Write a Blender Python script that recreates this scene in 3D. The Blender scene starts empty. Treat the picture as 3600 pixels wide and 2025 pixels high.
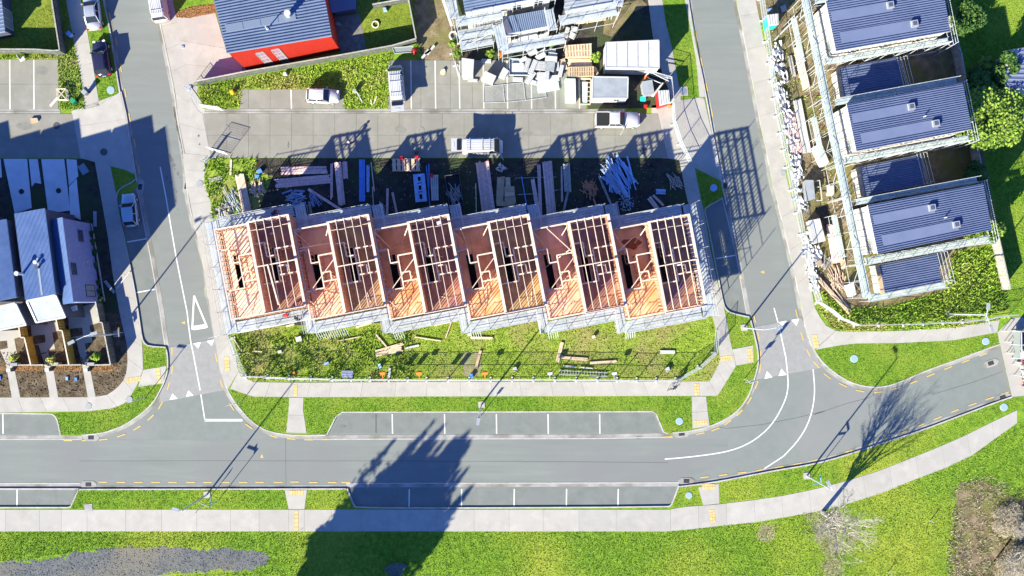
import bpy, bmesh, math, random
import numpy as np
from mathutils import Vector, Matrix
R = math.radians
random.seed(7); rng = np.random.default_rng(7)
scene = bpy.context.scene
col = scene.collection
# ---------------------------------------------------------------- camera, sky, sun, exposure
NX, NY, CH = -0.833, -1.917, 108.0            # point straight below the drone, and its height
cam = bpy.data.cameras.new('camera'); camo = bpy.data.objects.new('camera', cam); col.objects.link(camo)
camo.location = (NX, NY, CH); camo.rotation_euler = (0, 0, 0)
cam.sensor_width = 36; cam.lens = 36 * CH / 120.0
cam.shift_x = 0.833 / 120; cam.shift_y = 1.917 / 120
cam.clip_start = 1; cam.clip_end = 3000
scene.camera = camo
SUN_EL = 26.0
SDX, SDY = 0.609, 0.793                        # direction shadows fall on the ground
world = bpy.data.worlds.new('World'); scene.world = world; world.use_nodes = True
wn = world.node_tree; wn.nodes.clear()
sky = wn.nodes.new('ShaderNodeTexSky'); sky.sky_type = 'NISHITA'; sky.sun_disc = False
sky.sun_elevation = R(SUN_EL); sky.sun_rotation = math.atan2(-SDX, -SDY) % (2 * math.pi)
sky.air_density = 1.0; sky.dust_density = 0.2; sky.ozone_density = 5.0
tint = wn.nodes.new('ShaderNodeMix'); tint.data_type = 'RGBA'; tint.blend_type = 'MULTIPLY'
tint.inputs[0].default_value = 1.0; tint.inputs[7].default_value = (0.40, 0.60, 1.0, 1)
bg = wn.nodes.new('ShaderNodeBackground'); bg.inputs[1].default_value = 0.092
wo = wn.nodes.new('ShaderNodeOutputWorld')
wn.links.new(sky.outputs[0], tint.inputs[6]); wn.links.new(tint.outputs[2], bg.inputs[0]); wn.links.new(bg.outputs[0], wo.inputs[0])
sl = bpy.data.lights.new('sun', 'SUN'); so = bpy.data.objects.new('sun', sl); col.objects.link(so)
sl.energy = 5.0; sl.angle = R(0.6); sl.color = (1.0, 0.94, 0.72)
ce, se = math.cos(R(SUN_EL)), math.sin(R(SUN_EL))
so.rotation_euler = Vector((SDX * ce, SDY * ce, -se)).to_track_quat('-Z', 'Y').to_euler()
scene.view_settings.view_transform = 'Standard'; scene.view_settings.look = 'None'
scene.view_settings.gamma = 1; scene.view_settings.use_curve_mapping = False
scene.view_settings.exposure = 1.6
scene.render.engine = 'CYCLES'
scene.cycles.max_bounces = 6; scene.cycles.diffuse_bounces = 3; scene.cycles.glossy_bounces = 2; scene.cycles.transparent_max_bounces = 6
# ---------------------------------------------------------------- helpers
def W(px, py, h=0.0):
    f = (CH - h) / CH
    x = (px - 1800) / 30.0; y = (1012.5 - py) / 30.0
    return (NX + (x - NX) * f, NY + (y - NY) * f)
def A(ox, oy, pts):                             # crop of 800 px shown at 1932
    return [(ox + p[0] * .41408, oy + p[1] * .41408) for p in pts]
def B(ox, oy, pts):                             # crop of 1200 px shown at 2576
    return [(ox + p[0] * .46584, oy + p[1] * .46584) for p in pts]
def E(pts): return [(p[0] * .2553, 1050 + p[1] * .2553) for p in pts]
def WP(pts, h=0.0): return [W(p[0], p[1], h) for p in pts]
ORG = {}
def props(o, label=None, cat=None, group=None, kind=None):
    if label: o['label'] = label
    if cat: o['category'] = cat
    if group: o['group'] = group
    if kind: o['kind'] = kind
    return o
def thing(name, label, cat, loc=(0, 0, 0), rz=0.0, group=None):
    o = bpy.data.objects.new(name, None); col.objects.link(o)
    o.location = loc; o.rotation_euler = (0, 0, rz); o.empty_display_size = .3
    return props(o, label, cat, group)
class MB:
    def __init__(s): s.v = []; s.f = []
    def add(s, vs, fs):
        n = len(s.v); s.v += [tuple(v) for v in vs]; s.f += [tuple(i + n for i in f) for f in fs]; return s
    def box(s, cx, cy, cz, sx, sy, sz, rz=0.0, rx=0.0, ry=0.0):
        vs = [Vector((x * sx / 2, y * sy / 2, z * sz / 2)) for z in (-1, 1) for y in (-1, 1) for x in (-1, 1)]
        m = Matrix.Rotation(rz, 3, 'Z') @ Matrix.Rotation(ry, 3, 'Y') @ Matrix.Rotation(rx, 3, 'X')
        c = Vector((cx, cy, cz))
        return s.add([c + m @ v for v in vs], [(0, 2, 3, 1), (4, 5, 7, 6), (0, 1, 5, 4), (2, 6, 7, 3), (0, 4, 6, 2), (1, 3, 7, 5)])
    def beam(s, p0, p1, w, h):                  # bar from p0 to p1, w across, h high
        p0 = Vector(p0); p1 = Vector(p1); d = (p1 - p0)
        if d.length < 1e-6: return s
        d.normalize(); up = Vector((0, 0, 1)) if abs(d.z) < .95 else Vector((0, 1, 0))
        a = d.cross(up).normalized() * (w / 2); b = a.cross(d).normalized() * (h / 2)
        vs = [p + x * a + y * b for p in (p0, p1) for y in (-1, 1) for x in (-1, 1)]
        return s.add(vs, [(0, 2, 3, 1), (4, 5, 7, 6), (0, 1, 5, 4), (2, 6, 7, 3), (0, 4, 6, 2), (1, 3, 7, 5)])
    def tube(s, p0, p1, r, r1=None, n=6, cap=True):
        p0 = Vector(p0); p1 = Vector(p1); d = p1 - p0
        if d.length < 1e-6: return s
        d.normalize(); up = Vector((0, 0, 1)) if abs(d.z) < .95 else Vector((1, 0, 0))
        a = d.cross(up).normalized(); b = a.cross(d); r1 = r if r1 is None else r1
        vs = []
        for p, q in ((p0, r), (p1, r1)):
            for k in range(n):
                t = 2 * math.pi * k / n; vs.append(p + (a * math.cos(t) + b * math.sin(t)) * q)
        fs = [(k, (k + 1) % n, n + (k + 1) % n, n + k) for k in range(n)]
        if cap: fs += [tuple(range(n - 1, -1, -1)), tuple(range(n, 2 * n))]
        return s.add(vs, fs)
    def prism(s, poly, z0, z1):
        n = len(poly); ar = sum(poly[i][0] * poly[(i + 1) % n][1] - poly[(i + 1) % n][0] * poly[i][1] for i in range(n))
        if ar < 0: poly = poly[::-1]
        zt = z1 if hasattr(z1, '__len__') else [z1] * n
        if ar < 0 and hasattr(z1, '__len__'): zt = list(z1)[::-1]
        vs = [(p[0], p[1], z0) for p in poly] + [(p[0], p[1], z) for p, z in zip(poly, zt)]
        return s.add(vs, [tuple(range(n - 1, -1, -1)), tuple(range(n, 2 * n))] + [(k, (k + 1) % n, n + (k + 1) % n, n + k) for k in range(n)])
    def sheet(s, poly, z):
        n = len(poly); ar = sum(poly[i][0] * poly[(i + 1) % n][1] - poly[(i + 1) % n][0] * poly[i][1] for i in range(n))
        if ar < 0: poly = poly[::-1]
        return s.add([(p[0], p[1], z) for p in poly], [tuple(range(n))])
    def cyl(s, x, y, z0, z1, r, n=16, r1=None): return s.tube((x, y, z0), (x, y, z1), r, r1, n)
    def mesh(s, name, m=None, off=(0, 0, 0), smooth=False):
        me = bpy.data.meshes.new(name)
        me.from_pydata([(v[0] - off[0], v[1] - off[1], v[2] - off[2]) for v in s.v], [], s.f)
        if m: me.materials.append(m)
        if smooth: me.shade_smooth()
        me.update(); return me
    def build(s, name, m, parent=None, smooth=False, label=None, kind=None):
        off = ORG.get(parent.name, (0, 0, 0)) if parent else (0, 0, 0)
        o = bpy.data.objects.new(name, s.mesh(name, m, off, smooth)); col.objects.link(o)
        if parent: o.parent = parent; ORG[o.name] = off
        if label: o['label'] = label
        if kind: o['kind'] = kind
        return o
    def solo(s, name, m, label, cat, group=None, kind=None, smooth=False):
        xs = np.array(s.v); off = (float(xs[:, 0].mean()), float(xs[:, 1].mean()), float(xs[:, 2].min()))
        o = bpy.data.objects.new(name, s.mesh(name, m, off, smooth)); col.objects.link(o); o.location = off; ORG[o.name] = off
        return props(o, label, cat, group, kind)
def wthing(name, label, cat, x, y, z=0.0, group=None):   # a thing whose parts are given in world coordinates
    o = thing(name, label, cat, (x, y, z), 0, group); ORG[o.name] = (x, y, z); return o
def copy_tree(o, parent=None):
    c = o.copy(); col.objects.link(c); c.parent = parent
    for ch in list(o.children): copy_tree(ch, c)
    return c
def structure(name, mb, m, parent=None):
    o = mb.build(name, m, parent)
    if not parent: o['kind'] = 'structure'
    return o
# ---------------------------------------------------------------- materials
def mat(name, c1, c2=None, scale=2.0, rough=.85, bump=0.0, bscale=30.0, rnd=0.0, metal=0.0, contrast=(.35, .65), c3=None, s3=.15, spec=.3, ang=None):
    m = bpy.data.materials.new(name); m.use_nodes = True; nt = m.node_tree; N = nt.nodes; L = nt.links
    b = N['Principled BSDF']; b.inputs['Roughness'].default_value = rough; b.inputs['Metallic'].default_value = metal
    b.inputs['Specular IOR Level'].default_value = spec
    g = N.new('ShaderNodeNewGeometry'); out = None
    vec = g.outputs['Position']
    if ang is not None:
        mp = N.new('ShaderNodeMapping'); mp.inputs['Rotation'].default_value = (0, 0, ang[0]); mp.inputs['Scale'].default_value = (ang[1], ang[2], 1)
        L.new(vec, mp.inputs[0]); vec = mp.outputs[0]
    if c2 is not None:
        n = N.new('ShaderNodeTexNoise'); n.inputs['Scale'].default_value = scale; n.inputs['Detail'].default_value = 5
        n.inputs['Roughness'].default_value = .65
        L.new(vec, n.inputs['Vector'])
        r = N.new('ShaderNodeValToRGB'); r.color_ramp.elements[0].position = contrast[0]; r.color_ramp.elements[1].position = contrast[1]
        r.color_ramp.elements[0].color = (*c1, 1); r.color_ramp.elements[1].color = (*c2, 1)
        L.new(n.outputs[0], r.inputs[0]); out = r.outputs[0]
    else:
        v = N.new('ShaderNodeRGB'); v.outputs[0].default_value = (*c1, 1); out = v.outputs[0]
    if c3 is not None:                           # broad patches
        n = N.new('ShaderNodeTexNoise'); n.inputs['Scale'].default_value = s3; n.inputs['Detail'].default_value = 3
        L.new(g.outputs['Position'], n.inputs['Vector'])
        r = N.new('ShaderNodeValToRGB'); r.color_ramp.elements[0].position = .45; r.color_ramp.elements[1].position = .65
        L.new(n.outputs[0], r.inputs[0])
        x = N.new('ShaderNodeMix'); x.data_type = 'RGBA'; L.new(r.outputs[0], x.inputs[0]); L.new(out, x.inputs[6]); x.inputs[7].default_value = (*c3, 1)
        out = x.outputs[2]
    if rnd > 0:
        oi = N.new('ShaderNodeObjectInfo'); mr = N.new('ShaderNodeMapRange'); mr.inputs[3].default_value = 1 - rnd; mr.inputs[4].default_value = 1 + rnd
        L.new(oi.outputs['Random'], mr.inputs[0])
        x = N.new('ShaderNodeVectorMath'); x.operation = 'SCALE'; L.new(out, x.inputs[0]); L.new(mr.outputs[0], x.inputs['Scale']); out = x.outputs[0]
    L.new(out, b.inputs['Base Color'])
    if bump > 0:
        n = N.new('ShaderNodeTexNoise'); n.inputs['Scale'].default_value = bscale; n.inputs['Detail'].default_value = 4
        L.new(g.outputs['Position'], n.inputs['Vector'])
        bp = N.new('ShaderNodeBump'); bp.inputs['Strength'].default_value = min(1, bump); bp.inputs['Distance'].default_value = .05 * max(1, bump)
        L.new(n.outputs[0], bp.inputs['Height']); L.new(bp.outputs[0], b.inputs['Normal'])
    return m
M = {}
M['asphalt'] = mat('asphalt', (.158, .177, .166), (.192, .212, .200), .9, .9, .12, 60, c3=(.205, .208, .205), s3=.07, contrast=(.25, .75))
M['lane_x'] = mat('lane_wear', (.163, .179, .170), (.205, .219, .208), .9, .9, .12, 60, contrast=(.3, .7), ang=(0, .10, 1.0), c3=(.178, .186, .184), s3=.12)
M['lane_l'] = mat('lane_wear_left', (.165, .182, .172), (.205, .220, .208), .9, .9, .12, 60, contrast=(.3, .7), ang=(R(78), .10, 1.0), c3=(.182, .19, .187), s3=.12)
M['asphalt_bay'] = mat('asphalt_bay', (.143, .158, .150), (.183, .196, .187), .7, .9, .12, 60, c3=(.17, .18, .175), s3=.3)
M['table'] = mat('crossing_table', (.235, .235, .232), (.275, .272, .268), 1.5, .9, .08, 60)
M['concrete'] = mat('concrete', (.328, .312, .288), (.400, .380, .350), .7, .85, .05, 40, rnd=.045, c3=(.36, .342, .318), s3=.5)
M['court'] = mat('court_concrete', (.205, .198, .172), (.255, .247, .22), .5, .85, .05, 40, rnd=.04, c3=(.215, .21, .185), s3=.6)
M['kerb'] = mat('kerb_concrete', (.34, .325, .31), (.45, .435, .42), 1.2, .8)
M['gutter'] = mat('gutter_concrete', (.26, .25, .24), (.35, .34, .325), .8, .85, c3=(.17, .16, .135), s3=.35)
M['joint'] = mat('joint', (.15, .14, .13), (.24, .23, .21), 2)
M['white_paint'] = mat('white_paint', (.62, .60, .59), (.74, .73, .72), 6, .6)
M['yellow_paint'] = mat('yellow_paint', (.46, .32, .09), (.60, .43, .14), 8, .6)
M['tactile'] = mat('tactile_yellow', (.50, .37, .15), (.58, .45, .20), 8, .7, rnd=.1)
M['lawn'] = mat('lawn', (.085, .175, .016), (.18, .30, .030), 2.6, .95, .9, 9, c3=(.20, .28, .035), s3=.2, spec=.1)
M['lawn2'] = mat('park_grass', (.09, .185, .016), (.20, .32, .032), 1.8, .95, .9, 7, c3=(.30, .34, .045), s3=.06, spec=.1)
M['yard_grass'] = mat('yard_grass', (.10, .15, .018), (.22, .26, .04), 3, .95, .9, 9, spec=.1)
M['weeds'] = mat('weedy_ground', (.13, .21, .022), (.27, .35, .05), 1.6, .95, 1.0, 7, c3=(.27, .25, .09), s3=.16, spec=.1)
M['soil'] = mat('dark_soil', (.030, .027, .024), (.068, .060, .050), 1.2, .95, 1.2, 6, c3=(.05, .065, .03), s3=.25, spec=.15)
M['dirt'] = mat('brown_dirt', (.12, .09, .052), (.26, .205, .13), 1.0, .95, 1.2, 7, c3=(.15, .15, .05), s3=.3, spec=.1)
M['topsoil'] = mat('raked_soil', (.062, .046, .030), (.16, .125, .085), 1.3, .95, 1.3, 5, spec=.1)
M['bark'] = mat('bark_mulch', (.10, .045, .018), (.36, .20, .09), 7, .9, 1.2, 12, spec=.1)
M['gravel'] = mat('gravel', (.085, .093, .10), (.16, .168, .172), 3.5, .95, 1.0, 20, c3=(.19, .175, .14), s3=.12, spec=.2)
M['blade'] = mat('grass_blades', (.10, .205, .020), (.24, .365, .045), 1.4, .8, c3=(.27, .36, .05), s3=.11, spec=.15)
M['blade_dry'] = mat('weed_blades', (.16, .28, .020), (.34, .46, .05), 1.0, .8, c3=(.33, .32, .08), s3=.16, spec=.15)
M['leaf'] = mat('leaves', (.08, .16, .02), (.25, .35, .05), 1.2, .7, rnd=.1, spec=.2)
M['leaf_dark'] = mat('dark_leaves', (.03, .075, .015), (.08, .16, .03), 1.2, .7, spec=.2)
M['leaf_grey'] = mat('dry_shrub', (.26, .215, .14), (.46, .40, .29), 2.5, .9, spec=.1)
M['twig'] = mat('pale_twigs', (.30, .26, .21), (.52, .48, .42), 3, .9, spec=.1)
M['trunk'] = mat('tree_bark', (.10, .075, .05), (.22, .17, .12), 6, .9, .5, 20)
M['pine'] = mat('pine_framing', (.55, .40, .29), (.70, .55, .43), 3, .75, rnd=.10)
M['pine_pale'] = mat('pale_top_plate', (.58, .46, .37), (.70, .58, .48), 3, .7, rnd=.05)
M['stud'] = mat('stud_timber', (.56, .31, .20), (.70, .44, .30), 3, .8, rnd=.08)
M['deck_orange'] = mat('orange_ply_deck', (.64, .335, .17), (.78, .47, .27), .8, .6, rnd=.09, c3=(.60, .29, .13), s3=.5)
M['deck_brown'] = mat('wet_ply_deck', (.26, .125, .095), (.42, .22, .12), .8, .4, rnd=.10, c3=(.25, .12, .13), s3=.45, spec=.5)
M['deck_sunlit'] = mat('sunlit_ply_deck', (.74, .50, .33), (.84, .64, .48), .8, .6, rnd=.06)  # orange ply lightened: washed-out sunlight on the first deck put into its colour
M['deck_pink'] = mat('salmon_ply_deck', (.68, .36, .24), (.80, .48, .35), .8, .6, rnd=.07, c3=(.70, .44, .25), s3=.5)
M['deck_ochre'] = mat('ochre_wet_deck', (.33, .21, .10), (.50, .34, .15), .8, .4, rnd=.07, c3=(.30, .17, .12), s3=.45, spec=.5)
M['lining'] = mat('wall_lining', (.46, .20, .13), (.56, .28, .18), 2, .8)
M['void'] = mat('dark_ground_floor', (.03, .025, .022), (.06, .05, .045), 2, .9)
M['alu'] = mat('scaffold_tube', (.36, .39, .41), (.52, .55, .57), 5, .45, metal=.15)
M['plank'] = mat('scaffold_plank', (.30, .34, .38), (.44, .48, .52), 1.5, .5, rnd=.10, metal=.1)
M['plank_g'] = mat('greenish_plank', (.31, .375, .36), (.45, .51, .49), 1.5, .5, rnd=.10, metal=.1)
M['roof_grey'] = mat('blue_grey_roof', (.125, .165, .25), (.155, .20, .30), .6, .5, rnd=.0, metal=.1)
M['roof_purple'] = mat('charcoal_violet_roof', (.095, .125, .225), (.125, .155, .26), .5, .45, metal=.1)
M['flash_purple'] = mat('roof_flashing', (.122, .15, .25), (.142, .17, .275), .5, .5)
M['flash_grey'] = mat('grey_flashing', (.19, .235, .31), None, rough=.5)
M['roof_blue'] = mat('blue_roof', (.085, .145, .31), (.115, .185, .37), .6, .5, metal=.1)
M['canopy'] = mat('pale_canopy', (.235, .26, .29), (.30, .325, .355), 1, .5)
M['red_clad'] = mat('red_cladding', (.40, .022, .013), (.47, .032, .018), 2, .6)
M['white'] = mat('white_panel', (.43, .43, .43), (.52, .52, .51), 1.5, .5, rnd=.05)
M['cream'] = mat('cream_wall', (.46, .42, .38), (.56, .52, .48), 2, .8)
M['greywall'] = mat('grey_violet_cladding', (.21, .235, .38), (.26, .285, .44), 2, .7)
M['navywall'] = mat('dark_cladding', (.06, .065, .10), (.08, .085, .13), 2, .7)
M['glass'] = mat('dark_glass', (.015, .02, .03), None, rough=.15, spec=.35)
M['glass_pale'] = mat('pale_glass', (.22, .25, .25), None, rough=.15, spec=.5)
M['black'] = mat('black_plastic', (.02, .02, .022), None, rough=.6)
M['darkgrey'] = mat('dark_grey_metal', (.07, .07, .08), (.10, .10, .11), 3, .5)
M['grey'] = mat('mid_grey', (.26, .27, .28), (.32, .33, .34), 3, .6)
M['fence_dark'] = mat('weathered_fence', (.07, .08, .07), (.13, .14, .12), 3, .9, rnd=.15)
M['fence_grey'] = mat('grey_paling', (.27, .26, .24), (.42, .40, .37), 3, .9, rnd=.12)
M['fence_ochre'] = mat('ochre_fence', (.46, .27, .035), (.58, .36, .06), 2, .8, rnd=.08)
M['pallet'] = mat('pallet_wood', (.50, .36, .24), (.66, .52, .38), 3, .85, rnd=.10)
M['ply'] = mat('ply_sheet', (.40, .29, .18), (.50, .38, .26), 2, .8, rnd=.1)
M['pinkwood'] = mat('pink_timber', (.54, .35, .33), (.72, .52, .48), 3, .8, rnd=.14)
M['redwood'] = mat('red_offcuts', (.45, .19, .10), (.6, .29, .16), 3, .8, rnd=.14)
M['blue'] = mat('blue_sheet', (.08, .22, .62), (.12, .28, .70), 2, .5, rnd=.1)
M['blue_bundle'] = mat('blue_steel', (.22, .36, .62), (.36, .52, .78), 3, .5, rnd=.18)
M['blue_pipe'] = mat('blue_pipe', (.10, .25, .60), None, rough=.4)
M['skylid'] = mat('pale_blue_lid', (.25, .38, .66), None, rough=.5)
M['teal'] = mat('teal_plastic', (.02, .50, .42), None, rough=.5)
M['mint'] = mat('mint_board', (.52, .72, .66), (.6, .78, .72), 2, .6)
M['red'] = mat('red_plastic', (.62, .02, .03), None, rough=.5)
M['orange'] = mat('hi_vis_orange', (.85, .20, .03), None, rough=.8)
M['yellow'] = mat('yellow_plastic', (.75, .48, .03), None, rough=.6)
M['green'] = mat('green_box', (.02, .25, .12), None, rough=.6)
M['foam'] = mat('white_foam', (.36, .37, .39), (.48, .49, .50), 4, .8, rnd=.15)
M['wrap'] = mat('plastic_wrap', (.42, .43, .45), (.62, .62, .63), 3, .5)
M['skin'] = mat('skin', (.45, .26, .18), None, rough=.6)
M['navycloth'] = mat('navy_trousers', (.025, .03, .06), None, rough=.9)
M['rubber'] = mat('rubber', (.015, .015, .016), None, rough=.9)
M['car_white'] = mat('white_car_paint', (.47, .47, .48), None, rough=.25, spec=.6)
M['car_silver'] = mat('silver_car_paint', (.42, .44, .48), None, rough=.3, metal=.4, spec=.6)
M['car_navy'] = mat('navy_car_paint', (.018, .020, .05), None, rough=.2, spec=.7)
M['car_blue'] = mat('pale_blue_car_paint', (.33, .44, .52), None, rough=.3, metal=.3, spec=.6)
M['lamp_glass'] = mat('lamp_glass', (.7, .7, .7), None, rough=.2)
M['tail'] = mat('tail_red', (.55, .01, .01), None, rough=.3)
M['sign_blue'] = mat('street_sign_blue', (.10, .38, .50), None, rough=.5)
M['stain'] = mat('stain_cream', (.62, .56, .45), None, rough=.7)
M['pad_pale'] = mat('pale_pad_concrete', (.56, .56, .60), (.66, .66, .70), .7, .8, rnd=.05)
M['dry_earth'] = mat('dry_earth', (.20, .175, .10), (.33, .30, .18), 1.5, .95, 1.0, 7, c3=(.20, .24, .06), s3=.5, spec=.1)
M['oil'] = mat('oily_stain', (.10, .108, .108), (.15, .16, .158), 3, .7)
M['mud'] = mat('gutter_mud', (.06, .055, .045), (.16, .15, .13), 3, .9)
M['damp'] = mat('damp_concrete', (.17, .168, .15), (.215, .21, .19), 2, .8)
# ================================================================ GROUND AND ROADS
def offset(pts, d):                              # shift a polyline sideways (left of travel = +)
    out = []
    for i, p in enumerate(pts):
        a = pts[max(0, i - 1)]; b = pts[min(len(pts) - 1, i + 1)]
        t = Vector((b[0] - a[0], b[1] - a[1])); t.normalize()
        out.append((p[0] - t.y * d, p[1] + t.x * d))
    return out
def smooth(pts, it=2):
    for _ in range(it):
        q = [pts[0]]
        for a, b in zip(pts[:-1], pts[1:]):
            q += [(a[0] * .75 + b[0] * .25, a[1] * .75 + b[1] * .25), (a[0] * .25 + b[0] * .75, a[1] * .25 + b[1] * .75)]
        pts = q + [pts[-1]]
    return pts
def strip(mb, pts, d0, d1, z0, z1):
    a = offset(pts, d0); b = offset(pts, d1)
    for i in range(len(pts) - 1): mb.prism([a[i], a[i + 1], b[i + 1], b[i]], z0, z1)
    return mb
def line(mb, pts, w, z):
    a = offset(pts, -w / 2); b = offset(pts, w / 2)
    for i in range(len(pts) - 1): mb.sheet([a[i], a[i + 1], b[i + 1], b[i]], z)
    return mb
g = MB().sheet([(-420, -420), (420, -420), (420, 420), (-420, 420)], -.08); structure('ground', g, M['lawn2'])
road = structure('road', MB().sheet(WP([(-330, -330), (3570, -330), (3570, 2080), (-330, 2080)]), 0.0), M['asphalt'])

structure('lane', MB().sheet(WP([(-330, 1545), (2560, 1545), (2560, 1630), (2380, 1690), (-330, 1700)]), .0025), M['lane_x'], road)
structure('lane', MB().sheet(WP([(300, -330), (378, 0), (440, 330), (500, 600), (560, 870), (600, 1200), (745, 1180), (700, 900), (640, 600), (600, 330), (545, 0), (490, -330)]), .0025), M['lane_l'], road)
structure('lane', MB().sheet(WP([(2370, -330), (2435, 0), (2500, 380), (2560, 640), (2600, 860), (2655, 1140), (2805, 1110), (2735, 800), (2660, 430), (2575, 0), (2530, -330)]), .0025), M['lane_l'], road)
K_Lr = A(0, 0, [(1345, 150), (1420, 500), (1480, 800), (1500, 1000), (1560, 1300), (1575, 1449)]) + A(0, 500, [(1585, 420), (1630, 660), (1710, 900), (1770, 1200)]) + A(700, 1000, [(60, 50), (110, 210), (150, 450), (185, 700), (210, 820), (240, 905), (300, 1005), (370, 1090), (440, 1165), (520, 1222), (620, 1262), (750, 1282), (900, 1290)])
K_Lr = [(495, -300), (545, 0)] + K_Lr
bay2 = [(1150, 1532), (1164, 1505), (1182, 1468), (1203, 1451), (2294, 1449), (2304, 1456), (2330, 1519), (2345, 1526)]
K_Rl = [(2421, 0), (2443, 150), (2462, 230), (2484, 340), (2506, 465), (2524, 560), (2540, 650), (2556, 720)]
bay6 = [(2541, 699), (2483, 731), (2479, 742), (2487, 775), (2514, 912), (2530, 997), (2545, 1073), (2556, 1090), (2574, 1100), (2634, 1113)]
K_Rl2 = [(2640, 1125), (2655, 1182), (2666, 1232), (2668, 1281), (2654, 1331), (2638, 1385), (2604, 1437), (2562, 1470), (2512, 1495), (2470, 1508), (2419, 1519), (2365, 1524)]
block_m = [(-0, 0)]
block_m = K_Lr + [(1110, 1532)] + bay2 + K_Rl2[::-1] + bay6[::-1] + [K_Rl[-2], K_Rl[-3], K_Rl[-4], K_Rl[-5], K_Rl[-6], K_Rl[0], (2360, -300)]
K_Ll = [(310, -300), (366, 0), (386, 83), (405, 199), (421, 310), (440, 397), (454, 455), (469, 538), (480, 615), (486, 640)]
bay5 = [(480, 632), (465, 645), (432, 660), (417, 676), (414, 690), (414, 715), (439, 831), (464, 955), (480, 1038), (493, 1124), (502, 1188), (510, 1205), (524, 1215), (584, 1219)]
K_Ll2 = [(588, 1228), (593, 1257), (593, 1306), (577, 1352), (564, 1377), (548, 1408), (522, 1437), (493, 1461), (453, 1489), (412, 1509), (358, 1526), (290, 1532)]
bay1 = [(212, 1530), (206, 1500), (199, 1473), (190, 1461), (176, 1456), (-330, 1454)]
block_w = K_Ll + bay5 + K_Ll2 + bay1 + [(-330, -300)]
K_Rr = [(2540, -300), (2586, 0), (2617, 145), (2650, 323), (2679, 476), (2700, 563), (2709, 632), (2741, 748), (2766, 852), (2803, 1013), (2815, 1083), (2828, 1141), (2836, 1182), (2848, 1207), (2865, 1243), (2886, 1272), (2919, 1303), (2967, 1336), (3015, 1356), (3065, 1364), (3110, 1362), (3164, 1346), (3243, 1310), (3380, 1261), (3470, 1228), (3514, 1213)]
block_e = K_Rr + [(3534, 1300), (3556, 1395), (3600, 1385), (3960, 1330), (3960, -300)]
K_S = [(-330, 1716), (279, 1716)]
bay3 = [(-330, 1786), (240, 1786), (252, 1782), (258, 1770), (281, 1718)]
K_S2 = [(281, 1718), (1217, 1716)]
bay4 = [(1219, 1718), (1232, 1752), (1244, 1780), (1256, 1786), (1500, 1788), (2345, 1784), (2360, 1778), (2368, 1762), (2388, 1708)]
K_S3 = [(2388, 1708), (2450, 1701), (2526, 1690), (2630, 1670), (2721, 1652), (2866, 1628), (2966, 1600), (3090, 1559), (3226, 1515), (3380, 1457), (3504, 1410), (3556, 1393)]
block_s = bay3 + K_S2 + bay4 + K_S3 + [(3600, 1385), (3960, 1330), (3960, 2400), (-330, 2400)]
for nm, poly, m in (('middle_block', block_m, 'lawn'), ('west_block', block_w, 'lawn'), ('east_block', block_e, 'lawn'), ('park_ground', block_s, 'lawn2')):
    structure(nm, MB().prism(WP(poly), -.05, .12), M[m])
# bays are slightly different asphalt
for poly in ([(-330, 1456), (176, 1457), (196, 1470), (205, 1526), (-330, 1527)], [(1162, 1522), (1203, 1453), (2293, 1451), (2326, 1518), (2330, 1521)],
             [(-330, 1717), (278, 1717), (250, 1785), (-330, 1785)], [(1221, 1717), (1248, 1784), (2358, 1782), (2385, 1711)],
             [(482, 640), (432, 662), (415, 690), (439, 831), (464, 955), (502, 1188), (584, 1216), (530, 870), (500, 700)],
             [(2538, 700), (2481, 740), (2514, 912), (2530, 997), (2556, 1089), (2632, 1110), (2592, 890), (2550, 703)]):
    structure('parking_bay', MB().sheet(WP(poly), .004), M['asphalt_bay'], road)
structure('grass_wedge', MB().prism(WP([(416, 672), (432, 656), (466, 641), (481, 634), (486, 655), (450, 690), (417, 700)]), 0, .05), M['lawn'])
def kerb(pts, side, sm=1, gut=.34):
    p = smooth(WP(pts), sm)
    k = structure('kerb', strip(MB(), p, 0, .15 * side, -.02, .145), M['kerb'])
    if gut: structure('gutter', strip(MB(), p, 0, -gut * side, -.01, .012), M['gutter'])
kerb(K_Lr + [(1110, 1532), (1150, 1532)], 1); kerb(bay2, 1, 0, 0)
kerb(K_Rl, -1); kerb(bay6, -1, 1, 0); kerb(K_Rl2[::-1][0:1] + K_Rl2[::-1][1:], 1)
kerb(K_Ll, -1); kerb(bay5, -1, 1, 0); kerb(K_Ll2, -1); kerb(bay1, -1, 1, 0)
kerb(K_Rr, 1); kerb([(3514, 1213), (3534, 1300), (3556, 1395)], 1, 0, 0)
kerb(K_S, -1, 0); kerb(bay3, 1, 0, 0); kerb(K_S2, -1, 0); kerb(bay4, 1, 1, 0); kerb(K_S3, -1)
# gutters running straight across the bay mouths
for pts in ([(-330, 1536), (290, 1536)], [(1100, 1536), (2100, 1533), (2365, 1528)], [(-330, 1707), (281, 1707)], [(1217, 1707), (2388, 1704)],
            [(482, 628), (497, 690), (517, 800), (534, 885), (554, 995), (570, 1090), (588, 1215)], [(2545, 686), (2571, 790), (2594, 885), (2614, 997), (2630, 1085), (2638, 1120)]):
    p = WP(pts)
    structure('gutter', strip(MB(), p, -.2, .2, -.01, .013), M['gutter'], road)
    structure('flush_kerb', strip(MB(), p, .18 if pts[0][1] > 1600 else -.22, .30 if pts[0][1] > 1600 else -.34, -.01, .02), M['kerb'], road)
# raised crossing tables
for poly in ([(590, 1222), (762, 1191), (793, 1370), (560, 1415)], [(2650, 1150), (2818, 1119), (2888, 1293), (2660, 1334)]):
    structure('crossing_table', MB().prism(WP(poly), 0, .018), M['table'], road)
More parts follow.
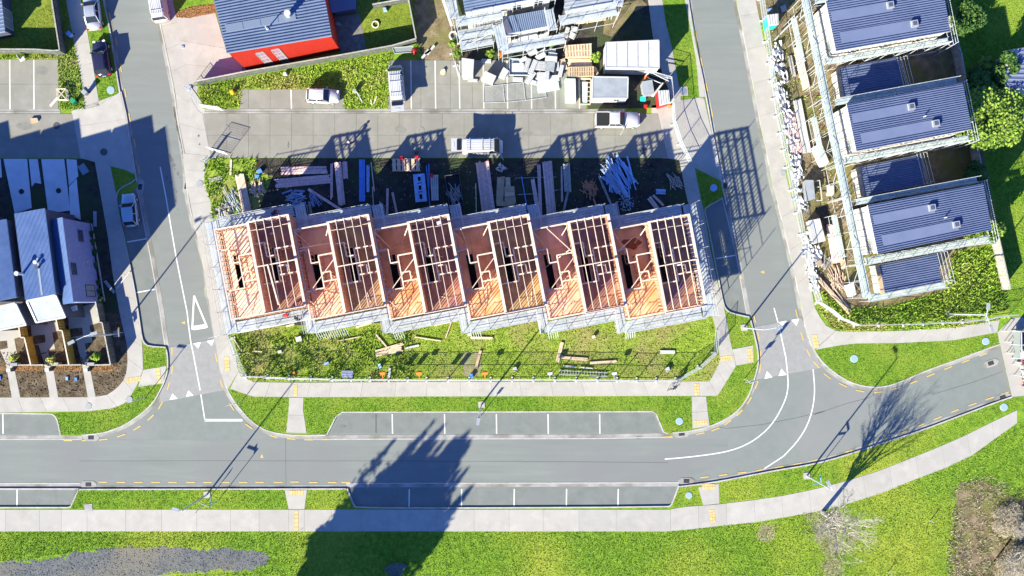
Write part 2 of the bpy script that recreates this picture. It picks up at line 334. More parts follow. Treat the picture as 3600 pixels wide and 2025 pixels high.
# paint
def paint(name, mb, m): return structure(name, mb, m, road)
def wl(pts, w=.13, z=.010, sm=0): paint('white_line', line(MB(), smooth(WP(pts), sm), w, z), M['white_paint'])
wl(A(0, 500, [(1360, 210), (1410, 470), (1455, 740), (1500, 1000), (1590, 1449)]) + A(0, 1000, [(1600, 340), (1622, 500)]))
wl(A(0, 1000, [(1622, 500), (1640, 580), (1700, 900)]), z=.024); wl(A(0, 1000, [(1700, 900), (1742, 1165)]))
wl(A(700, 1000, [(48, 1152), (368, 1152)]), .28)
tri = A(0, 1000, [(1648, 95), (1632, 383), (1760, 366)])
wl([tri[0], tri[1]], .2, .012); wl([tri[0], tri[2]], .2, .013); wl([(tri[1][0] + 3, tri[1][1] - 5), (tri[2][0] - 5, tri[2][1] - 5)], .5, .014)
for pts, z in ((A(0, 1000, [(1640, 500), (1708, 488), (1683, 545)]), .022), (A(0, 1000, [(1754, 480), (1822, 466), (1797, 522)]), .022),
            (A(0, 1000, [(1465, 925), (1440, 980), (1508, 970)]), .022), (A(0, 1000, [(1600, 898), (1578, 953), (1644, 943)]), .022),
            (A(2100, 1000, [(1540, 320), (1608, 306), (1578, 365)]), .022), (A(2100, 1000, [(1645, 300), (1715, 288), (1690, 352)]), .022),
            (A(2100, 1000, [(1440, 735), (1418, 802), (1488, 788)]), .022), (A(2100, 1000, [(1563, 715), (1537, 778), (1608, 768)]), .022)):
    paint('give_way_triangle', MB().sheet(WP(pts), z), M['white_paint'])
wl(A(2100, 1000, [(1500, 200), (1540, 345)])); wl(A(2100, 1000, [(1540, 345), (1600, 620), (1615, 755)]), z=.024)
wl(A(2100, 1000, [(1615, 755), (1622, 860), (1600, 980), (1500, 1170), (1380, 1290), (1250, 1370), (1100, 1420), (920, 1449)]) + [(2400, 1609), (2337, 1614)], sm=2)
wl(A(2100, 1000, [(1832, 720), (1850, 930), (1810, 1140), (1720, 1310), (1590, 1449)]) + B(2400, 1425, [(760, 385), (605, 485)]), sm=2)
for x in (10, 1379, 1562.7, 1745, 1926.7, 2108): wl([(x, 1456), (x + 1, 1525)])
paint('tar_joint', line(MB(), WP([(1322, 1455), (1322, 1524)]), .07, .009), M['black'])
for x in (60.6, 1439, 1623, 1808, 1992, 2173.5): wl([(x, 1719), (x - 1, 1785)])
wl([(447, 851), (515.5, 839)]); wl([(478, 1029), (544.5, 1017)]); wl([(2518, 909), (2584.5, 897.5)])
def dashes(pts, n_between=0):
    P = WP(pts)
    for i, p in enumerate(P):
        a = P[max(0, i - 1)]; b = P[min(len(P) - 1, i + 1)]
        t = Vector((b[0] - a[0], b[1] - a[1])).normalized() * .5
        paint('yellow_dash', line(MB(), [(p[0] - t.x, p[1] - t.y), (p[0] + t.x, p[1] + t.y)], .13, .027), M['yellow_paint'])
dashes(A(0, 1000, [(578, 1325), (732, 1325), (878, 1316), (1030, 1282), (1164, 1218), (1280, 1130), (1364, 1027), (1431, 863), (1462, 722), (1461, 570)]))
dashes([(387, 58), (409, 148), (425, 238), (441, 326), (456, 413), (474, 503), (489, 595)])
dashes(A(700, 1000, [(145, 620), (190, 840), (278, 1040), (425, 1205), (632, 1290), (782, 1311), (930, 1318), (1077, 1316)]))
dashes(B(0, 1425, [(655, 578), (777, 579), (914, 580), (1044, 580), (1175, 580), (1305, 580), (1440, 580), (1567, 580), (1700, 580), (1836, 580), (1960, 580), (2100, 580), (2225, 578), (2365, 581), (2508, 581), (2610, 580)]))
dashes(A(2100, 0, [(797, 98), (841, 310), (885, 525), (929, 740), (973, 955), (1017, 1170), (1062, 1387)]) + A(2100, 500, [(1108, 395)]))
paint("yellow_dash", line(MB(), WP([(2603, 967), (2606, 979)]), .16, .027), M["yellow_paint"])
dashes(A(2100, 1000, [(1335, 290), (1368, 443), (1388, 595), (1382, 715), (1353, 852), (1290, 985), (1208, 1090), (1108, 1172), (1003, 1230), (875, 1265), (722, 1289), (600, 1294)]))
dashes(A(2100, 1000, [(1692, 248), (1738, 440), (1790, 580), (1858, 680)]) + A(2800, 1000, [(262, 778), (395, 854), (540, 904), (694, 914), (846, 882), (994, 830), (1140, 769), (1288, 708), (1438, 651), (1586, 595)]))
dashes(A(2800, 1000, [(1770, 923), (1640, 967), (1495, 1018), (1345, 1073), (1200, 1134), (1050, 1195), (903, 1254), (754, 1310), (602, 1362), (450, 1415)]) + B(2400, 1425, [(1008, 412), (870, 440), (728, 465), (588, 487), (448, 507), (306, 525), (164, 542)]))
for x, y, a in (A(0, 1000, [(1560, 325)])[0] + (R(180),), A(2100, 500, [(1405, 1102)])[0] + (R(180),), B(0, 1425, [(1977, 385)])[0] + (R(90),)):
    c = Vector(W(x, y)); mb = MB()
    mb.sheet([(c.x + .32 * math.cos(a), c.y + .32 * math.sin(a)), (c.x + .26 * math.cos(a + 2.3), c.y + .26 * math.sin(a + 2.3)), (c.x + .26 * math.cos(a - 2.3), c.y + .26 * math.sin(a - 2.3))], .011)
    paint('yellow_arrow', mb, M['yellow_paint'])
# cracks / sealed joints in the asphalt
for pts in (B(0, 1425, [(2155, 235), (2158, 600)]), B(0, 1425, [(600, 420), (1500, 418), (2576, 420)]), [(1200, 1620), (1800, 1622), (2350, 1626)],
            A(2100, 1000, [(1030, 1210), (1100, 1222), (1400, 1190), (1700, 1130), (1932, 1075)]) + A(2800, 1000, [(150, 1105), (430, 1010), (620, 960), (655, 935), (650, 900)]),
            A(2800, 1000, [(1150, 935), (1500, 830), (1750, 740)])):
    paint('sealed_crack', line(MB(), WP(pts), .045, .005), M['darkgrey'])
# ---------------------------------------------------------------- paths made of slabs
def resample(pts, fr):
    d = [0]
    for a, b in zip(pts[:-1], pts[1:]): d.append(d[-1] + math.hypot(b[0] - a[0], b[1] - a[1]))
    out = []
    for f in fr:
        t = f * d[-1]
        for i in range(len(pts) - 1):
            if t <= d[i + 1] + 1e-9:
                u = (t - d[i]) / max(1e-9, d[i + 1] - d[i]); break
        out.append((pts[i][0] * (1 - u) + pts[i + 1][0] * u, pts[i][1] * (1 - u) + pts[i + 1][1] * u))
    return out
def slab_path(name, left, right, cuts, m='concrete', z=.15, gap=.02, grow=0):
    """left and right edges in px; cuts = number of slabs or joint fractions"""
    Lp, Rp = WP(left), WP(right)
    if grow: Lp = offset(Lp, grow)
    if isinstance(cuts, int): cuts = [i / cuts for i in range(cuts + 1)]
    base = structure(name, MB().prism(Lp + Rp[::-1], 0, z - .02), M['joint'])
    n = sum(math.hypot(b[0] - a[0], b[1] - a[1]) for a, b in zip(Lp[:-1], Lp[1:]))
    for f0, f1 in zip(cuts[:-1], cuts[1:]):
        e = gap / 2 / max(n, .1); k = 3
        fr = [f0 + e + (f1 - f0 - 2 * e) * j / k for j in range(k + 1)]
        a = resample(Lp, fr); b = resample(Rp, fr)
        structure('slab', MB().prism(a + b[::-1], z - .03, z + random.uniform(-.002, .002)), M[m], base)
    return base
def slab_grid(name, xl, xs, ys, m='court', z=.15, gap=.025, label=None):
    """rows between ys; xl(y) -> (left,right) px limits; xs inner joints"""
    base = structure(name, MB().prism(WP([(xl(ys[0])[0], ys[0]), (xl(ys[0])[1], ys[0]), (xl(ys[-1])[1], ys[-1]), (xl(ys[-1])[0], ys[-1])]), 0, z - .02), M['joint'])
    g = gap * 15
    for y0, y1 in zip(ys[:-1], ys[1:]):
        l0, r0 = xl(y0); l1, r1 = xl(y1)
        X = [None] + [x for x in xs if max(l0, l1) + 12 < x < min(r0, r1) - 12] + [None]
        for i in range(len(X) - 1):
            a0 = l0 if X[i] is None else X[i] + g; a1 = l1 if X[i] is None else X[i] + g
            b0 = r0 if X[i + 1] is None else X[i + 1] - g; b1 = r1 if X[i + 1] is None else X[i + 1] - g
            structure('slab', MB().prism(WP([(a0, y0 + g), (b0, y0 + g), (b1, y1 - g), (a1, y1 - g)]), z - .03, z + random.uniform(-.002, .002)), M[m], base)
    return base
gx = [799 + 75.7 * k for k in range(-8, 22)]
slab_grid('car_court', lambda y: (716 + (y - 397) * .16, 2311 + (y - 397) * .23), gx, [400, 476, 555])
slab_grid('parking_pad', lambda y: (850 - (y - 315) * .1, 1200 + (y - 315) * .2), [875, 951, 1100, 1176], [315, 383])
slab_grid('parking_pad', lambda y: (1366, 2060 if y > 290 else 2050), [1403, 1480, 1584, 1661, 1737, 1812, 1888, 1965], [213, 297, 383])
slab_grid('west_court', lambda y: (-330, 256 + (y - 400) * .19), [25, 100, 202, -60, -140], [401, 479, 557])
slab_grid('west_parking_pad', lambda y: (-330, 207), [100, -20, -100], [210, 297, 386])
for nm, a, b in (('channel_drain', (214, 383), (-330, 401)), ('channel_drain', (720, 383), (2200, 400))):
    x0, x1 = sorted((a[0], b[0])); c = structure(nm, MB().prism(WP([(x0, 384), (x1, 384), (x1, 399.5), (x0, 399.5)]), 0, .146), M['gutter'])
    structure('drain_slot', MB().sheet(WP([(x0, 391.5), (x1, 391.5), (x1, 393), (x0, 393)]), .150), M['darkgrey'], c)
pk = MB()
for x in (1444.7, 1530, 1614.5, 1699, 1782.6, 1867, 1950.8, 2035): line(pk, WP([(x, 214), (x + 2, 383)]), .12, .158)
line(pk, WP([(1024, 316), (1026, 383)]), .13, .158)
for x in (36.6, 121): line(pk, WP([(x, 211), (x + 1, 385)]), .13, .158)
structure('stall_lines', pk, M['white_paint'])
# footpaths -- middle block
slab_path('footpath', [(500, -300), (551, 0), (563, 62), (594, 207), (619, 331)], [(560, -300), (608, 0), (621, 62), (648, 207), (667, 306)], 8)
slab_path('driveway', [(621, 62), (648, 207), (667, 306), (668, 306)], [(758, 45), (800, 190), (872, 246), (724, 283)], 3)
slab_path('driveway', [(619, 331), (627, 414), (652, 538)], [(690, 385), (712, 395), (741, 548)], 2)
slab_path('footpath', [(619, 331), (627, 414), (628, 415)], [(664, 306), (679, 360), (700, 392)], 2)
slab_path('footpath', [(652, 538), (658, 600), (677, 707), (710, 870), (735, 1000), (764, 1180), (782, 1300), (810, 1366)], [(733, 548), (718, 640), (741, 707), (762, 870), (780, 1000), (804, 1180), (826, 1240), (839, 1306)], 14, grow=-.28)
slab_path('footpath', [(810, 1366), (886, 1393), (1064, 1396), (1500, 1393), (2000, 1392), (2520, 1391)], [(839, 1306), (886, 1343), (1064, 1345), (1500, 1342), (2000, 1342), (2493, 1340)], [0, .04, .075, .12, .16, .205, .27, .34, .405, .475, .54, .60, .665, .73, .795, .86, .92, 1])
slab_path('footpath', [(2520, 1391), (2539, 1364), (2586, 1286), (2574, 1228), (2568, 1207), (2549, 1103), (2523, 1000), (2497, 880), (2473, 740), (2470, 728), (2452, 645), (2440, 581)], [(2493, 1340), (2500, 1330), (2530, 1273), (2527, 1232), (2517, 1160), (2500, 1100), (2481, 1017), (2460, 914), (2431, 769), (2428, 755), (2410, 678), (2388, 565)], 16)
slab_path('kerb_ramp', [(2587, 1285), (2650, 1273)], [(2574, 1228), (2647, 1214)], 1)
slab_path('kerb_ramp', [(2431, 1393), (2434, 1506)], [(2481, 1393), (2493, 1497)], 2)
slab_path('kerb_ramp', [(1018, 1397), (1016, 1440), (1007, 1520)], [(1068, 1397), (1066, 1440), (1079, 1522)], 2)
slab_path('driveway', [(2311, 381), (2340, 497), (2348, 555), (2388, 563), (2440, 580), (2528, 602)], [(2395, 360), (2457, 343), (2474, 345), (2495, 440), (2512, 520), (2522, 580)], 5)
slab_path('footpath', [(2200, -300), (2278, 0), (2295, 137), (2320, 236), (2365, 360), (2372, 366)], [(2260, -300), (2328, 0), (2340, 83), (2363, 174), (2386, 302), (2394, 358)], 7)
slab_path('verge_strip', [(2350, -300), (2407, 0), (2432, 130), (2448, 219), (2458, 342)], [(2360, -300), (2417, 0), (2445, 180), (2464, 250), (2478, 341)], 6)
# west block
slab_path('footpath', [(170, -300), (234, 0), (263, 157), (290, 290), (302, 387)], [(230, -300), (286, 0), (311, 124), (335, 269), (352, 373)], 9)
slab_path('driveway', [(253, 391), (262, 440), (286, 557)], [(425, 328), (444, 430), (466, 605)], 3)
slab_path('footpath', [(334, 562), (356, 686), (381, 831), (397, 955), (422, 1100), (447, 1207), (450, 1248), (449, 1302), (435, 1339), (414, 1364), (381, 1387), (331, 1396), (0, 1397), (-330, 1397)],
          [(386, 566), (410, 682), (436, 831), (461, 955), (489, 1124), (499, 1190), (502, 1220), (505, 1298), (484, 1352), (447, 1414), (397, 1435), (310, 1445), (0, 1450), (-330, 1450)], 20)
slab_path('kerb_ramp', [(505, 1300), (587, 1286)], [(487, 1360), (575, 1347)], 1)
# east block
slab_path('footpath', [(2550, -300), (2594, 0), (2625, 145), (2658, 323), (2687, 476), (2708, 563), (2717, 632), (2749, 748), (2774, 852), (2811, 1013), (2836, 1141), (2850, 1190), (2863, 1230)],
          [(2610, -300), (2655, 0), (2680, 124), (2709, 248), (2734, 373), (2750, 476), (2763, 624), (2796, 748), (2821, 831), (2841, 955), (2864, 1090), (2903, 1145), (2937, 1163)], 13, grow=-.2)
slab_path('footpath', [(2863, 1230), (2941, 1215), (3007, 1207), (3172, 1205), (3350, 1196), (3450, 1178), (3504, 1168)], [(2937, 1163), (2970, 1165), (3019, 1165), (3172, 1163), (3350, 1152), (3440, 1137), (3512, 1124)], 7)
slab_path('plaza', [(3504, 1168), (3514, 1213), (3534, 1300), (3556, 1395)], [(3558, 1116), (3590, 1112), (3700, 1240), (3720, 1380)], 3)
# park side
jx = [-330, -210, -90, 22, 141, 217.5, 308, 443, 570, 693, 812, 912, 1016, 1071, 1166, 1270, 1403, 1533, 1667, 1790, 1910, 2035, 2166, 2357]
slab_path('footpath', [(x, 1867) for x in (-330, 2357)], [(x, 1790.5) for x in (-330, 2357)], [(x + 330) / 2687 for x in jx])
slab_path('footpath', B(2400, 1425, [(-92, 945), (0, 938), (160, 922), (290, 905), (550, 880), (780, 840), (1040, 795), (1260, 735), (1500, 660), (1740, 560), (1970, 475), (2180, 375), (2380, 230), (2520, 130)]),
          B(2400, 1425, [(-92, 783), (0, 765), (150, 755), (270, 745), (520, 715), (760, 680), (1000, 630), (1230, 570), (1460, 500), (1690, 410), (1900, 325), (2110, 235), (2320, 130), (2520, 35)]), 13)
slab_path('kerb_ramp', [(1002, 1722), (1016, 1789)], [(1080, 1722), (1071, 1789)], 1)
slab_path('kerb_ramp', [(2454, 1712), (2472, 1776)], [(2526, 1700), (2528, 1769)], 1)
# tactile paving: yellow tiles let into the paths
def tactile(q, nu, nv, z=.155):
    q = WP(q); base = MB().sheet(q, z).build('tactile_paving', M['joint']); base['kind'] = 'structure'
    for i in range(nu):
        for j in range(nv):
            def P(u, v):
                a = [q[0][k] * (1 - u) + q[1][k] * u for k in (0, 1)]; b = [q[3][k] * (1 - u) + q[2][k] * u for k in (0, 1)]
                return (a[0] * (1 - v) + b[0] * v, a[1] * (1 - v) + b[1] * v)
            e = .04; u0, u1, v0, v1 = (i + e) / nu, (i + 1 - e) / nu, (j + e) / nv, (j + 1 - e) / nv
            structure('tile', MB().prism([P(u0, v0), P(u1, v0), P(u1, v1), P(u0, v1)], z - .01, z + .012), M['tactile'], base)
tactile(A(0, 1000, [(1320, 710), (1362, 705), (1375, 832), (1342, 838)]), 1, 4)
tactile(A(0, 1000, [(1070, 797), (1205, 777), (1195, 820), (1080, 838)]), 5, 2)
tactile(A(700, 1000, [(213, 617), (258, 612), (268, 733), (222, 738)]), 1, 4)
tactile(A(700, 1000, [(803, 852), (838, 852), (838, 948), (803, 948)]), 1, 4)
tactile(A(2100, 1000, [(1268, 545), (1312, 540), (1324, 655), (1282, 660)]), 2, 4)
tactile(A(2100, 1000, [(1040, 612), (1142, 600), (1150, 640), (1046, 655)]), 5, 2)
tactile(A(2100, 1000, [(818, 840), (860, 838), (868, 943), (824, 945)]), 2, 4)
tactile(A(2100, 1000, [(820, 1157), (928, 1149), (930, 1188), (822, 1194)]), 5, 2)
tactile(A(2800, 1000, [(127, 428), (172, 425), (190, 538), (147, 543)]), 2, 4)
tactile(B(0, 1425, [(2190, 640), (2290, 638), (2290, 675), (2190, 675)]), 5, 1)
tactile(B(0, 1425, [(2222, 792), (2256, 792), (2256, 946), (2222, 946)]), 1, 5)
tactile(B(2400, 1425, [(142, 592), (240, 590), (243, 630), (148, 635)]), 5, 2)
tactile(B(2400, 1425, [(197, 785), (238, 782), (247, 882), (207, 886)]), 2, 5)
# drains in the gutter
for i, (x, y, a, lab) in enumerate(((656, 655, 80, 'on the right kerb of the left road'), (493, 657, 80, 'beside the pale blue parked car'), (2549, 654, 78, 'above the empty bay on the right road'), (320, 1538, 0, 'below the left corner lawn'),
        (2396, 1525, 5, 'at the right end of the upper row of bays'), (311, 1703, 0, 'near the lower left parking bay'), (2413, 1691, 0, 'at the right end of the lower row of bays'), (3483, 1277, 18, 'at the road end by the shelter'), (3525, 1397, 18, 'filled with weeds at the road end'))):
    c = W(x, y); t = wthing('catch_pit', 'dark grate in pale concrete ' + lab, 'drain', c[0], c[1], 0, 'catch pits along the kerbs')
    ca, sa = math.cos(R(a)), math.sin(R(a))
    oc = [(c[0] + ca * u - sa * v, c[1] + sa * u + ca * v) for u, v in ((-.95, -.1), (-.6, -.42), (.6, -.42), (.95, -.1), (.95, .12), (.6, .38), (-.6, .38), (-.95, .12))]
    MB().prism(oc, 0, .03).build('apron', M['gutter'], t)
    MB().box(c[0], c[1], .03, .66, .45, .03, R(a)).build('grate_frame', M['black'], t)
    for k in range(4): MB().box(c[0] + ca * (k * .14 - .21), c[1] + sa * (k * .14 - .21), .055, .04, .40, .02, R(a)).build('grate_bar', M['darkgrey'], t)
# manholes and access lids
def lid(x, y, r, m, lab, ring=None, sq=False, z=.15):
    c = W(x, y); t = wthing('manhole_cover', lab, 'manhole cover', c[0], c[1], z, 'round covers let into lawns and paths')
    if sq: MB().box(c[0], c[1], z, r * 2.7, r * 2.7, .03, .1).build('surround', M['concrete'], t)
    MB().cyl(c[0], c[1], z - .02, z + .022, r * 1.12, 20).build('ring', ring or M['grey'], t)
    MB().cyl(c[0], c[1], z, z + .03, r, 20).build('cover', m, t, smooth=False)
gr = M['grey']
lid(391, 318, .40, M['skylid'], 'pale blue round cover in the verge below the black car', M['white'])
lid(2508, 661, .38, M['skylid'], 'pale blue round cover in the shaded verge of the right road', M['white'])
lid(2387, 1480, .38, M['skylid'], 'pale blue round cover in the grass right of the upper bays', M['white'])
lid(3001, 1261, .40, M['skylid'], 'pale blue round cover at the left of the curved lawn island', M['white'])
lid(3463, 1200, .38, M['skylid'], 'pale blue round cover on the narrow lawn near the shelter', M['white'])
lid(3527, 1431, .40, M['skylid'], 'pale blue round cover in the grass below the road end', M['white'])
lid(2421, 1741, .34, M['skylid'], 'pale blue round cover in the small lawn right of the lower bays', M['white'])
lid(313, 1785, .34, gr, 'grey round cover in a square of concrete beside the lower footpath', None, True)
lid(313, 1427, .36, gr, 'grey round cover in the footpath below the terrace yards')
lid(456, 1404, .36, gr, 'grey round cover at the lawn corner of the left junction')
lid(704, 646, .36, gr, 'grey round cover in the footpath beside the weedy corner')
lid(367, 535, .38, M['darkgrey'], 'dark round cover in the shaded driveway of the left court', M['darkgrey'])
lid(201, 443, .36, M['darkgrey'], 'dark round cover at the shadow edge on the left court', M['darkgrey'])
lid(797, 453, .38, M['court'], 'concrete coloured round cover under the open gate shadow')
lid(1479, 461, .42, M['court'], 'concrete coloured round cover in the middle of the car court')
lid(2261, 531, .40, M['darkgrey'], 'dark round cover in the shaded right end of the court', M['darkgrey'])
lid(2401, 322, .40, M['flash_grey'], 'grey round cover in a square of concrete on the right verge', None, True)
lid(2752, 610, .34, gr, 'grey round cover in the right footpath')
def blot(cx, cy, rx, ry, m, z, seed, name='stain', ang=0):
    rg = random.Random(seed); c = W(cx, cy); n = 18; k = [rg.uniform(.7, 1.25) for _ in range(n)]; P = []
    for i in range(n):
        t = 2 * math.pi * i / n; q = (k[i] + k[i - 1]) / 2; u, v = rx / 30 * q * math.cos(t), ry / 30 * q * math.sin(t); P.append((c[0] + u * math.cos(ang) - v * math.sin(ang), c[1] + u * math.sin(ang) + v * math.cos(ang)))
    structure(name, MB().sheet(P, z), M[m])
for i, (x, y, a, b) in enumerate(((589, 527, 3, 7), (597, 549, 4, 9), (604, 562, 6, 10), (611, 580, 7, 8), (615, 595, 4, 5), (626, 611, 4, 8), (634, 624, 3, 3), (586, 625, 5, 9), (596, 641, 3, 5), (604, 643, 3, 7), (611, 666, 4, 4), (621, 674, 3, 5), (617, 705, 2, 6), (625, 737, 3, 3))): blot(x, y, a, b, 'oil', .0045, i, ang=.2)
for i, (x, y, a, b, m, z) in enumerate(((1205, 1498, 14, 5, 'oil', .0065), (1655, 1475, 30, 12, 'asphalt', .0065), (1826, 368, 9, 26, 'damp', .1535), (1888, 360, 5, 22, 'damp', .1535), (1930, 352, 20, 30, 'damp', .1535), (1015, 510, 3, 12, 'oil', .1535), (1560, 258, 10, 12, 'damp', .1535), (1410, 455, 22, 12, 'damp', .1535), (1850, 470, 26, 10, 'damp', .1535), (1100, 520, 20, 10, 'damp', .1535), (90, 445, 30, 14, 'damp', .1535), (700, 478, 4, 4, 'oil', .156), (703, 508, 3, 3, 'oil', .156), (2245, 1538, 14, 5, 'oil', .0145), (150, 250, 20, 16, 'damp', .1535))): blot(x, y, a, b, m, z, 50 + i)
g_ = random.Random(5)
for pts in ([(614, 385), (620, 425), (630, 470), (641, 520), (650, 570), (655, 615)],):
    for i in range(len(pts) - 1):
        for t in (0, .33, .66): blot(pts[i][0] * (1 - t) + pts[i + 1][0] * t, pts[i][1] * (1 - t) + pts[i + 1][1] * t, g_.uniform(3, 6), g_.uniform(9, 14), 'mud', .0145 + .0005 * t, i * 7 + int(t * 10), 'gutter_mud', .2)
# ---------------------------------------------------------------- earth patches
def ragged(poly, amp=.35, seed=3):
    rg = random.Random(seed); out = []
    for a, b in zip(poly, poly[1:] + poly[:1]):
        L = math.hypot(b[0] - a[0], b[1] - a[1]); n = max(1, int(L / .5))
        for i in range(n):
            t = i / n; out.append((a[0] + (b[0] - a[0]) * t + rg.gauss(0, amp), a[1] + (b[1] - a[1]) * t + rg.gauss(0, amp)))
    return out
def patch(name, poly, m, z=.126, sm=0):
    if sm > 1: return structure(name, MB().prism(ragged(smooth(WP(poly) + WP(poly[:1]), 1)[:-1], .10 * sm), .02, z), M[m])
    return structure(name, MB().prism(smooth(WP(poly) + WP(poly[:1]), sm)[:-1] if sm else WP(poly), .02, z), M[m])
patch('court_apron_base', [(2290, 372), (2400, 352), (2470, 343), (2540, 640), (2440, 590), (2386, 566), (2330, 560), (2290, 480)], 'concrete', .135)
patch('court_apron_base', [(664, 306), (740, 300), (735, 400), (760, 560), (718, 600), (700, 640), (655, 545), (626, 400)], 'concrete', .132)
patch('court_apron_base', [(340, 372), (428, 322), (446, 400), (478, 600), (470, 612), (380, 566), (300, 560)], 'concrete', .135)
patch('site_soil', [(742, 557), (2348, 557), (2386, 564), (2410, 678), (2431, 769), (2460, 914), (2481, 1017), (2500, 1100), (2506, 1130), (800, 1180), (780, 1000), (762, 870), (741, 707), (716, 640), (722, 580)], 'soil', .14)
patch('weedy_corner', [(738, 557), (905, 557), (900, 600), (960, 620), (930, 690), (890, 780), (752, 800), (741, 707), (716, 640), (720, 585)], 'weeds', .146)
patch('site_grass', [(804, 1150), (2506, 1105), (2518, 1160), (2527, 1232), (2530, 1268), (2493, 1338), (2000, 1340), (1500, 1340), (1064, 1343), (886, 1341), (841, 1304), (827, 1240)], 'weeds', .146)
patch('pad_verge', A(700, 0, [(0, 720), (80, 740), (450, 650), (1100, 545), (1600, 440), (1620, 520), (1600, 925), (1240, 925), (1230, 860), (1190, 760), (365, 760), (345, 925), (60, 925), (-20, 800)]), 'weeds', .14)
patch('brown_yard', A(1400, 0, [(95, -200), (440, -200), (530, 330), (520, 512), (215, 512), (180, 400)]), 'dirt', .14)
patch('building_yard', [(1590, -150), (2270, -150), (2290, 60), (2330, 240), (2360, 360), (2310, 380), (2065, 383), (2050, 213), (1612, 213)], 'soil', .135)
patch('building_yard_grass', [(2130, 20), (2255, 0), (2275, 20), (2225, 45), (2150, 130), (2120, 120)], 'dirt', .142)
patch('east_site', [(2610, -300), (2655, 0), (2680, 124), (2709, 248), (2734, 373), (2750, 476), (2763, 624), (2796, 748), (2821, 831), (2841, 955), (2870, 1060), (3010, 1130), (3540, 1080), (3470, 600), (3330, 0), (3280, -300)], 'dirt', .135)
patch('east_site_grass', [(2862, 1010), (2960, 1080), (3090, 1080), (3320, 1020), (3350, 880), (3480, 860), (3550, 1095), (3540, 1108), (3380, 1140), (3172, 1155), (3000, 1158), (2930, 1150), (2875, 1090)], 'weeds', .142)
patch('verge_strip_grass', [(2670, 90), (2688, 90), (2760, 480), (2850, 960), (2838, 950), (2822, 831), (2796, 748), (2763, 624), (2750, 476), (2709, 248)], 'weeds', .14)
patch('gravel_track', B(0, 1425, [(-700, 1190), (0, 1185), (240, 1155), (420, 1150), (630, 1100), (800, 1075), (1250, 1068), (1900, 1090), (2050, 1130), (2030, 1190), (1900, 1240), (1400, 1240), (1030, 1288), (700, 1500), (-700, 1500)]), 'gravel', .128, 2)
patch('bare_earth', B(2400, 1425, [(2090, 600), (2260, 560), (2420, 640), (2560, 700), (2700, 760), (2700, 1400), (2080, 1400), (2020, 1100), (2050, 830)]), 'dirt', .128, 3)
patch('tree_base_soil', B(2400, 1425, [(930, 830), (1060, 790), (1250, 850), (1330, 960), (1200, 1100), (1180, 1300), (1020, 1320), (1060, 1100), (960, 950)]), 'dry_earth', .127, 3)
patch('worn_patch', B(2400, 1425, [(580, 920), (680, 880), (700, 960), (640, 1030), (570, 990)]), 'dry_earth', .127, 2)
patch('bare_patch', A(1400, 1000, [(540, 600), (620, 560), (700, 620), (700, 780), (560, 790)]), 'dry_earth', .150, 2)
# left terrace yards
patch('yard_soil', [(-330, 1060), (440, 1060), (449, 1250), (449, 1302), (435, 1339), (414, 1364), (381, 1386), (331, 1395), (-330, 1395)], 'topsoil', .13)
patch('yard_lawn', A(0, 0, [(-400, -400), (590, -400), (640, 0), (620, 380), (560, 480), (-400, 480)]), 'yard_grass', .128)
patch('west_verge_weeds', A(0, 0, [(0, 478), (560, 470), (640, 380), (700, 700), (730, 930), (510, 935), (495, 505), (0, 505)]), 'weeds', .14)
patch('terrace_side_strip', A(0, 500, [(655, 150), (805, 150), (860, 450), (920, 800), (1020, 1449), (830, 1449), (690, 620)]), 'soil', .136)
patch('red_house_garden', A(0, 0, [(1500, 105), (1640, 60), (1830, 40), (1850, 110), (1600, 158), (1500, 150)]), 'bark', .165)
patch('red_house_lawn', A(700, 0, [(1100, -100), (1790, -100), (1870, 370), (1210, 450), (1130, 300)]), 'yard_grass', .138)
patch('back_patio', A(700, 0, [(1115, 150), (1365, 123), (1420, 415), (1210, 450), (1130, 300)]), 'joint', .15)
patch('park_yard', [(3330, 0), (3560, -300), (3960, -300), (3960, 1100), (3560, 1110), (3480, 700)], 'lawn', .128)
for (dx, dy) in ((0, 0), (-131, 25), (-264, 46)):
    q = E([(945, 225), (1150, 100), (1325, 60), (1375, 328), (1240, 370), (1280, 600), (1175, 615), (1235, 920), (1140, 920), (1050, 535), (965, 545)])
    patch('yard_path', [(x + dx, y + dy * (1 if y < 1200 else max(0, (1282 - y) / 82))) for x, y in q], 'concrete', .15)
    q = E([(965, 415), (1140, 396), (1150, 500), (975, 536)]); patch('planter_bed', [(x + dx, y + dy) for x, y in q], 'topsoil', .156)
for q in ([(1140, 918), (1240, 918), (1325, 1357), (1218, 1360)], [(625, 925), (735, 925), (810, 1358), (693, 1360)], [(95, 925), (200, 925), (288, 1360), (172, 1360)]):
    patch('yard_path', E(q), 'concrete', .152)
for q in ([(1240, 925), (1600, 915), (1605, 990), (1250, 1000)], [(735, 925), (1120, 925), (1130, 990), (740, 995)], [(205, 930), (605, 920), (615, 990), (215, 995)], [(-200, 935), (80, 930), (90, 990), (-200, 995)]):
    patch('mulch_bed', E(q), 'bark', .15)
patch('rear_court_soil', [(-330, 558), (333, 560), (356, 686), (372, 780), (330, 800), (250, 790), (-330, 800)], 'soil', .132)
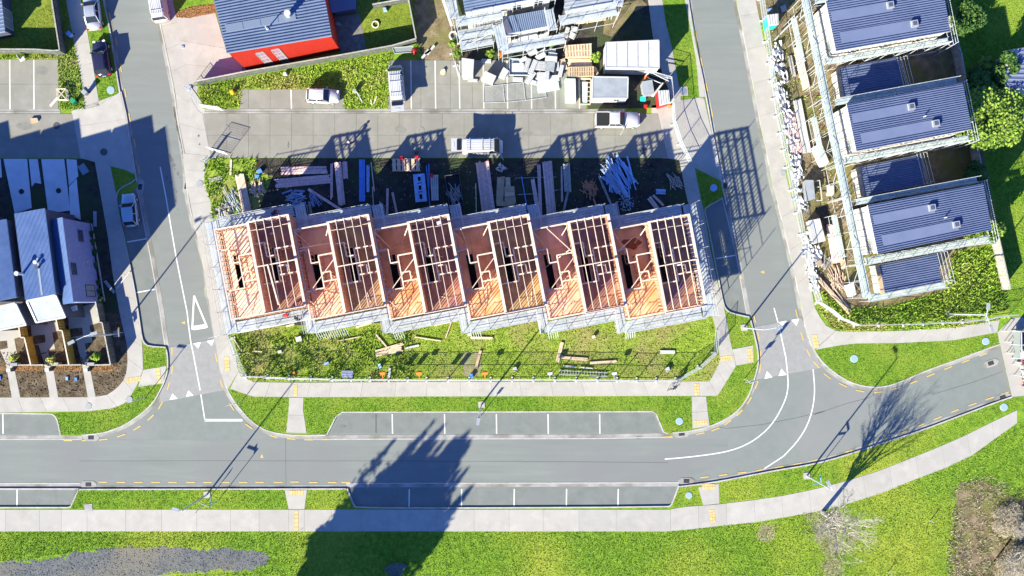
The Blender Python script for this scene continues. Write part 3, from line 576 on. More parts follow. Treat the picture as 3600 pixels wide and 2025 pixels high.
# shaded rear courts of the terrace
for q in ([(35, 143), (235, 143), (275, 560), (130, 605)], [(250, 145), (325, 145), (355, 355), (300, 345), (275, 380)], [(355, 145), (550, 145), (600, 580), (415, 605)], [(568, 145), (655, 150), (670, 290), (590, 370)], [(590, 380), (655, 310), (690, 660), (600, 620)], [(-300, 145), (12, 145), (22, 300), (-300, 320)]):
    structure('terrace_pad', MB().prism(WP(A(0, 500, q)), 0, .15), M['pad_pale'])
for x, y in ((188, 420), (503, 413)):
    c = W(*A(0, 500, [(x, y)])[0]); lidt = wthing('court_drain', 'black round opening in the %s shaded concrete pad behind the terrace' % ('narrow left' if x < 300 else 'wide right'), 'drain', c[0], c[1], .15)
    MB().cyl(c[0], c[1], .14, .17, .32, 18).build('rim', M['darkgrey'], lidt); MB().cyl(c[0], c[1], .15, .175, .25, 18).build('cover', M['black'], lidt)
# ================================================================ TIMBER FRAMED TERRACE
ANG = R(10.8)
def studs(mb, a, b, z0, z1, sp=.6, skip=(), th=.05, w=.09, noggin=True, plate=True):
    """open stud wall between two (x, y) points; skip = list of (from, to) along the wall left open (windows)"""
    a = Vector(a); b = Vector(b); L = (b - a).length; d = (b - a) / L; ang = math.atan2(d.y, d.x); n = max(1, round(L / sp))
    for i in range(n + 1):
        s = min(max(i * L / n, th), L - th)
        if any(q0 < s < q1 for q0, q1 in skip): continue
        p = a + d * s; mb.box(p.x, p.y, (z0 + z1) / 2, th, w, z1 - z0 - .09, ang)
    if noggin:
        for zz in (z0 + (z1 - z0) * .33, z0 + (z1 - z0) * .67):
            p = (a + b) / 2; mb.box(p.x, p.y, zz, L - .02, w * .8, .05, ang)
    if plate:
        p = (a + b) / 2; mb.box(p.x, p.y, z0 + .022, L, w, .044, ang)
    return mb
def wallpart(root, name, a, b, z0, z1, m='stud', top='pine_pale', tw=.14, **k):
    w = studs(MB(), a, b, z0, z1, **k).build(name, M[m], root)
    a = Vector(a); b = Vector(b); p = (a + b) / 2; d = b - a
    MB().box(p.x, p.y, z1 - .02, d.length + .05, tw, .06, math.atan2(d.y, d.x)).build('top_plate', M[top], w)
    return w
def sheathed(root, a, b, z0, z1, z2=None, th=.16):
    a = Vector(a); b = Vector(b); d = b - a; p = (a + b) / 2; ang = math.atan2(d.y, d.x)
    w = MB().box(p.x, p.y, (z0 + z1) / 2, d.length, th, z1 - z0, ang).build('party_wall', M['lining'], root)
    st = MB(); n = round(d.length / .6)
    for i in range(n + 1):
        q = a + d * (i / n) * .98 + d * .01
        for s in (-1, 1): st.box(q.x - math.sin(ang) * s * (th / 2 + .022), q.y + math.cos(ang) * s * (th / 2 + .022), (z0 + z1) / 2, .05, .04, z1 - z0 - .05, ang)
    st.build('stud_line', M['stud'], w)
    MB().box(p.x, p.y, z1 + .03, d.length + .08, th + .13, .06, ang).build('top_plate', M['pine_pale'], w)
    return w
Z1, ZO, ZR, D = 3.0, 5.75, 6.6, 10.25
def deck(root, x0, x1, m):
    v = (.12 + x0, .12 + x0 + .85)
    # plywood sheets round the open stairwell (x .75-1.6, y 2.9-6.9 in each unit)
    sx0, sx1 = x0 + .75, x0 + 1.6
    rects = [(x0, sx0, 0, D, 1), (sx0, x0 + 1.6, 0, 2.9, 1), (sx0, x0 + 1.6, 6.9, D, 1)]
    cols = [x0 + 1.6, x0 + 2.8, x1]
    for c0, c1 in zip(cols[:-1], cols[1:]): rects += [(c0, c1, 0, 2.5, 1), (c0, c1, 2.5, 5.0, 1), (c0, c1, 5.0, 7.6, 1), (c0, c1, 7.6, D, 1)]
    for a, b, y0, y1, _ in rects:
        MB().box((a + b) / 2, -(y0 + y1) / 2, Z1 - .06 + random.uniform(-.002, .002), b - a - .012, y1 - y0 - .012, .05).build('ply_panel', M[m], root)
    j = MB(); y = .2
    while y < D:
        if not 2.9 < y < 6.9: j.box((x0 + x1) / 2, -y, Z1 - .22, x1 - x0, .045, .24)
        y += .6
    j.build('floor_joists', M['stud'], root)
    t = MB()
    for (y0, y1) in ((2.9, 2.9), (6.9, 6.9)): t.box(x0 + 1.17, -y0, Z1 - .04, .9, .06, .1)
    for xx in (sx0, sx1): t.box(xx, -4.9, Z1 - .04, .06, 4, .1)
    t.build('stairwell_trim', M['pine'], root)
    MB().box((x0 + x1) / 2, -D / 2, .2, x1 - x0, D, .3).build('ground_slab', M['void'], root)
def partitions(root, x0, w, ztop):
    for n, (a, b) in enumerate((((.05, 2.45), (1.2, 2.45)), ((1.2, 2.5), (1.2, 4.05)), ((1.25, 4.05), (2.15, 4.05)), ((2.15, 3.35), (w - .05, 3.35)),
                 ((2.15, 3.4), (2.15, 7.0)), ((2.2, 6.3), (w - .05, 6.3)), ((2.2, 5.3), (3.15, 5.3)), ((3.15, 5.35), (3.15, 6.25)), ((.05, 7.0), (2.1, 7.0)))):
        wallpart(root, 'partition_wall', (x0 + a[0], -a[1]), (x0 + b[0], -b[1]), Z1, ztop, sp=.6, noggin=False)
def open_unit():
    r = thing('unfinished_townhouse', 'x', 'townhouse'); deck(r, 0.04, 3.98, 'deck_orange')
    for y, yy in ((-.06, 'n'), (-D + .06, 's')):
        wallpart(r, 'ground_wall', (.0, y), (4.0, y), .35, Z1 - .35, top='pine', noggin=True)
        wallpart(r, 'front_wall', (0, y), (4.0, y), Z1, ZO, sp=.45, skip=((1.1, 1.9),) if yy == 's' else ((2.6, 3.6),), noggin=yy == 'n')
    wallpart(r, 'side_wall', (.06, -.1), (.06, -D + .1), Z1, ZO, sp=.5)
    MB().box(.05, -D / 2, 1.5, .1, D - .2, 2.6).build('ground_side_wall', M['lining'], r)
    partitions(r, 0, 4.0, ZO - .15)
    br = MB()
    for a, b in (((.1, -.3), (1.4, -2.4)), ((.2, -8.0), (1.5, -D + .2)), ((3.9, -.4), (2.6, -1.9))): br.beam((a[0], a[1], ZO - .1), (b[0], b[1], Z1 + .1), .09, .045)
    br.beam((0.1, -7.6, ZO), (3.9, -4.0, ZO + .03), .09, .03); br.build('temporary_brace', M['pine'], r)
    return r
def rafter_unit():
    x0, x1 = 4.06, 8.5
    r = thing('unfinished_townhouse', 'x', 'townhouse'); deck(r, x0 + .1, x1 - .1, 'deck_brown')
    for y, yy in ((-.06, 'n'), (-D + .06, 's')):
        wallpart(r, 'ground_wall', (x0, y), (x1, y), .35, Z1 - .35, top='pine')
        wallpart(r, 'front_wall', (x0 + .1, y), (x1 - .1, y), Z1, ZR, sp=.4, skip=((1.2, 2.1),) if yy == 's' else ((2.9, 3.8), (.9, 1.6)), noggin=yy == 'n')
    sheathed(r, (x0, 0), (x0, -D), Z1 - .3, ZR); sheathed(r, (x1, 0), (x1, -D), Z1 - .3, ZR - .25)
    for x in (x0, x1): MB().box(x, -D / 2, 1.5, .12, D - .2, 2.4).build('ground_side_wall', M['lining'], r)
    partitions(r, x0, x1 - x0, ZO)
    for k in range(1, 5):
        x = x0 + (x1 - x0) * k / 5
        MB().beam((x, .12, ZR + .04), (x, -D - .1, ZR - .08), .06, .2).build('rafter', M['pine_pale'], r)
    MB().beam((x0 + .1, -5.05, ZR + .06), (x1 - .1, -5.05, ZR + .03), .11, .14).build('cross_beam', M['pine_pale'], r)
    e = MB()
    for y in (-.02, -D - .02): e.beam((x0 - .1, y, ZR + .06), (x1 + .1, y, ZR + .06), .08, .18)
    e.build('fascia_board', M['pine_pale'], r)
    nog = MB()
    for k in range(5):
        xx = x0 + (x1 - x0) * (k + .5) / 5
        for y in (-1.0 - .07 * (k % 2),): nog.box(xx, y, ZR - .02, .78, .05, .14)
    nog.build('blocking', M['pine'], r)
    return r
pairs = [W(748 + 280.7 * i, 806.5 - .3 * i, 6.0) for i in range(6)]
ordn = ['first', 'second', 'third', 'fourth', 'fifth', 'sixth']
extra = ['open to the left road', 'beside the unit with the workers', 'with a bare black stairwell', 'near the terrace middle', 'crossed by long loose braces', 'with a brown floor stain']
pu, pr = open_unit(), rafter_unit()
for i, (x, y) in enumerate(pairs):
    a = pu if i == 0 else copy_tree(pu); b = pr if i == 0 else copy_tree(pr)
    for o in (a, b): o.location = (x, y, 0); o.rotation_euler = (0, 0, ANG); o['group'] = 'timber framed townhouses of the stepped terrace'
    a['label'] = 'roofless orange floored unfinished townhouse, %s such from the left, %s' % (ordn[i], extra[i])
    b['label'] = 'unfinished townhouse with bare white rafters over dark floor, %s such from the left' % ordn[i]
def retint(root, names, m):
    for ch in root.children:
        if ch.name.split('.')[0] in names: ch.material_slots[0].link = 'OBJECT'; ch.material_slots[0].material = M[m]
def loc(i, x, y, z=0.0):                          # terrace coordinates -> world
    ox, oy = pairs[i]; return (ox + math.cos(ANG) * x - math.sin(ANG) * y, oy + math.sin(ANG) * x + math.cos(ANG) * y, z)
east = [c_ for c_ in b.children if c_.name.split('.')[0] in ('party_wall', 'ground_side_wall')]
for c_ in east:                                   # the last townhouse has an open stud end wall on both floors
    if max(v.co.x for v in c_.data.vertices) > 8:
        for k_ in list(c_.children): bpy.data.objects.remove(k_)
        bpy.data.objects.remove(c_)
wallpart(b, 'side_wall', (8.5, -.1), (8.5, -D + .1), Z1, ZR, sp=.45, top='pine_pale', tw=.3)
wallpart(b, 'side_wall', (8.5, -.1), (8.5, -D + .1), .35, Z1 - .35, sp=.6, top='pine')
kids = [o for o in bpy.data.objects if o.parent is None and o.name.startswith('unfinished_townhouse')]
for o in kids:
    l = o['label']
    if 'rafters' in l and (' second ' in l or ' fourth ' in l): retint(o, ('ply_panel',), 'deck_ochre')
    if 'roofless' in l and ' first ' in l: retint(o, ('ply_panel',), 'deck_sunlit')
    if 'roofless' in l and (' fifth ' in l or ' second ' in l): retint(o, ('ply_panel',), 'deck_pink')
# loose things on the decks
for i in range(6):
    rg = random.Random(40 + i)
    for k, (u, wd) in enumerate(((rg.uniform(2.3, 3.4), 'orange deck'), (rg.uniform(6.0, 7.9), 'rafter shaded deck'))):
        v = -rg.uniform(7.4, 9.4); a = rg.uniform(0, 3.1); L = rg.uniform(.9, 2.0)
        p = loc(i, u - math.cos(a) * L / 2, v - math.sin(a) * L / 2, Z1 + .03); q = loc(i, u + math.cos(a) * L / 2, v + math.sin(a) * L / 2, Z1 + .03)
        MB().beam(p, q, .10, .05).solo('loose_offcut', M['pine_pale'], 'short pine offcut on the %s %s from the left' % (ordn[i], wd), 'offcut', 'pine offcuts lying on the decks')
def board(label, p0, p1, w=.14, h=.05, m='pine', cat='board', name='loose_board', group=None):
    return MB().beam(p0, p1, w, h).solo(name, M[m], label, cat, group)
board('long pale board lying across the rafters of the first raftered frame', loc(0, 5.4, -5.0, ZR + .2), loc(0, 5.75, -9.6, ZR + .12), .16)
for i, (a, b) in ((1, ((.4, -2.2, 5.9), (3.8, -2.0, 3.4))), (2, ((1.0, -2.4, 3.1), (3.6, -1.7, 3.1))), (4, ((1.6, -.2, 5.9), (4.4, -4.0, 6.1))), (4, ((.3, -4.6, 3.2), (3.7, -3.0, 5.9))), (3, ((.9, -.1, 5.9), (1.5, -2.9, 3.1))), (5, ((.2, -2.6, 5.7), (2.6, -1.2, 3.1)))):
    board('loose pine brace in the %s orange floored frame, %s' % (ordn[i], {1: 'across its upper room', 2: 'lying on its upper deck', 3: 'leaning at its back', 5: 'beside the damp stain'}.get(i, 'running high towards the rafters' if a[2] > 5 else 'slanting over the stairwell')), loc(i, *a), loc(i, *b), .09, .045)
board('short pale board lying askew on the deck of the third raftered frame', loc(2, 5.6, -3.6, Z1 + .1), loc(2, 6.9, -4.3, Z1 + .1), .12)
st = MB(); c = loc(5, 2.3, -1.9)
st.prism([(c[0] + 1.05 * math.cos(t) * (1 + .25 * math.sin(3 * t)), c[1] + .62 * math.sin(t) * (1 + .2 * math.cos(5 * t))) for t in np.linspace(0, 2 * math.pi, 22)[:-1]], Z1 - .03, Z1 - .018)
st.solo('damp_stain', mat('damp_brown', (.16, .04, .012), (.27, .09, .025), 3, .5), 'dark red brown damp stain on the deck of the sixth orange floored frame', 'stain')
for i, x, y, n in ((0, 5.6, -1.3, 'first'), (2, 7.4, -.75, 'third')):
    c = loc(i, x, y); MB().box(c[0], c[1], Z1 + .06 if i == 0 else ZR + .05, .3 if i == 0 else .5, .2 if i == 0 else .36, .12, .3).solo('white_bag', M['wrap'], 'small white bag on the floor of the %s raftered frame' % n, 'bag')
# ---------------------------------------------------------------- scaffolding
class Scaf:
    def __init__(s, root, m='plank', tube='alu'): s.root = root; s.m = M[m]; s.t = MB(); s.tm = M[tube]; s.k = 0; s.tc = 0
    def run(s, a, b, z, width=1.15, side=1, top=1.1, boards=4, bay=2.4, ground=0.1, rails=True, planks=True, inner=True, zig=False):
        a = Vector((a[0], a[1], 0)); b = Vector((b[0], b[1], 0)); L = (b - a).length; d = (b - a) / L; nrm = Vector((-d.y, d.x, 0)) * side
        n = max(1, round(L / bay)); ang = math.atan2(d.y, d.x); bw = width / boards
        for i in range(n):
            if planks:
                for j in range(boards):
                    p = a + d * (L * (i + .5) / n) + nrm * (bw * (j + .5))
                    MB().box(p.x, p.y, z + random.uniform(-.008, .008), L / n - .04, bw - .035, .05, ang + random.uniform(-.004, .004)).build('plank', s.m, s.root); s.k += 1
        for i in range(n + 1):
            p = a + d * (L * i / n)
            for w in ((0.02, width) if inner else (width,)):
                q = p + nrm * w; hi = z + top if w > .1 else z + .3
                s.t.tube((q.x, q.y, ground), (q.x, q.y, hi), .033, n=5)
            q0 = p - nrm * .05; q1 = p + nrm * (width + .12)
            s.t.tube((q0.x, q0.y, z - .06), (q1.x, q1.y, z - .06), .03, n=5)
        for zz, w in ([(z + .5, width), (z + 1.0, width)] + ([(z + 2.0, width)] if top > 2 else []) if rails else []) + [(z - .07, width), (z - .07, .02), (1.9, width)]:
            q0 = a + nrm * w; q1 = b + nrm * w; s.t.tube((q0.x, q0.y, zz), (q1.x, q1.y, zz), .03, n=5)
        if zig:
            for i in range(n):
                p = a + d * (L * i / n) + nrm * width; q = a + d * (L * (i + 1) / n) + nrm * width; u = (z - 1.8, z + 1.0) if i % 2 else (z + 1.0, z - 1.8)
                s.t.tube((p.x, p.y, u[0]), (q.x, q.y, u[1]), .025, n=5)
        return s
    def brace(s, a, b): s.t.tube(a, b, .028, n=5); return s
    def done(s): s.t.build('tube_frame', s.tm, s.root)
c0 = loc(2, 8, -5)
sc = wthing('scaffold', 'grey plank scaffold stepping all round the timber framed terrace', 'scaffolding', c0[0], c0[1], 0)
S = Scaf(sc)
for i in range(6):
    S.run(loc(i, -.2, -D - .2), loc(i, 8.62, -D - .2), 3.05, 1.25, -1, top=2.1)                 # south face
    S.run(loc(i, -.25, .2), loc(i, 8.55, .2), 3.05, 1.15, 1, top=2.1)                          # north face
    if i < 5:
        S.run(loc(i, 8.72, .2 + 1.1), loc(i, 8.72, -1.35), 3.05, 1.2, 1, inner=False, top=2.1)   # return on the north side
        S.run(loc(i, 8.62, -D - .2), loc(i, 8.62, -D - 3.0), 3.05, 1.1, -1, top=2.1)            # return on the south side
S.run(loc(0, -.3, 1.3), loc(0, -.3, -D - 1.4), 3.05, 1.25, -1, top=2.1)
S.run(loc(5, 8.8, 1.3), loc(5, 8.8, -D - 1.4), 3.05, 1.25, 1, top=3.2)
for y in (-1, -5, -9):                                                              # raking ties on both ends
    a = loc(0, -1.45, y); b = loc(0, -2.3, y - .4); S.brace((a[0], a[1], 6.2), (b[0], b[1], .1))
    a = loc(5, 9.95, y); b = loc(5, 11.0, y + .3); S.brace((a[0], a[1], 6.2), (b[0], b[1], .1))
a = loc(0, -2.8, -D - 1.5); b = loc(0, 2.2, -D - 1.1); S.brace((a[0], a[1], 5.9), (b[0], b[1], 5.9))
S.done()
for k, (i, x, y) in enumerate(((0, 8.9, -D - 3.0), (1, 8.9, -D - 3.0), (2, 8.9, -D - 3.0), (3, 8.9, -D - 3.0), (4, 8.9, -D - 3.0), (1, 1.3, -D - 1.5))):
    # ladder or bundle of guard tubes standing out from each step
    r = wthing('tube_rack', 'row of upright white guard tubes at the %s step of the scaffold front' % (ordn[k] if k < 5 else 'second comb'), 'scaffold rail', *loc(i, x, y)[:2], 0, 'guard tubes along the scaffold front')
    n = 5 if k < 5 else 10
    for j in range(n):
        p = loc(i, x - .5 + j * .26, y, 0); q = loc(i, x - .5 + j * .26 + .05, y - .9, 0)
        MB().tube((p[0], p[1], 3.0), (q[0], q[1], 1.9), .035, n=5).build('tube', M['alu'], r)
# ================================================================ OTHER BUILDINGS
def corr(mb, q, n, amp=.035, drop=.0):
    """ribbed roofing over quad q = (a, b, c, d) of 3-D points: ribs run a->b, n ribs between a and d"""
    a, b, c, d = [Vector(p) for p in q]; vs = []; fs = []
    for i in range(n):
        for t, z in ((0, 0), (.55, 0), (.65, amp), (.9, amp)):
            f = (i + t) / n; vs += [a.lerp(d, f) + Vector((0, 0, z)), b.lerp(c, f) + Vector((0, 0, z))]
    vs += [d, c]
    for k in range(len(vs) // 2 - 1): fs.append((2 * k, 2 * k + 1, 2 * k + 3, 2 * k + 2))
    return mb.add(vs, fs)
def P3(px, py, h): x, y = W(px, py, h); return (x, y, h)
def lerp2(q, u, v):                                # bilinear in a roof quad (a->b = u, a->d = v)
    a, b, c, d = [Vector(p) for p in q]; return a.lerp(b, u).lerp(d.lerp(c, u), v)
def shell(root, q, m, z0=.1, inset=.25, name='wall'):
    """four walls below a roof quad, each its own part"""
    cen = sum((Vector(p) for p in q), Vector()) / 4; g = []
    for p in q:
        v = Vector(p); d = (cen - v); d.z = 0; v = v + d.normalized() * inset * 1.4; g.append(v)
    ws = []
    for i in range(4):
        a = g[i]; b = g[(i + 1) % 4]; mb = MB(); n = Vector((b.y - a.y, a.x - b.x, 0)).normalized()
        if n.dot(cen - (a + b) / 2) < 0: n = -n
        t = .14; e = (b - a).normalized() * .0
        mb.add([(a.x, a.y, z0), (b.x, b.y, z0), (b.x, b.y, b.z - .06), (a.x, a.y, a.z - .06)] + [(a.x + n.x * t, a.y + n.y * t, z0), (b.x + n.x * t, b.y + n.y * t, z0), (b.x + n.x * t, b.y + n.y * t, b.z - .06), (a.x + n.x * t, a.y + n.y * t, a.z - .06)],
               [(0, 1, 2, 3), (7, 6, 5, 4), (0, 3, 7, 4), (1, 5, 6, 2), (3, 2, 6, 7)])
        ws.append((mb.build(name, M[m], root), a, b, -n))
    return ws
def window(wall, a, b, n, f0, f1, z0, z1, glass='glass', frame='white'):
    """a framed window on the wall running a->b, outward normal n"""
    p0 = a.lerp(b, f0); p1 = a.lerp(b, f1); c = (p0 + p1) / 2; d = (p1 - p0); ang = math.atan2(d.y, d.x); L = Vector((d.x, d.y)).length; zc = (z0 + z1) / 2
    fr = MB()
    for s in (-1, 1):
        fr.box(c.x + n.x * .03 + math.cos(ang) * s * L / 2, c.y + n.y * .03 + math.sin(ang) * s * L / 2, zc, .07, .09, z1 - z0, ang)
        fr.box(c.x + n.x * .03, c.y + n.y * .03, zc + s * (z1 - z0) / 2, L + .07, .09, .07, ang)
    fr.box(c.x + n.x * .03, c.y + n.y * .03, zc, .05, .07, z1 - z0 - .07, ang)
    w = fr.build('window', M[frame], wall)
    MB().box(c.x + n.x * .012, c.y + n.y * .012, zc, L - .05, .02, z1 - z0 - .05, ang).build('pane', M[glass], wall)
    return w
def roofslab(root, q, m, n, fascia='flash_grey', th=.12, amp=.04):
    under = MB(); under.add([tuple(p) for p in q] + [(p[0], p[1], p[2] - th) for p in q], [(7, 6, 5, 4), (0, 1, 5, 4), (1, 2, 6, 5), (2, 3, 7, 6), (3, 0, 4, 7)])
    r = corr(MB(), [(p[0], p[1], p[2] + .006) for p in q], n, amp).build('roof', M[m], root)
    under.build('fascia', M[fascia], r); return r
def onroof(q, u0, u1, v0, v1, dz, th=.02):
    c = [lerp2(q, u, v) for u, v in ((u0, v0), (u1, v0), (u1, v1), (u0, v1))]
    return MB().add([(p.x, p.y, p.z + dz) for p in c] + [(p.x, p.y, p.z + dz + th) for p in c], [(4, 5, 6, 7), (0, 1, 5, 4), (1, 2, 6, 5), (2, 3, 7, 6), (3, 0, 4, 7)])
# --- three violet roofed houses on the right, each with a lower garage roof
rq = [[(2903, 4, 6.7), (3310, -66, 6.7), (3340, 111, 6.7), (2939, 180, 6.7)],
      [(2976, 366, 6.7), (3384, 292, 6.7), (3417, 455, 6.7), (3011, 532, 6.7)],
      [(3050, 721, 6.7), (3456, 645, 6.7), (3487, 808, 6.7), (3086, 893, 6.7)]]
gq = [[(2953, 236, 3.4), (3160, 200, 3.4), (3176, 303, 3.4), (2970, 345, 3.4)], [(3024, 585, 3.4), (3238, 543, 3.4), (3250, 649, 3.4), (3042, 688, 3.4)], [(3092, 931, 3.4), (3294, 891, 3.4), (3311, 993, 3.4), (3111, 1031, 3.4)]]
nm = ['top right violet roofed house in scaffolding cut by the picture edge', 'middle violet roofed house in scaffolding', 'lower right violet roofed house in scaffolding above the weedy lawn']
for i in range(3):
    q = [P3(*p) for p in rq[i]]; c = lerp2(q, .5, .5)
    h = wthing('house', nm[i] + ' with two roof boxes', 'house', c.x, c.y, 0, 'violet roofed houses on the right')
    ws = shell(h, q, 'cream', inset=.18)
    rf = roofslab(h, q, 'roof_purple', 22, 'cream', .18, .075)
    # west wall windows
    w, a, b, n = ws[3]
    window(w, a, b, n, .06, .3, 3.6, 5.6, 'glass_pale'); window(w, a, b, n, .08, .34, .6, 2.3, 'glass_pale')
    w, a, b, n = ws[2]
    for f in (.15, .45, .75): window(w, a, b, n, f, f + .09, 3.9, 5.4, 'glass')
    # raised boarding on the west end, and boarding lines
    bd = MB(); w, a, b, n = ws[3]
    for k in range(9):
        zz = 2.0 + k * .5; p = (a + b) / 2; bd.box(p.x + n.x * .02, p.y + n.y * .02, zz, (b - a).length * .98, .03, .03, math.atan2(b.y - a.y, b.x - a.x))
    bd.build('weatherboard', M['white'], w)
    for (u0, u1, v0, v1, bu, bv) in ((.02, .55, .22, .42, .525, .30), (.06, .72, .65, .86, .70, .74)):
        onroof(q, u0, u1, v0, v1, .078, .012).build('flat_flashing', M['flash_purple'], rf)
        bx = lerp2(q, bu, bv)
        MB().box(bx.x, bx.y, bx.z + .2, .72, .72, .4, ANG - R(1)).build('roof_box', M['canopy'], rf)
        MB().box(bx.x, bx.y, bx.z + .41, .42, .42, .05, ANG).build('roof_box_opening', M['navywall'], rf)
    if i: v = lerp2(q, .62, .55); MB().tube((v.x, v.y, v.z), (v.x, v.y, v.z + .55), .07).build('vent_pipe', M['white'], rf)
    g2 = [P3(*p) for p in gq[i]]
    shell(h, g2, 'cream', inset=.1, name='garage_wall'); roofslab(h, g2, 'roof_purple', 13, 'cream', .14, .075)
    # timber fascia strip on the west edge of the garage roof
    a = Vector(g2[0]); d = Vector(g2[3]); e = (Vector(g2[1]) - a).normalized() * .45
    MB().add([tuple(a - e + Vector((0, 0, .0))), tuple(a), tuple(d), tuple(d - e)] + [(p.x, p.y, p.z - .2) for p in (a - e, a, d, d - e)], [(3, 2, 1, 0), (4, 5, 6, 7), (0, 1, 5, 4), (1, 2, 6, 5), (2, 3, 7, 6), (3, 0, 4, 7)][:]).build('garage_fascia', M['ply'], h)
    # scaffold of this house
    s0 = wthing('scaffold', ['pale green tinted scaffold round the top right violet roofed house', 'pale green tinted scaffold round the middle violet roofed house', 'pale green tinted scaffold round the lower right violet roofed house'][i], 'scaffolding', c.x - 7, c.y, 0, 'scaffolds round the violet roofed houses')
    S = Scaf(s0, 'plank_g'); nw, ne, se_, sw = [Vector(p) for p in q]; ex = (ne - nw).normalized(); ey = (sw - nw).normalized()
    def at(u, v): p = nw + ex * u + ey * v; return (p.x, p.y)
    Ww = (sw - nw).length; Lw = (ne - nw).length
    S.run(at(-1.0, -1.3), at(-1.0, Ww + 4.6), 5.0, .9, -1, boards=3, bay=1.9, zig=True); S.run(at(-2.15, .3), at(-2.15, Ww - .3), 3.0, .6, -1, top=.9, boards=2)
    S.run(at(-.9, Ww + .25), at(Lw + .2, Ww + .25), 5.2, .72, -1, boards=3, bay=1.8, zig=True); S.run(at(-.6, -.3), at(Lw + .2, -.3), 5.2, .6, 1, boards=2, zig=True)
    S.run(at(Lw + .25, -.3), at(Lw + .25, Ww + 1.2), 5.2, .5, 1, planks=False, inner=False)
    S.run(at(7.7, Ww + 1.3), at(7.9, Ww + 4.7), 2.6, 1.2, 1, planks=False, rails=False)
    for k in range(4): p = at(7.9 + k * .38, Ww + 1.2); r2 = at(8.05 + k * .38, Ww + 5.0); S.brace((p[0], p[1], 3.6), (r2[0], r2[1], 3.6))
    if i == 2: S.run(at(-.6, Ww + 4.4), at(8.2, Ww + 4.4), 3.2, .8, -1, boards=3)
    p = at(-2.0, Ww + 1.2); r2 = at(-1.0, -1); S.brace((p[0], p[1], 6.0), (r2[0], r2[1], 4))
    S.done()
# --- red walled house
q = [P3(715, -150, 7.9), P3(1100, -235, 6.3), P3(1166, 126, 6.3), P3(797, 187, 7.9)]
c = lerp2(q, .5, .6); h = wthing('house', 'blue grey roofed house with a bright red side wall at the upper left', 'house', c.x, c.y, 0)
ws = shell(h, q, 'red_clad', inset=.10); roof = roofslab(h, q, 'roof_grey', 34, 'flash_grey', .2, .08)
w, a, b, n = ws[2]; Lh = (b - a).length; rb = MB()
ang = math.atan2(b.y - a.y, b.x - a.x)
for k in range(60):
    p = a.lerp(b, (k + .5) / 60); rb.box(p.x + n.x * .02, p.y + n.y * .02, (p.z - .1) / 2, .05, .04, p.z - .2, ang)
rb.build('cladding_rib', M['red_clad'], w)
for f0, f1 in ((.54, .62), (.70, .78)):
    for z0, z1, gl, in ((.3, 1.9, 'glass_pale'), (2.0, 3.1, 'glass'), (3.4, 4.2, 'glass'), (4.3, 5.4, 'glass_pale')): window(w, a, b, n, f0, f1, z0, z1 + .0, gl, 'grey')
    p = a.lerp(b, (f0 + f1) / 2); MB().box(p.x + n.x * .01, p.y + n.y * .01, 3.0, Lh * .08, .05, 5.4, ang).build('window_panel', M['flash_grey'], w)
for k in range(4): onroof(q, .045 + k * .165, .045 + (k + 1) * .165 - .004, .715, .79, .083, .012).build('flat_flashing', M['flash_grey'], roof)
p = lerp2(q, .64, .735); MB().cyl(p.x, p.y, p.z, p.z + .75, .30, 18).cyl(p.x, p.y, p.z + .75, p.z + .85, .36, 18).build('roof_vent', M['white'], roof)
p = lerp2(q, .42, .83); MB().cyl(p.x, p.y, p.z, p.z + 1.0, .07, 10).cyl(p.x, p.y, p.z, p.z + .1, .16, 10).build('flue_pipe', M['white'], roof)
q2 = [P3(1142, -60, 2.6), P3(1250, -75, 2.6), P3(1251, 30, 2.6), P3(1166, 46, 2.6)]
roofslab(h, q2, 'flash_purple', 6, 'navywall', .1, .02); shell(h, q2, 'navywall', inset=.3, name='lean_to_wall')
# --- house under construction, top middle
q = [P3(1600, -160, 6.6), P3(1905, -215, 6.6), P3(1940, -16, 6.6), P3(1635, 44, 6.6)]
c = lerp2(q, .5, .5); h = wthing('house', 'half finished white house with grey battened roofs inside scaffolding at the top middle', 'house', c.x, c.y, 0)
ws = shell(h, q, 'white', inset=.12); rf = roofslab(h, q, 'roof_grey', 20, 'white', .15, .05)
w, a, b, n = ws[2]; window(w, a, b, n, .08, .2, 3.9, 5.5, 'glass'); window(w, a, b, n, .34, .46, 3.9, 5.5, 'glass'); window(w, a, b, n, .78, .92, 4.2, 5.3, 'glass_pale')
q2 = [P3(1756, 62, 4.6), P3(1928, 31, 4.6), P3(1938, 90, 4.4), P3(1773, 122, 4.4)]
ws = shell(h, q2, 'white', inset=.08, name='porch_wall'); a_, b_, c_, d_ = q2; roofslab(h, [b_, c_, d_, a_], 'roof_grey', 24, 'white', .12, .05)
w, a, b, n = ws[2]; window(w, a, b, n, .1, .28, 1.6, 3.2, 'glass'); window(w, a, b, n, .7, .88, 1.6, 3.2, 'glass')
onroof(q2, .02, .17, .05, .95, .055, .03).build('roofing_stack', M['navywall'], h)
q3 = [P3(1985, -180, 5.8), P3(2175, -215, 5.8), P3(2150, 10, 5.8), P3(1985, 42, 5.8)]
shell(h, q3, 'white', inset=.3, name='wing_wall'); roofslab(h, q3, 'canopy', 16, 'white', .12, .03)
s0 = wthing('scaffold', 'silver scaffold with long planks round the half finished white house', 'scaffolding', c.x, c.y - 5, 0)
S = Scaf(s0)
def T(x, y, h=5.0): return W(x, y, h)
S.run(T(1600, 60), T(1760, 30), 5.0, 1.1, -1); S.run(T(1607, 92), T(1730, 70), 3.4, 1.1, -1); S.run(T(1612, 124), T(1728, 102), 2.6, 1.0, -1)
S.run(T(1732, 85), T(1752, 172), 4.6, 1.1, 1); S.run(T(1760, 145), T(1985, 104), 3.6, 1.1, -1); S.run(T(1945, 28), T(1960, 100), 4.8, 1.0, -1)
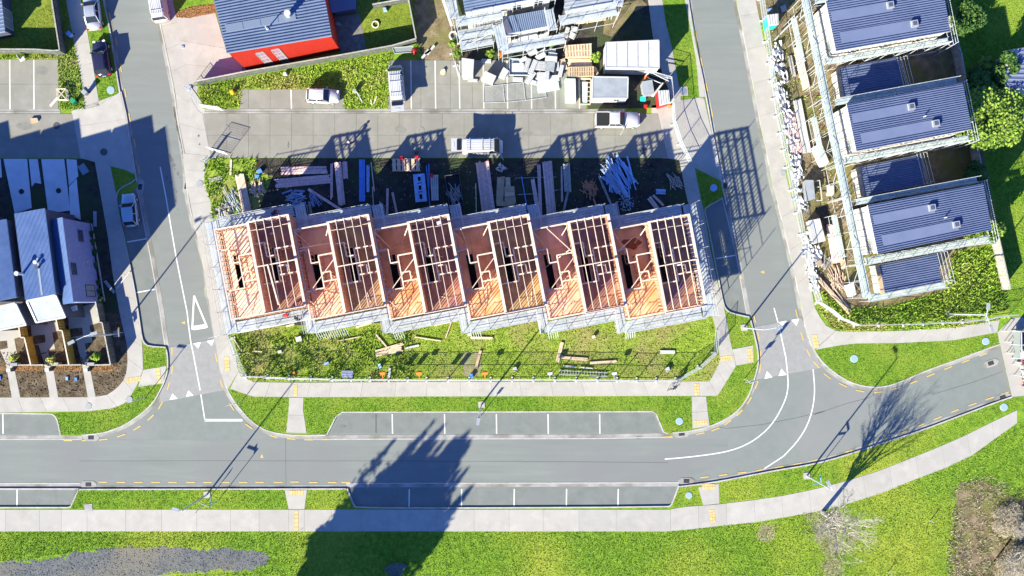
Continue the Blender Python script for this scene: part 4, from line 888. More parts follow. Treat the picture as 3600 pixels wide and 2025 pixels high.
S.run(T(1592, -60), T(1615, 60), 5.0, 1.1, -1); S.run(T(1965, 55), T(2165, 18), 5.0, 1.1, -1); S.run(T(1985, 18), T(2160, -12), 5.6, 1.1, -1); S.run(T(2160, -60), T(2155, 20), 5.0, 1.0, 1)
S.run(T(1650, 36, 6), T(1950, -18, 6), 5.9, .5, -1, planks=False, inner=False)
S.brace((*T(1640, 160, 3), 3), (*T(1735, 112, 6), 6)); S.brace((*T(1590, 60, 6), 6), (*T(1610, 150, 2), 2)); S.brace((*T(1966, 55, 6), 6), (*T(2080, 70, 2), 2))
S.done()
# --- terrace on the left
def terrace(q, label, roofm, wallm, n, flue=True, corr_dir=True):
    Q = [P3(*p) for p in q]; c = lerp2(Q, .5, .5); h = wthing('townhouse', label, 'house', c.x, c.y, 0, 'townhouses of the left terrace')
    ws = shell(h, Q, wallm, inset=.06); a, b, c2, d = Q
    rf = roofslab(h, [b, c2, d, a] if corr_dir else Q, roofm, n, 'flash_grey', .16, .035)
    return h, rf, Q, ws
hA, rA, QA, wA = terrace([(178, 772, 5.9), (219, 764, 7.0), (258, 1064, 7.0), (222, 1070, 5.9)], 'end townhouse of the left terrace with a plain grey violet side wall', 'roof_blue', 'greywall', 9)
hB, rB, QB, wB = terrace([(50, 751, 6.7), (157, 732, 7.2), (195, 1034, 7.2), (89, 1056, 6.7)], 'second townhouse of the left terrace with two roof cowls', 'roof_blue', 'navywall', 24)
hC, rC, QC, wC = terrace([(-85, 788, 6.6), (22, 770, 7.0), (57, 1046, 7.0), (-55, 1068, 6.6)], 'leftmost townhouse of the left terrace cut by the picture edge', 'roof_blue', 'navywall', 30)
for k, q_ in enumerate(([(x - 266, y + 7, z) for x, y, z in ((50, 751, 6.7), (157, 732, 7.2), (195, 1034, 7.2), (89, 1056, 6.7))], [(x - 266, y + 2, z) for x, y, z in ((-85, 788, 6.6), (22, 770, 7.0), (57, 1046, 7.0), (-55, 1068, 6.6))], [(x - 532, y + 14, z) for x, y, z in ((50, 751, 6.7), (157, 732, 7.2), (195, 1034, 7.2), (89, 1056, 6.7))])): terrace(q_, 'blue roofed townhouse beyond the left picture edge, %s to it' % ('nearest', 'next', 'farthest')[k], 'roof_blue', 'navywall', 20)
w, a, b, n = wA[1]
for f, zz, g_ in ((.18, (2.6, 3.8), 'glass'), (.60, (5.3, 6.4), 'glass'), (.86, (1.3, 3.6), 'glass_pale')): window(w, a, b, n, f - .07, f + .07, zz[0], zz[1], g_, 'navywall')
bd = MB(); ang = math.atan2(b.y - a.y, b.x - a.x)
for k in range(30):
    p = (a + b) / 2; bd.box(p.x + n.x * .015, p.y + n.y * .015, .3 + k * .235, (b - a).length * .995, .03, .025, ang)
bd.build('weatherboard', M['greywall'], w)
MB().box(a.lerp(b, .5).x + n.x * .06, a.lerp(b, .5).y + n.y * .06, 2.4, .22, .1, .22, ang).build('wall_vent', M['white'], w)
onroof(QB, .53, .60, .55, .98, .04, .012).build('flat_flashing', M['flash_grey'], rB)
for u, v, m_ in ((.55, .60, 'white'), (.57, .66, 'navywall')):
    p = lerp2(QB, u, v); MB().cyl(p.x, p.y, p.z, p.z + .5, .13, 12).cyl(p.x, p.y, p.z + .5, p.z + .62, .22, 12).build('roof_cowl', M[m_], rB)
p = P3(66, 962, 7.6); MB().cyl(p[0], p[1], p[2] - 1.6, p[2] + .4, .14, 12).cyl(p[0], p[1], p[2] + .4, p[2] + .55, .26, 12).build('roof_cowl', M['white'], rC)
def canopy(q, label, h):
    Q = [P3(*p) for p in q]; cv = lerp2(Q, .5, .5)
    rf = corr(MB(), [Q[1], Q[2], Q[3], Q[0]], 40, .015).build('canopy_roof', M['canopy'], h)
    e = MB()
    for i in range(4):
        a = Vector(Q[i]); b = Vector(Q[(i + 1) % 4]); e.beam(a + Vector((0, 0, .0)), b + Vector((0, 0, 0)), .2, .22)
    e.build('canopy_frame', M['white'], rf)
    sd = MB()
    for i in (1, 3): a = Vector(Q[i]); b = Vector(Q[(i + 1) % 4]); sd.add([tuple(a), tuple(b), (b.x, b.y, .2), (a.x, a.y, .2)], [(0, 1, 2, 3)])
    for i in (2, 3): a = Vector(Q[i]); sd.box(a.x, a.y, a.z / 2, .15, .15, a.z)
    sd.build('side_screen', M['navywall'], rf)
canopy([(95, 1058, 6.6), (195, 1037, 6.6), (229, 1115, 4.9), (129, 1133, 4.9)], '', hB)
canopy([(-48, 1088, 6.6), (54, 1066, 6.6), (91, 1142, 4.9), (-10, 1162, 4.9)], '', hC)
for q, hh in (([(225, 1084, 3.4), (268, 1074, 3.4), (271, 1090, 3.0), (232, 1101, 3.0)], hA), ([(82, 1114, 3.4), (110, 1108, 3.4), (116, 1120, 3.0), (90, 1127, 3.0)], hB)):
    Q = [P3(*p) for p in q]; MB().add([tuple(p) for p in Q] + [(p[0], p[1], p[2] - .15) for p in Q], [(3, 2, 1, 0), (4, 5, 6, 7), (0, 1, 5, 4), (1, 2, 6, 5), (2, 3, 7, 6), (3, 0, 4, 7)]).build('porch_roof', M['white'], hh)
# small neighbour house, top left, and violet roof at the right edge
q = [P3(-130, -40, 2.5), P3(-2, -70, 2.5), P3(18, 112, 2.5), P3(-110, 140, 2.5)]
c = lerp2(q, .5, .5); h = wthing('house', 'corner of a dark framed house with a blue glass door at the top left edge', 'house', c.x, c.y, 0)
ws = shell(h, q, 'navywall', inset=.2); roofslab(h, q, 'roof_grey', 14, 'flash_grey'); w, a, b, n = ws[1]; window(w, a, b, n, .5, .9, .3, 2.4, 'glass_pale')
q = [P3(3535, 178, 3.2), P3(3760, 140, 3.2), P3(3760, 330, 3.2), P3(3535, 310, 3.2)]
c = lerp2(q, .5, .5); h = wthing('house', 'shaded violet tiled roof among trees at the right edge', 'house', c.x, c.y, 0)
shell(h, q, 'cream', inset=.4); rf = roofslab(h, [q[0], q[1], q[2], q[3]], 'flash_purple', 9, 'cream', .15, .07)
onroof(q, 0.0, .2, .0, .5, .08, .02).build('pale_sheet', M['cream'], rf)
# two white site cabins
def cabin(q, z, label, panels, topm='white'):
    Q = [P3(p[0], p[1], z) for p in q]; c = lerp2(Q, .5, .5); h = wthing('site_cabin', label, 'site cabin', c.x, c.y, .1, 'white site cabins beside the right road')
    ws = shell(h, Q, 'white', inset=.02)
    for k in range(panels): onroof(Q, (k + .004) / panels, (k + .996) / panels, 0.01, .99, -.02, .06 + .004 * (k % 2)).build('roof_panel', M[topm], h)
    for k in range(1, panels): a_ = lerp2(Q, k / panels, .01); b_ = lerp2(Q, k / panels, .99); MB().beam(a_ + Vector((0, 0, .06)), b_ + Vector((0, 0, .06)), .07, .03).build('roof_seam', M['grey'], h)
    e = MB()
    for i in range(4): e.beam(Vector(Q[i]) + Vector((0, 0, .02)), Vector(Q[(i + 1) % 4]) + Vector((0, 0, .02)), .12, .12)
    e.build('edge_trim', M['white'], h); return h, ws, Q
h, ws, Q = cabin([(2130, 150), (2316, 142), (2317, 240), (2130, 237)], 3.2, 'long white site cabin with five roof panels and a louvred vent', 5)
w, a, b, n = ws[2]; v = MB()
for k in range(9): p = a.lerp(b, .24 + .022 * k); v.box(p.x + n.x * .02, p.y + n.y * .02, 1.9, .07, .05, .8, math.atan2(b.y - a.y, b.x - a.x))
v.build('louvre', M['darkgrey'], w)
h, ws, Q = cabin([(2084, 270), (2208, 272), (2206, 345), (2082, 345)], 2.7, 'white site cabin with a grimy streaked roof below the long cabin', 1, 'canopy')
w, a, b, n = ws[2]; window(w, a, b, n, .2, .36, 1.2, 2.1, 'glass', 'grey')
# ================================================================ VEHICLES
def loft(mb, secs, cap=True):
    n = len(secs[0]); base = len(mb.v); fs = []
    for i in range(len(secs) - 1):
        for k in range(n): fs.append((i * n + k, i * n + (k + 1) % n, (i + 1) * n + (k + 1) % n, (i + 1) * n + k))
    if cap: fs += [tuple(range(n - 1, -1, -1)), tuple((len(secs) - 1) * n + k for k in range(n))]
    return mb.add([p for s in secs for p in s], fs)
def bodysec(x, w, zt, zb=.22):
    pts = [(-w * .88, zb), (-w, zb + .15), (-w, zt * .62), (-w * .97, zt * .85), (-w * .84, zt), (0, zt + .03)]
    full = pts + [(-y, z) for y, z in pts[:-1][::-1]]
    return [(x, y, z) for y, z in full]
def wheel(root, x, y, r=.32):
    w = MB().tube((x, y - .1, r), (x, y + .1, r), r, n=16).build('wheel', M['rubber'], root)
    MB().tube((x, y - .11, r), (x, y + .11, r), r * .6, n=12).build('rim', M['alu'], w)
def greenhouse(root, st, paint, th=.04):
    """st: (x_bottom, half width, z) and (x_top, half width, z) front and rear"""
    (xf0, xf1, xr1, xr0, wb, wt, zb, zt) = st
    lo = [(xf0, wb), (xf0, -wb), (xr0, -wb * .96), (xr0, wb * .96)]; hi = [(xf1, wt), (xf1, -wt), (xr1, -wt), (xr1, wt)]
    v = [(x, y, zb) for x, y in lo] + [(x, y, zt) for x, y in hi]
    for nm_, f in (('windscreen', (0, 1, 5, 4)), ('side_window', (1, 2, 6, 5)), ('rear_window', (2, 3, 7, 6)), ('side_window', (3, 0, 4, 7))):
        MB().add(v, [f]).build(nm_, M['glass'], root)
    p = MB()                                      # pillars
    for a, b in zip(range(4), range(4, 8)): p.beam(v[a], v[b], .07, .07)
    m0 = ((xf0 + xr0) / 2, wb * .99, zb); m1 = ((xf1 + xr1) / 2, wt, zt)
    for s in (-1, 1): p.beam((m0[0], m0[1] * s, zb), (m1[0], m1[1] * s, zt), .09, .04)
    p.build('pillars', M[paint], root)
    n = 6; secs = []
    for i in range(n + 1):
        x = xf1 + .05 + (xr1 - .05 - xf1 - .05) * i / n; e = .06 if i in (0, n) else 0; z = zt + .05 * math.sin(math.pi * i / n)
        secs.append([(x, -wt - .03 + e, zt - .03), (x, -wt * .8, z + .01), (x, 0, z + .03), (x, wt * .8, z + .01), (x, wt + .03 - e, zt - .03)])
    return loft(MB(), secs).build('roof', M[paint], root, smooth=False)
def car(label, px, py, deg, paint, L=4.0, Wd=1.7, H=1.5, kind='hatch', name='parked_car', cat='car', group='cars parked round the block'):
    r = thing(name, label, cat, (0, 0, 0), 0, group); h = L / 2; w = Wd / 2; hz = .78
    prof = {'hatch': [(-h, .80, .70), (-h + .12, .93, .92), (-h + .5, .98, .95), (0, 1, .93), (h * .42, .99, .93), (h * .62, .97, .86), (h - .35, .90, .78), (h - .1, .80, .66), (h, .62, .52)],
            'sedan': [(-h, .78, .66), (-h + .12, .9, .90), (-h + .7, .98, .96), (0, 1, .93), (h * .42, .99, .93), (h * .62, .97, .86), (h - .35, .90, .76), (h - .1, .80, .64), (h, .62, .5)],
            'van': [(-h, .93, 1.0), (-h + .08, 1, 1.08), (0, 1, 1.08), (h - .75, 1, 1.08), (h - .35, .97, .98), (h - .1, .9, .85), (h, .78, .6)],
            'ute': [(-h, .9, .8), (-h + .08, .97, .98), (-h + 1.6, .98, .98), (0, 1, .98), (h * .38, .99, 1.0), (h * .6, .97, .98), (h - .35, .92, .92), (h - .1, .82, .75), (h, .62, .55)]}[kind]
    b = loft(MB(), [bodysec(x, w * f, z) for x, f, z in prof]).build('body', M[paint], r, smooth=True)
    zb = .9 if kind != 'van' else 1.05
    gh = {'hatch': (h * .42, h * .10, -h + .55, -h + .14, w * .88, w * .74), 'sedan': (h * .40, h * .08, -h * .42, -h * .72, w * .88, w * .72), 'van': (h - .42, h - 1.05, -h + .12, -h + .05, w * .97, w * .84), 'ute': (h * .34, h * .04, -h * .38, -h * .42, w * .9, w * .76)}[kind]
    greenhouse(r, (*gh, zb, H), paint)
    if kind == 'van':                              # metal side panels behind the cab, roof ribs, open tailgate
        sp = MB()
        for s in (-1, 1):
            sp.add([(h - 1.5, s * w * .985, 1.04), (-h + .06, s * w * .975, 1.04), (-h + .12, s * w * .86, H - .02), (h - 1.5, s * w * .86, H - .02)], [(0, 1, 2, 3)])
        sp.build('side_panel', M[paint], r)
        rb = MB()
        for k in range(7): rb.box(-.3, (k - 3) * w * .22, H + .075, L * .66, .04, .02)
        rb.build('roof_rib', M[paint], r)
        bars = MB()
        for x in (-h + .9, 0, h - 1.5): bars.box(x, 0, H + .13, .05, w * 1.75, .04)
        bars.build('roof_bar', M['alu'], r)
    if kind == 'ute':
        MB().box(-h + .82, 0, 1.0, 1.42, w * 1.72, .06).build('bed_cover', M['black'], r)
        e = MB()
        for s in (-1, 1): e.box(-h + .82, s * w * .9, 1.02, 1.55, .1, .1)
        e.box(-h + .08, 0, 1.02, .1, w * 1.8, .1).build('bed_rim', M[paint], r)
    for x in (-h + .75, h - .8):
        for s in (-1, 1): wheel(r, x, s * (w - .1))
    for s in (-1, 1):
        MB().box(h - .17, s * w * .62, .68 if kind != 'van' else .78, .22, .3, .14, -s * .35).build('headlight', M['lamp_glass'], r)
        MB().box(-h + .06, s * w * .80, .82, .14, .26, .16).build('tail_light', M['tail'], r)
        MB().box(gh[0] - .25, s * (w + .09), 1.0 if kind != 'van' else 1.25, .14, .2, .12).build('wing_mirror', M[paint], r)
    MB().box(-h - .01, 0, .55, .03, .42, .12).build('number_plate', M['white'], r)
    x, y = W(px, py, .8); r.location = (x, y, .15 if 200 < py < 560 and px > 700 else (.13 if px < 400 else .0)); r.rotation_euler = (0, 0, R(deg)); return r
def tailgate(v, L, w, H, paint):
    t = MB().box(-L / 2 - .62, 0, H - .02, 1.25, w * 1.72, .07, 0, 0, .10).build('open_tailgate', M[paint], v)
    MB().box(-L / 2 - .35, 0, H + .045, .48, w * 1.42, .03, 0, 0, .10).build('tailgate_glass', M['glass'], t)
    MB().box(-L / 2 - .98, 0, H + .07, .16, .55, .02, 0, 0, .10).build('plate_recess', M['white'], t)
    for s in (-1, 1): MB().beam((-L / 2 + .1, s * w * .7, 1.5), (-L / 2 - .9, s * w * .78, H - .05), .03, .03).build('gas_strut', M['darkgrey'], v)
car('white hatchback alone on the small parking pad beneath the red house', 1134, 337, -2, 'car_white', 3.85, 1.68, 1.5)
car('navy car with red tail lights parked half on the left verge', 356, 204, 98, 'car_navy', 4.2, 1.8, 1.62)
car('silver saloon parked on the left verge at the top of the picture', 324, 35, 97, 'car_silver', 4.6, 1.8, 1.5, 'sedan')
car('pale blue hatchback in the shaded bay of the left road', 454, 738, 96, 'car_blue', 3.9, 1.7, 1.55)
v = car('white van with raised tailgate parked in the shadows before the frames', 1697, 516, 0, 'car_white', 4.7, 1.75, 1.98, 'van', 'parked_van', 'van', 'white vans with roof bars'); tailgate(v, 4.7, .87, 1.98, 'car_white')
MB().box(2.2, -1.2, 1.0, .9, .05, .7, R(-62)).build('open_door', M['car_white'], v)
v = car('white van with raised tailgate standing upright on the wide parking pad', 1394, 296, 95, 'car_white', 4.4, 1.75, 1.98, 'van', 'parked_van', 'van', 'white vans with roof bars'); tailgate(v, 4.4, .87, 1.98, 'car_white')
car('white van cut by the top picture edge beside the red house driveway', 556, 2, 99, 'car_white', 4.8, 1.8, 1.98, 'van', 'parked_van', 'van', 'white vans with roof bars')
v = car('white pickup with a black bed cover and an open door', 2171, 421, 0, 'car_white', 5.2, 1.85, 1.75, 'ute', 'pickup_truck', 'pickup truck', None)
MB().box(.55, -1.35, .95, .95, .05, .75, R(-118)).build('open_door', M['car_white'], v)
# ================================================================ PEOPLE
def person(label, px, py, deg, shirt, legs='navycloth', pose='stand', z=.15, hat=None, group=None):
    x, y = W(px, py, z); r = thing('person', label, 'person', (x, y, z), R(deg), group)
    P = {'stand': dict(pel=(0, 0, .95), ch=(.02, 0, 1.32), nk=(.03, 0, 1.48), hd=(.05, 0, 1.60), lh=((0, .2, 1.42), (.03, .27, 1.13), (.16, .24, .90)), kn=((.03, .11, .5), (-.02, -.11, .5)), ft=((.02, .12, .07), (-.04, -.12, .07))),
         'walk': dict(pel=(0, 0, .95), ch=(.03, 0, 1.32), nk=(.05, 0, 1.48), hd=(.08, 0, 1.60), lh=((.02, .2, 1.42), (.1, .27, 1.15), (.28, .22, 1.0)), kn=((.16, .1, .52), (-.05, -.1, .5)), ft=((.26, .1, .07), (-.3, -.1, .12))),
         'bend': dict(pel=(-.12, 0, .85), ch=(.26, 0, 1.06), nk=(.40, 0, 1.08), hd=(.52, 0, 1.06), lh=((.33, .2, 1.02), (.42, .26, .75), (.55, .18, .52)), kn=((.05, .14, .46), (.02, -.14, .46)), ft=((-.02, .15, .07), (-.06, -.15, .07))),
         'ride': dict(pel=(-.1, 0, .98), ch=(.15, 0, 1.30), nk=(.24, 0, 1.43), hd=(.32, 0, 1.54), lh=((.18, .19, 1.36), (.30, .27, 1.15), (.50, .24, 1.02)), kn=((.25, .11, .72), (.18, -.11, .55)), ft=((.08, .12, .42), (.12, -.12, .2)))}[pose]
    def skin(nm, chains, m, parent, sub=1):
        vs, es, rs = [], [], []; root = None
        for ch in chains:
            prev = None
            for (p, rad) in ch:
                k = next((i for i, q in enumerate(vs) if (Vector(q) - Vector(p)).length < 1e-4), None)
                if k is None: vs.append(p); rs.append(rad); k = len(vs) - 1
                if prev is not None and prev != k: es.append((prev, k))
                prev = k
        me = bpy.data.meshes.new(nm); me.from_pydata(vs, es, []); me.materials.append(M[m]); o = bpy.data.objects.new(nm, me); col.objects.link(o); o.parent = parent
        md = o.modifiers.new('Skin', 'SKIN')
        for i, q in enumerate(me.skin_vertices[0].data): q.radius = (rs[i], rs[i]); q.use_root = i == 0
        s = o.modifiers.new('Sub', 'SUBSURF'); s.levels = sub; s.render_levels = sub; return o
    pel, ch, nk, hd = P['pel'], P['ch'], P['nk'], P['hd']
    arms, hands = [], []
    for s in (1, -1):
        a = [(q[0], q[1] * s, q[2]) for q in P['lh']]; d = (Vector(a[2]) - Vector(a[1])).normalized()
        arms.append([(ch, .14), (a[0], .065), (a[1], .05), (a[2], .037)])
        w = Vector(a[2]); palm = w + d * .09; hands.append([(tuple(w), .03), (tuple(palm), .036)])
        for k, ln in enumerate((.07, .085, .08, .06)):
            off = Vector((0, (k - 1.5) * .022, 0)); hands.append([(tuple(palm), .036), (tuple(palm + off + d * .03), .011), (tuple(palm + off * 1.2 + d * ln + Vector((0, -s * .01, -.01))), .009)])
        hands.append([(tuple(w), .03), (tuple(w + d * .05 + Vector((.04, -s * .02, 0))), .012)])
    skin('torso', [[(pel, .13), (((pel[0] + ch[0]) / 2, 0, (pel[2] + ch[2]) / 2), .125), (ch, .15), (nk, .06)]] + arms, shirt, r)
    skin('legs', [[((pel[0], 0, pel[2]), .12), ((pel[0], .09 * s, pel[2] - .08), .095), (k, .065), (f, .045), ((f[0] + .17, f[1], .05 + (f[2] - .07)), .04)] for s, k, f in ((1, P['kn'][0], P['ft'][0]), (-1, P['kn'][1], P['ft'][1]))], legs, r)
    skin('hands', hands[:6], 'skin', r, 0) if pose != 'x' else None
    skin('hand', hands[6:], 'skin', r, 0)
    h = skin('head', [[(nk, .05), ((hd[0] - .01, 0, hd[2] - .05), .075), (hd, .09), ((hd[0], 0, hd[2] + .09), .06)]], 'skin', r, 2)
    MB().box(hd[0] + .10, 0, hd[2] - .01, .04, .03, .05).build('nose', M['skin'], h)
    hm = MB(); hm.cyl(hd[0] - .01, 0, hd[2] + .04, hd[2] + .13, .115, 12, .07)
    if hat: hm.cyl(hd[0] + .02, 0, hd[2] + .035, hd[2] + .055, .15, 12)
    hm.build('hard_hat' if hat else 'hair', M[hat or 'black'], h); return r
person('person in dark clothes and white hard hat walking on the car court', 1236, 507, 200, 'navycloth', 'navycloth', 'walk', .15, 'white')
person('bending worker in red at the fence corner below the red house', 1462, 180, 225, 'red', 'red', 'bend', .14)
person('worker in orange vest and blue trousers bending over the foam pile', 1770, 196, 200, 'orange', 'navycloth', 'bend', .14, 'orange')
person('worker in orange beneath the scaffold of the half finished white house', 1657, 134, 90, 'orange', 'navycloth', 'stand', .14, 'orange')
person('worker with red hard hat on the rear scaffold of the frames', 966, 753, 30, 'black', 'navycloth', 'bend', 3.1, 'red')
person('worker in dark clothes at the first step of the front scaffold', 1053, 1126, 120, 'black', 'navycloth', 'bend', 3.1)
person('worker in red shirt kneeling on the front scaffold boards', 1006, 1109, 10, 'red', 'navycloth', 'bend', 3.1)
for k, (x, y, d, lab) in enumerate(((3585, 1276, 200, 'person in red shirt beside the white table board'), (3597, 1252, 250, 'person in red shirt partly under the shelter'), (3594, 1310, 190, 'person in pink red shirt next to the bench'), (3598, 1350, 170, 'person in red shirt lowest at the right edge'))):
    person(lab, x, y, d, 'red', 'black', 'bend' if k % 2 else 'stand', .14, None, 'people in red by the shelter')
cy = W(2366, 1361); b = thing('bicycle', 'dark bicycle ridden along the pale footpath beneath the right fence', 'bicycle', (cy[0], cy[1], .15), R(205))
for x in (-.5, .55):
    t = MB()
    for k in range(16):
        a0, a1 = k * math.pi / 8, (k + 1) * math.pi / 8; t.tube((x + .33 * math.cos(a0), 0, .34 + .33 * math.sin(a0)), (x + .33 * math.cos(a1), 0, .34 + .33 * math.sin(a1)), .02, n=5, cap=False)
    wv = t.build('wheel', M['rubber'], b); s_ = MB()
    for k in range(6): s_.tube((x, 0, .34), (x + .32 * math.cos(k), 0, .34 + .32 * math.sin(k)), .004, n=3)
    s_.build('spokes', M['alu'], wv)
f = MB()
for p, q in (((-.5, 0, .34), (-.05, 0, .32)), ((-.05, 0, .32), (-.2, 0, .85)), ((-.2, 0, .8), (-.5, 0, .34)), ((-.18, 0, .78), (.4, 0, .82)), ((-.05, 0, .32), (.4, 0, .78)), ((.38, 0, .95), (.55, 0, .34))): f.tube(p, q, .018)
f.build('frame', M['black'], b); MB().tube((.38, -.28, 1.0), (.38, .28, 1.0), .015).build('handlebar', M['black'], b); MB().box(-.2, 0, .9, .26, .13, .05).build('saddle', M['black'], b)
person('cyclist in grey and black riding on the footpath right of the fence', 2368, 1359, 205, 'grey', 'black', 'ride', .15)
# ================================================================ STREET FURNITURE
def lamp(bx, by, label, arm=(0, 0), h=8.6, arm2=None):
    x, y = W(bx, by); r = wthing('street_lamp', label, 'street lamp', x, y, .12, 'street lamps of the estate')
    MB().box(x, y, .15, .75, .75, .06, .1).build('footing', M['concrete'], r)
    MB().tube((x, y, .15), (x, y, h), .10, .065, 8).build('pole', M['alu'], r)
    for a in (arm, arm2) if arm2 else (arm,):
        ax, ay = a; L = math.hypot(ax, ay) or 1e-3; ux, uy = ax / L, ay / L; ang = math.atan2(uy, ux)
        MB().tube((x, y, h - .05), (x + ax, y + ay, h + .15), .045, n=6).build('arm', M['alu'], r)
        hd_ = MB().box(x + ax + ux * .3, y + ay + uy * .3, h + .18, .75, .34, .12, ang).build('lamp_head', M['canopy'], r)
        MB().box(x + ax + ux * .3, y + ay + uy * .3, h + .11, .45, .26, .03, ang).build('lamp_lens', M['lamp_glass'], hd_)
lamp(2835, 1672, 'street lamp with street name blades rising from the lower right verge', (-.3, .5))
lamp(1693, 1422, 'street lamp on the grass strip above the middle of the upper bays', (-.1, -.6))
lamp(729, 1738, 'street lamp on the verge beside the lower left footpath', (-.3, .1))
lamp(2615, 1152, 'street lamp with a bent arm over the right raised crossing', (1.2, .2))
lamp(412, 1174, 'street lamp leaning over the terrace yards at the left', (.9, .25), 8.6, (-1.0, -.5))
lamp(3334, 1104, 'thick white street lamp in the weeds near the shelter', (.35, -1.2), 8.6, (.05, .6))
def signpost(bx, by, label, h=3.6, plates=(), r_=.04, name='sign_post', cat='sign'):
    x, y = W(bx, by); r = wthing(name, label, cat, x, y, .12)
    MB().tube((x, y, .1), (x, y, h), r_, n=6).build('pole', M['alu'], r)
    for (dz, w, hh, ang, m, dx) in plates:
        a = R(ang); MB().box(x + dx * math.cos(a), y + dx * math.sin(a), h - dz, w, .04, hh, a).build('sign_plate', M[m], r)
    return r
signpost(2852, 1680, 'pole with two blue green street name blades behind the lower right lamp', 3.6, ((.1, 1.1, .2, 100, 'sign_blue', .45), (.35, .9, .2, 190, 'sign_blue', .4)))
signpost(770, 1757, 'pole with two pale street name blades on the lower left verge', 3.7, ((.1, 1.2, .22, 160, 'white', .6), (.35, 1.1, .22, 80, 'sign_blue', .5)))
signpost(852, 1409, 'thin post on the lawn corner right of the left junction', 3.6, ((.1, 1.0, .2, 195, 'white', .4),))
signpost(513, 1398, 'thin post with white blade on the left corner lawn', 3.8, ((.1, 1.0, .2, 175, 'white', .4),))
signpost(2615, 1333, 'traffic sign post at the right crossing with two plates', 4.0, ((.3, .7, .9, 20, 'white', 0), (1.5, .8, .5, 20, 'white', 0)))
signpost(3268, 1829, 'short white marker stake alone on the park grass', 1.1, (), .05, 'marker_stake', 'post')
signpost(434, 1169, 'small white and yellow plate on the footpath edge by the terrace', 1.4, ((.1, .9, .3, 95, 'white', 0), (.2, .3, .3, 95, 'yellow', .5)))
signpost(1688, 1465, 'small parking sign standing in an upper bay by the kerb', 2.2, ((.15, .35, .45, 5, 'white', 0),))
signpost(715, 1780, 'low sign stake on the footpath edge at the lower left', 2.6, ((.2, .6, .5, 60, 'white', 0),))
# ---- fences
def paling(label, pts, h, m, name='timber_fence', bw=.3, zt=0, top=True, group=None, slat=False):
    P = [W(p[0], p[1], zt) for p in pts]; c = P[0]; r = wthing(name, label, 'fence', c[0], c[1], .12, group); n = 0
    for a, b in zip(P[:-1], P[1:]):
        a = Vector(a); b = Vector(b); L = (b - a).length; d = (b - a) / L; ang = math.atan2(d.y, d.x); k = max(1, round(L / bw))
        for i in range(k):
            p = a + d * (L * (i + .5) / k); MB().box(p.x, p.y, .1 + h / 2 + random.uniform(-.02, .02), L / k - .015, .03, h, ang + random.uniform(-.015, .015)).build('paling', M[m], r); n += 1
        rl = MB()
        for zz in (.4, h - .2): p = (a + b) / 2; rl.box(p.x + .05 * d.y, p.y - .05 * d.x, zz, L, .05, .09, ang)
        rl.build('rail', M[m], r)
        if top: p = (a + b) / 2; MB().box(p.x, p.y, h + .13, L, .14, .04, ang).build('capping', M['fence_grey' if m != 'fence_ochre' else 'pine_pale'], r)
        for i in range(int(L / 2.4) + 1): p = a + d * min(L, i * 2.4); MB().box(p.x - .08 * d.y, p.y + .08 * d.x, h / 2, .1, .1, h, ang).build('post', M[m], r)
    return r
paling('dark boundary fence of the small lawn at the upper left', [(-60, 188), (150, 189), (215, 194), (237, 192), (207, 0), (190, -120)], 1.8, 'fence_dark')
paling('long weathered fence below the red walled house', [(704, 300), (882, 265), (1200, 210), (1386, 176)], 1.8, 'fence_dark')
paling('dark fence between the red house lawn and the muddy yard', [(1386, 176), (1468, 152), (1441, 12), (1430, -60)], 1.8, 'fence_dark')
paling('short fence at the top of the red house lawn', [(1317, 32), (1441, 10)], 1.6, 'fence_dark')
paling('grey paling fence behind the three violet roofed houses', [(3338, 54), (3380, 195), (3392, 265), (3430, 470), (3458, 640), (3500, 790), (3551, 1018)], 1.9, 'fence_grey', zt=1.9, bw=.42)
for pts, lab, m in ((E([(265, 380), (290, 535)]) + E([(342, 535), (430, 910)]), 'ochre fence with pale capping between the left and middle terrace yards', 'fence_ochre'),
                    (E([(780, 290), (812, 435)]) + E([(862, 440), (955, 910)]), 'ochre fence with pale capping between the middle and right terrace yards', 'fence_ochre'),
                    (E([(1320, 40), (1375, 325), (1412, 330), (1525, 900)]), 'dark end fence of the right terrace yard', 'fence_dark')):
    paling(lab, pts, 1.8, m, zt=1.8, name='yard_fence')
for k, (q, lab) in enumerate(((E([(1140, 918), (1530, 908)]), 'right'), (E([(620, 918), (1120, 910)]), 'middle'), (E([(90, 915), (600, 912)]), 'left'))):
    paling('low grey front fence of the %s terrace yard' % lab, q, .9, 'fence_grey', zt=.9, name='front_fence', group='front fences of the terrace yards')
for (x, y), lab in zip(E([(1240, 972), (715, 970), (190, 975)]), ('right', 'middle', 'left')):
    c = W(x, y); r = wthing('letterbox', 'dark letterbox pillar at the gate of the %s terrace yard' % lab, 'letterbox', c[0], c[1], .14, 'letterboxes of the terrace')
    MB().box(c[0], c[1], .65, .38, .38, 1.0).build('pillar', M['darkgrey'], r); MB().box(c[0], c[1], 1.2, .5, .45, .06, 0, .25).build('lid', M['grey'], r)
for (x, y), lab in zip(E([(1310, 893), (820, 893), (260, 897)]), ('right', 'middle', 'left')):
    c = W(x, y); MB().box(c[0], c[1], .7, .75, .3, .9).box(c[0], c[1], 1.17, .82, .36, .05).solo('meter_box', M['grey'], 'grey box on the front fence of the %s terrace yard' % lab, 'box', 'grey boxes on the front fences')
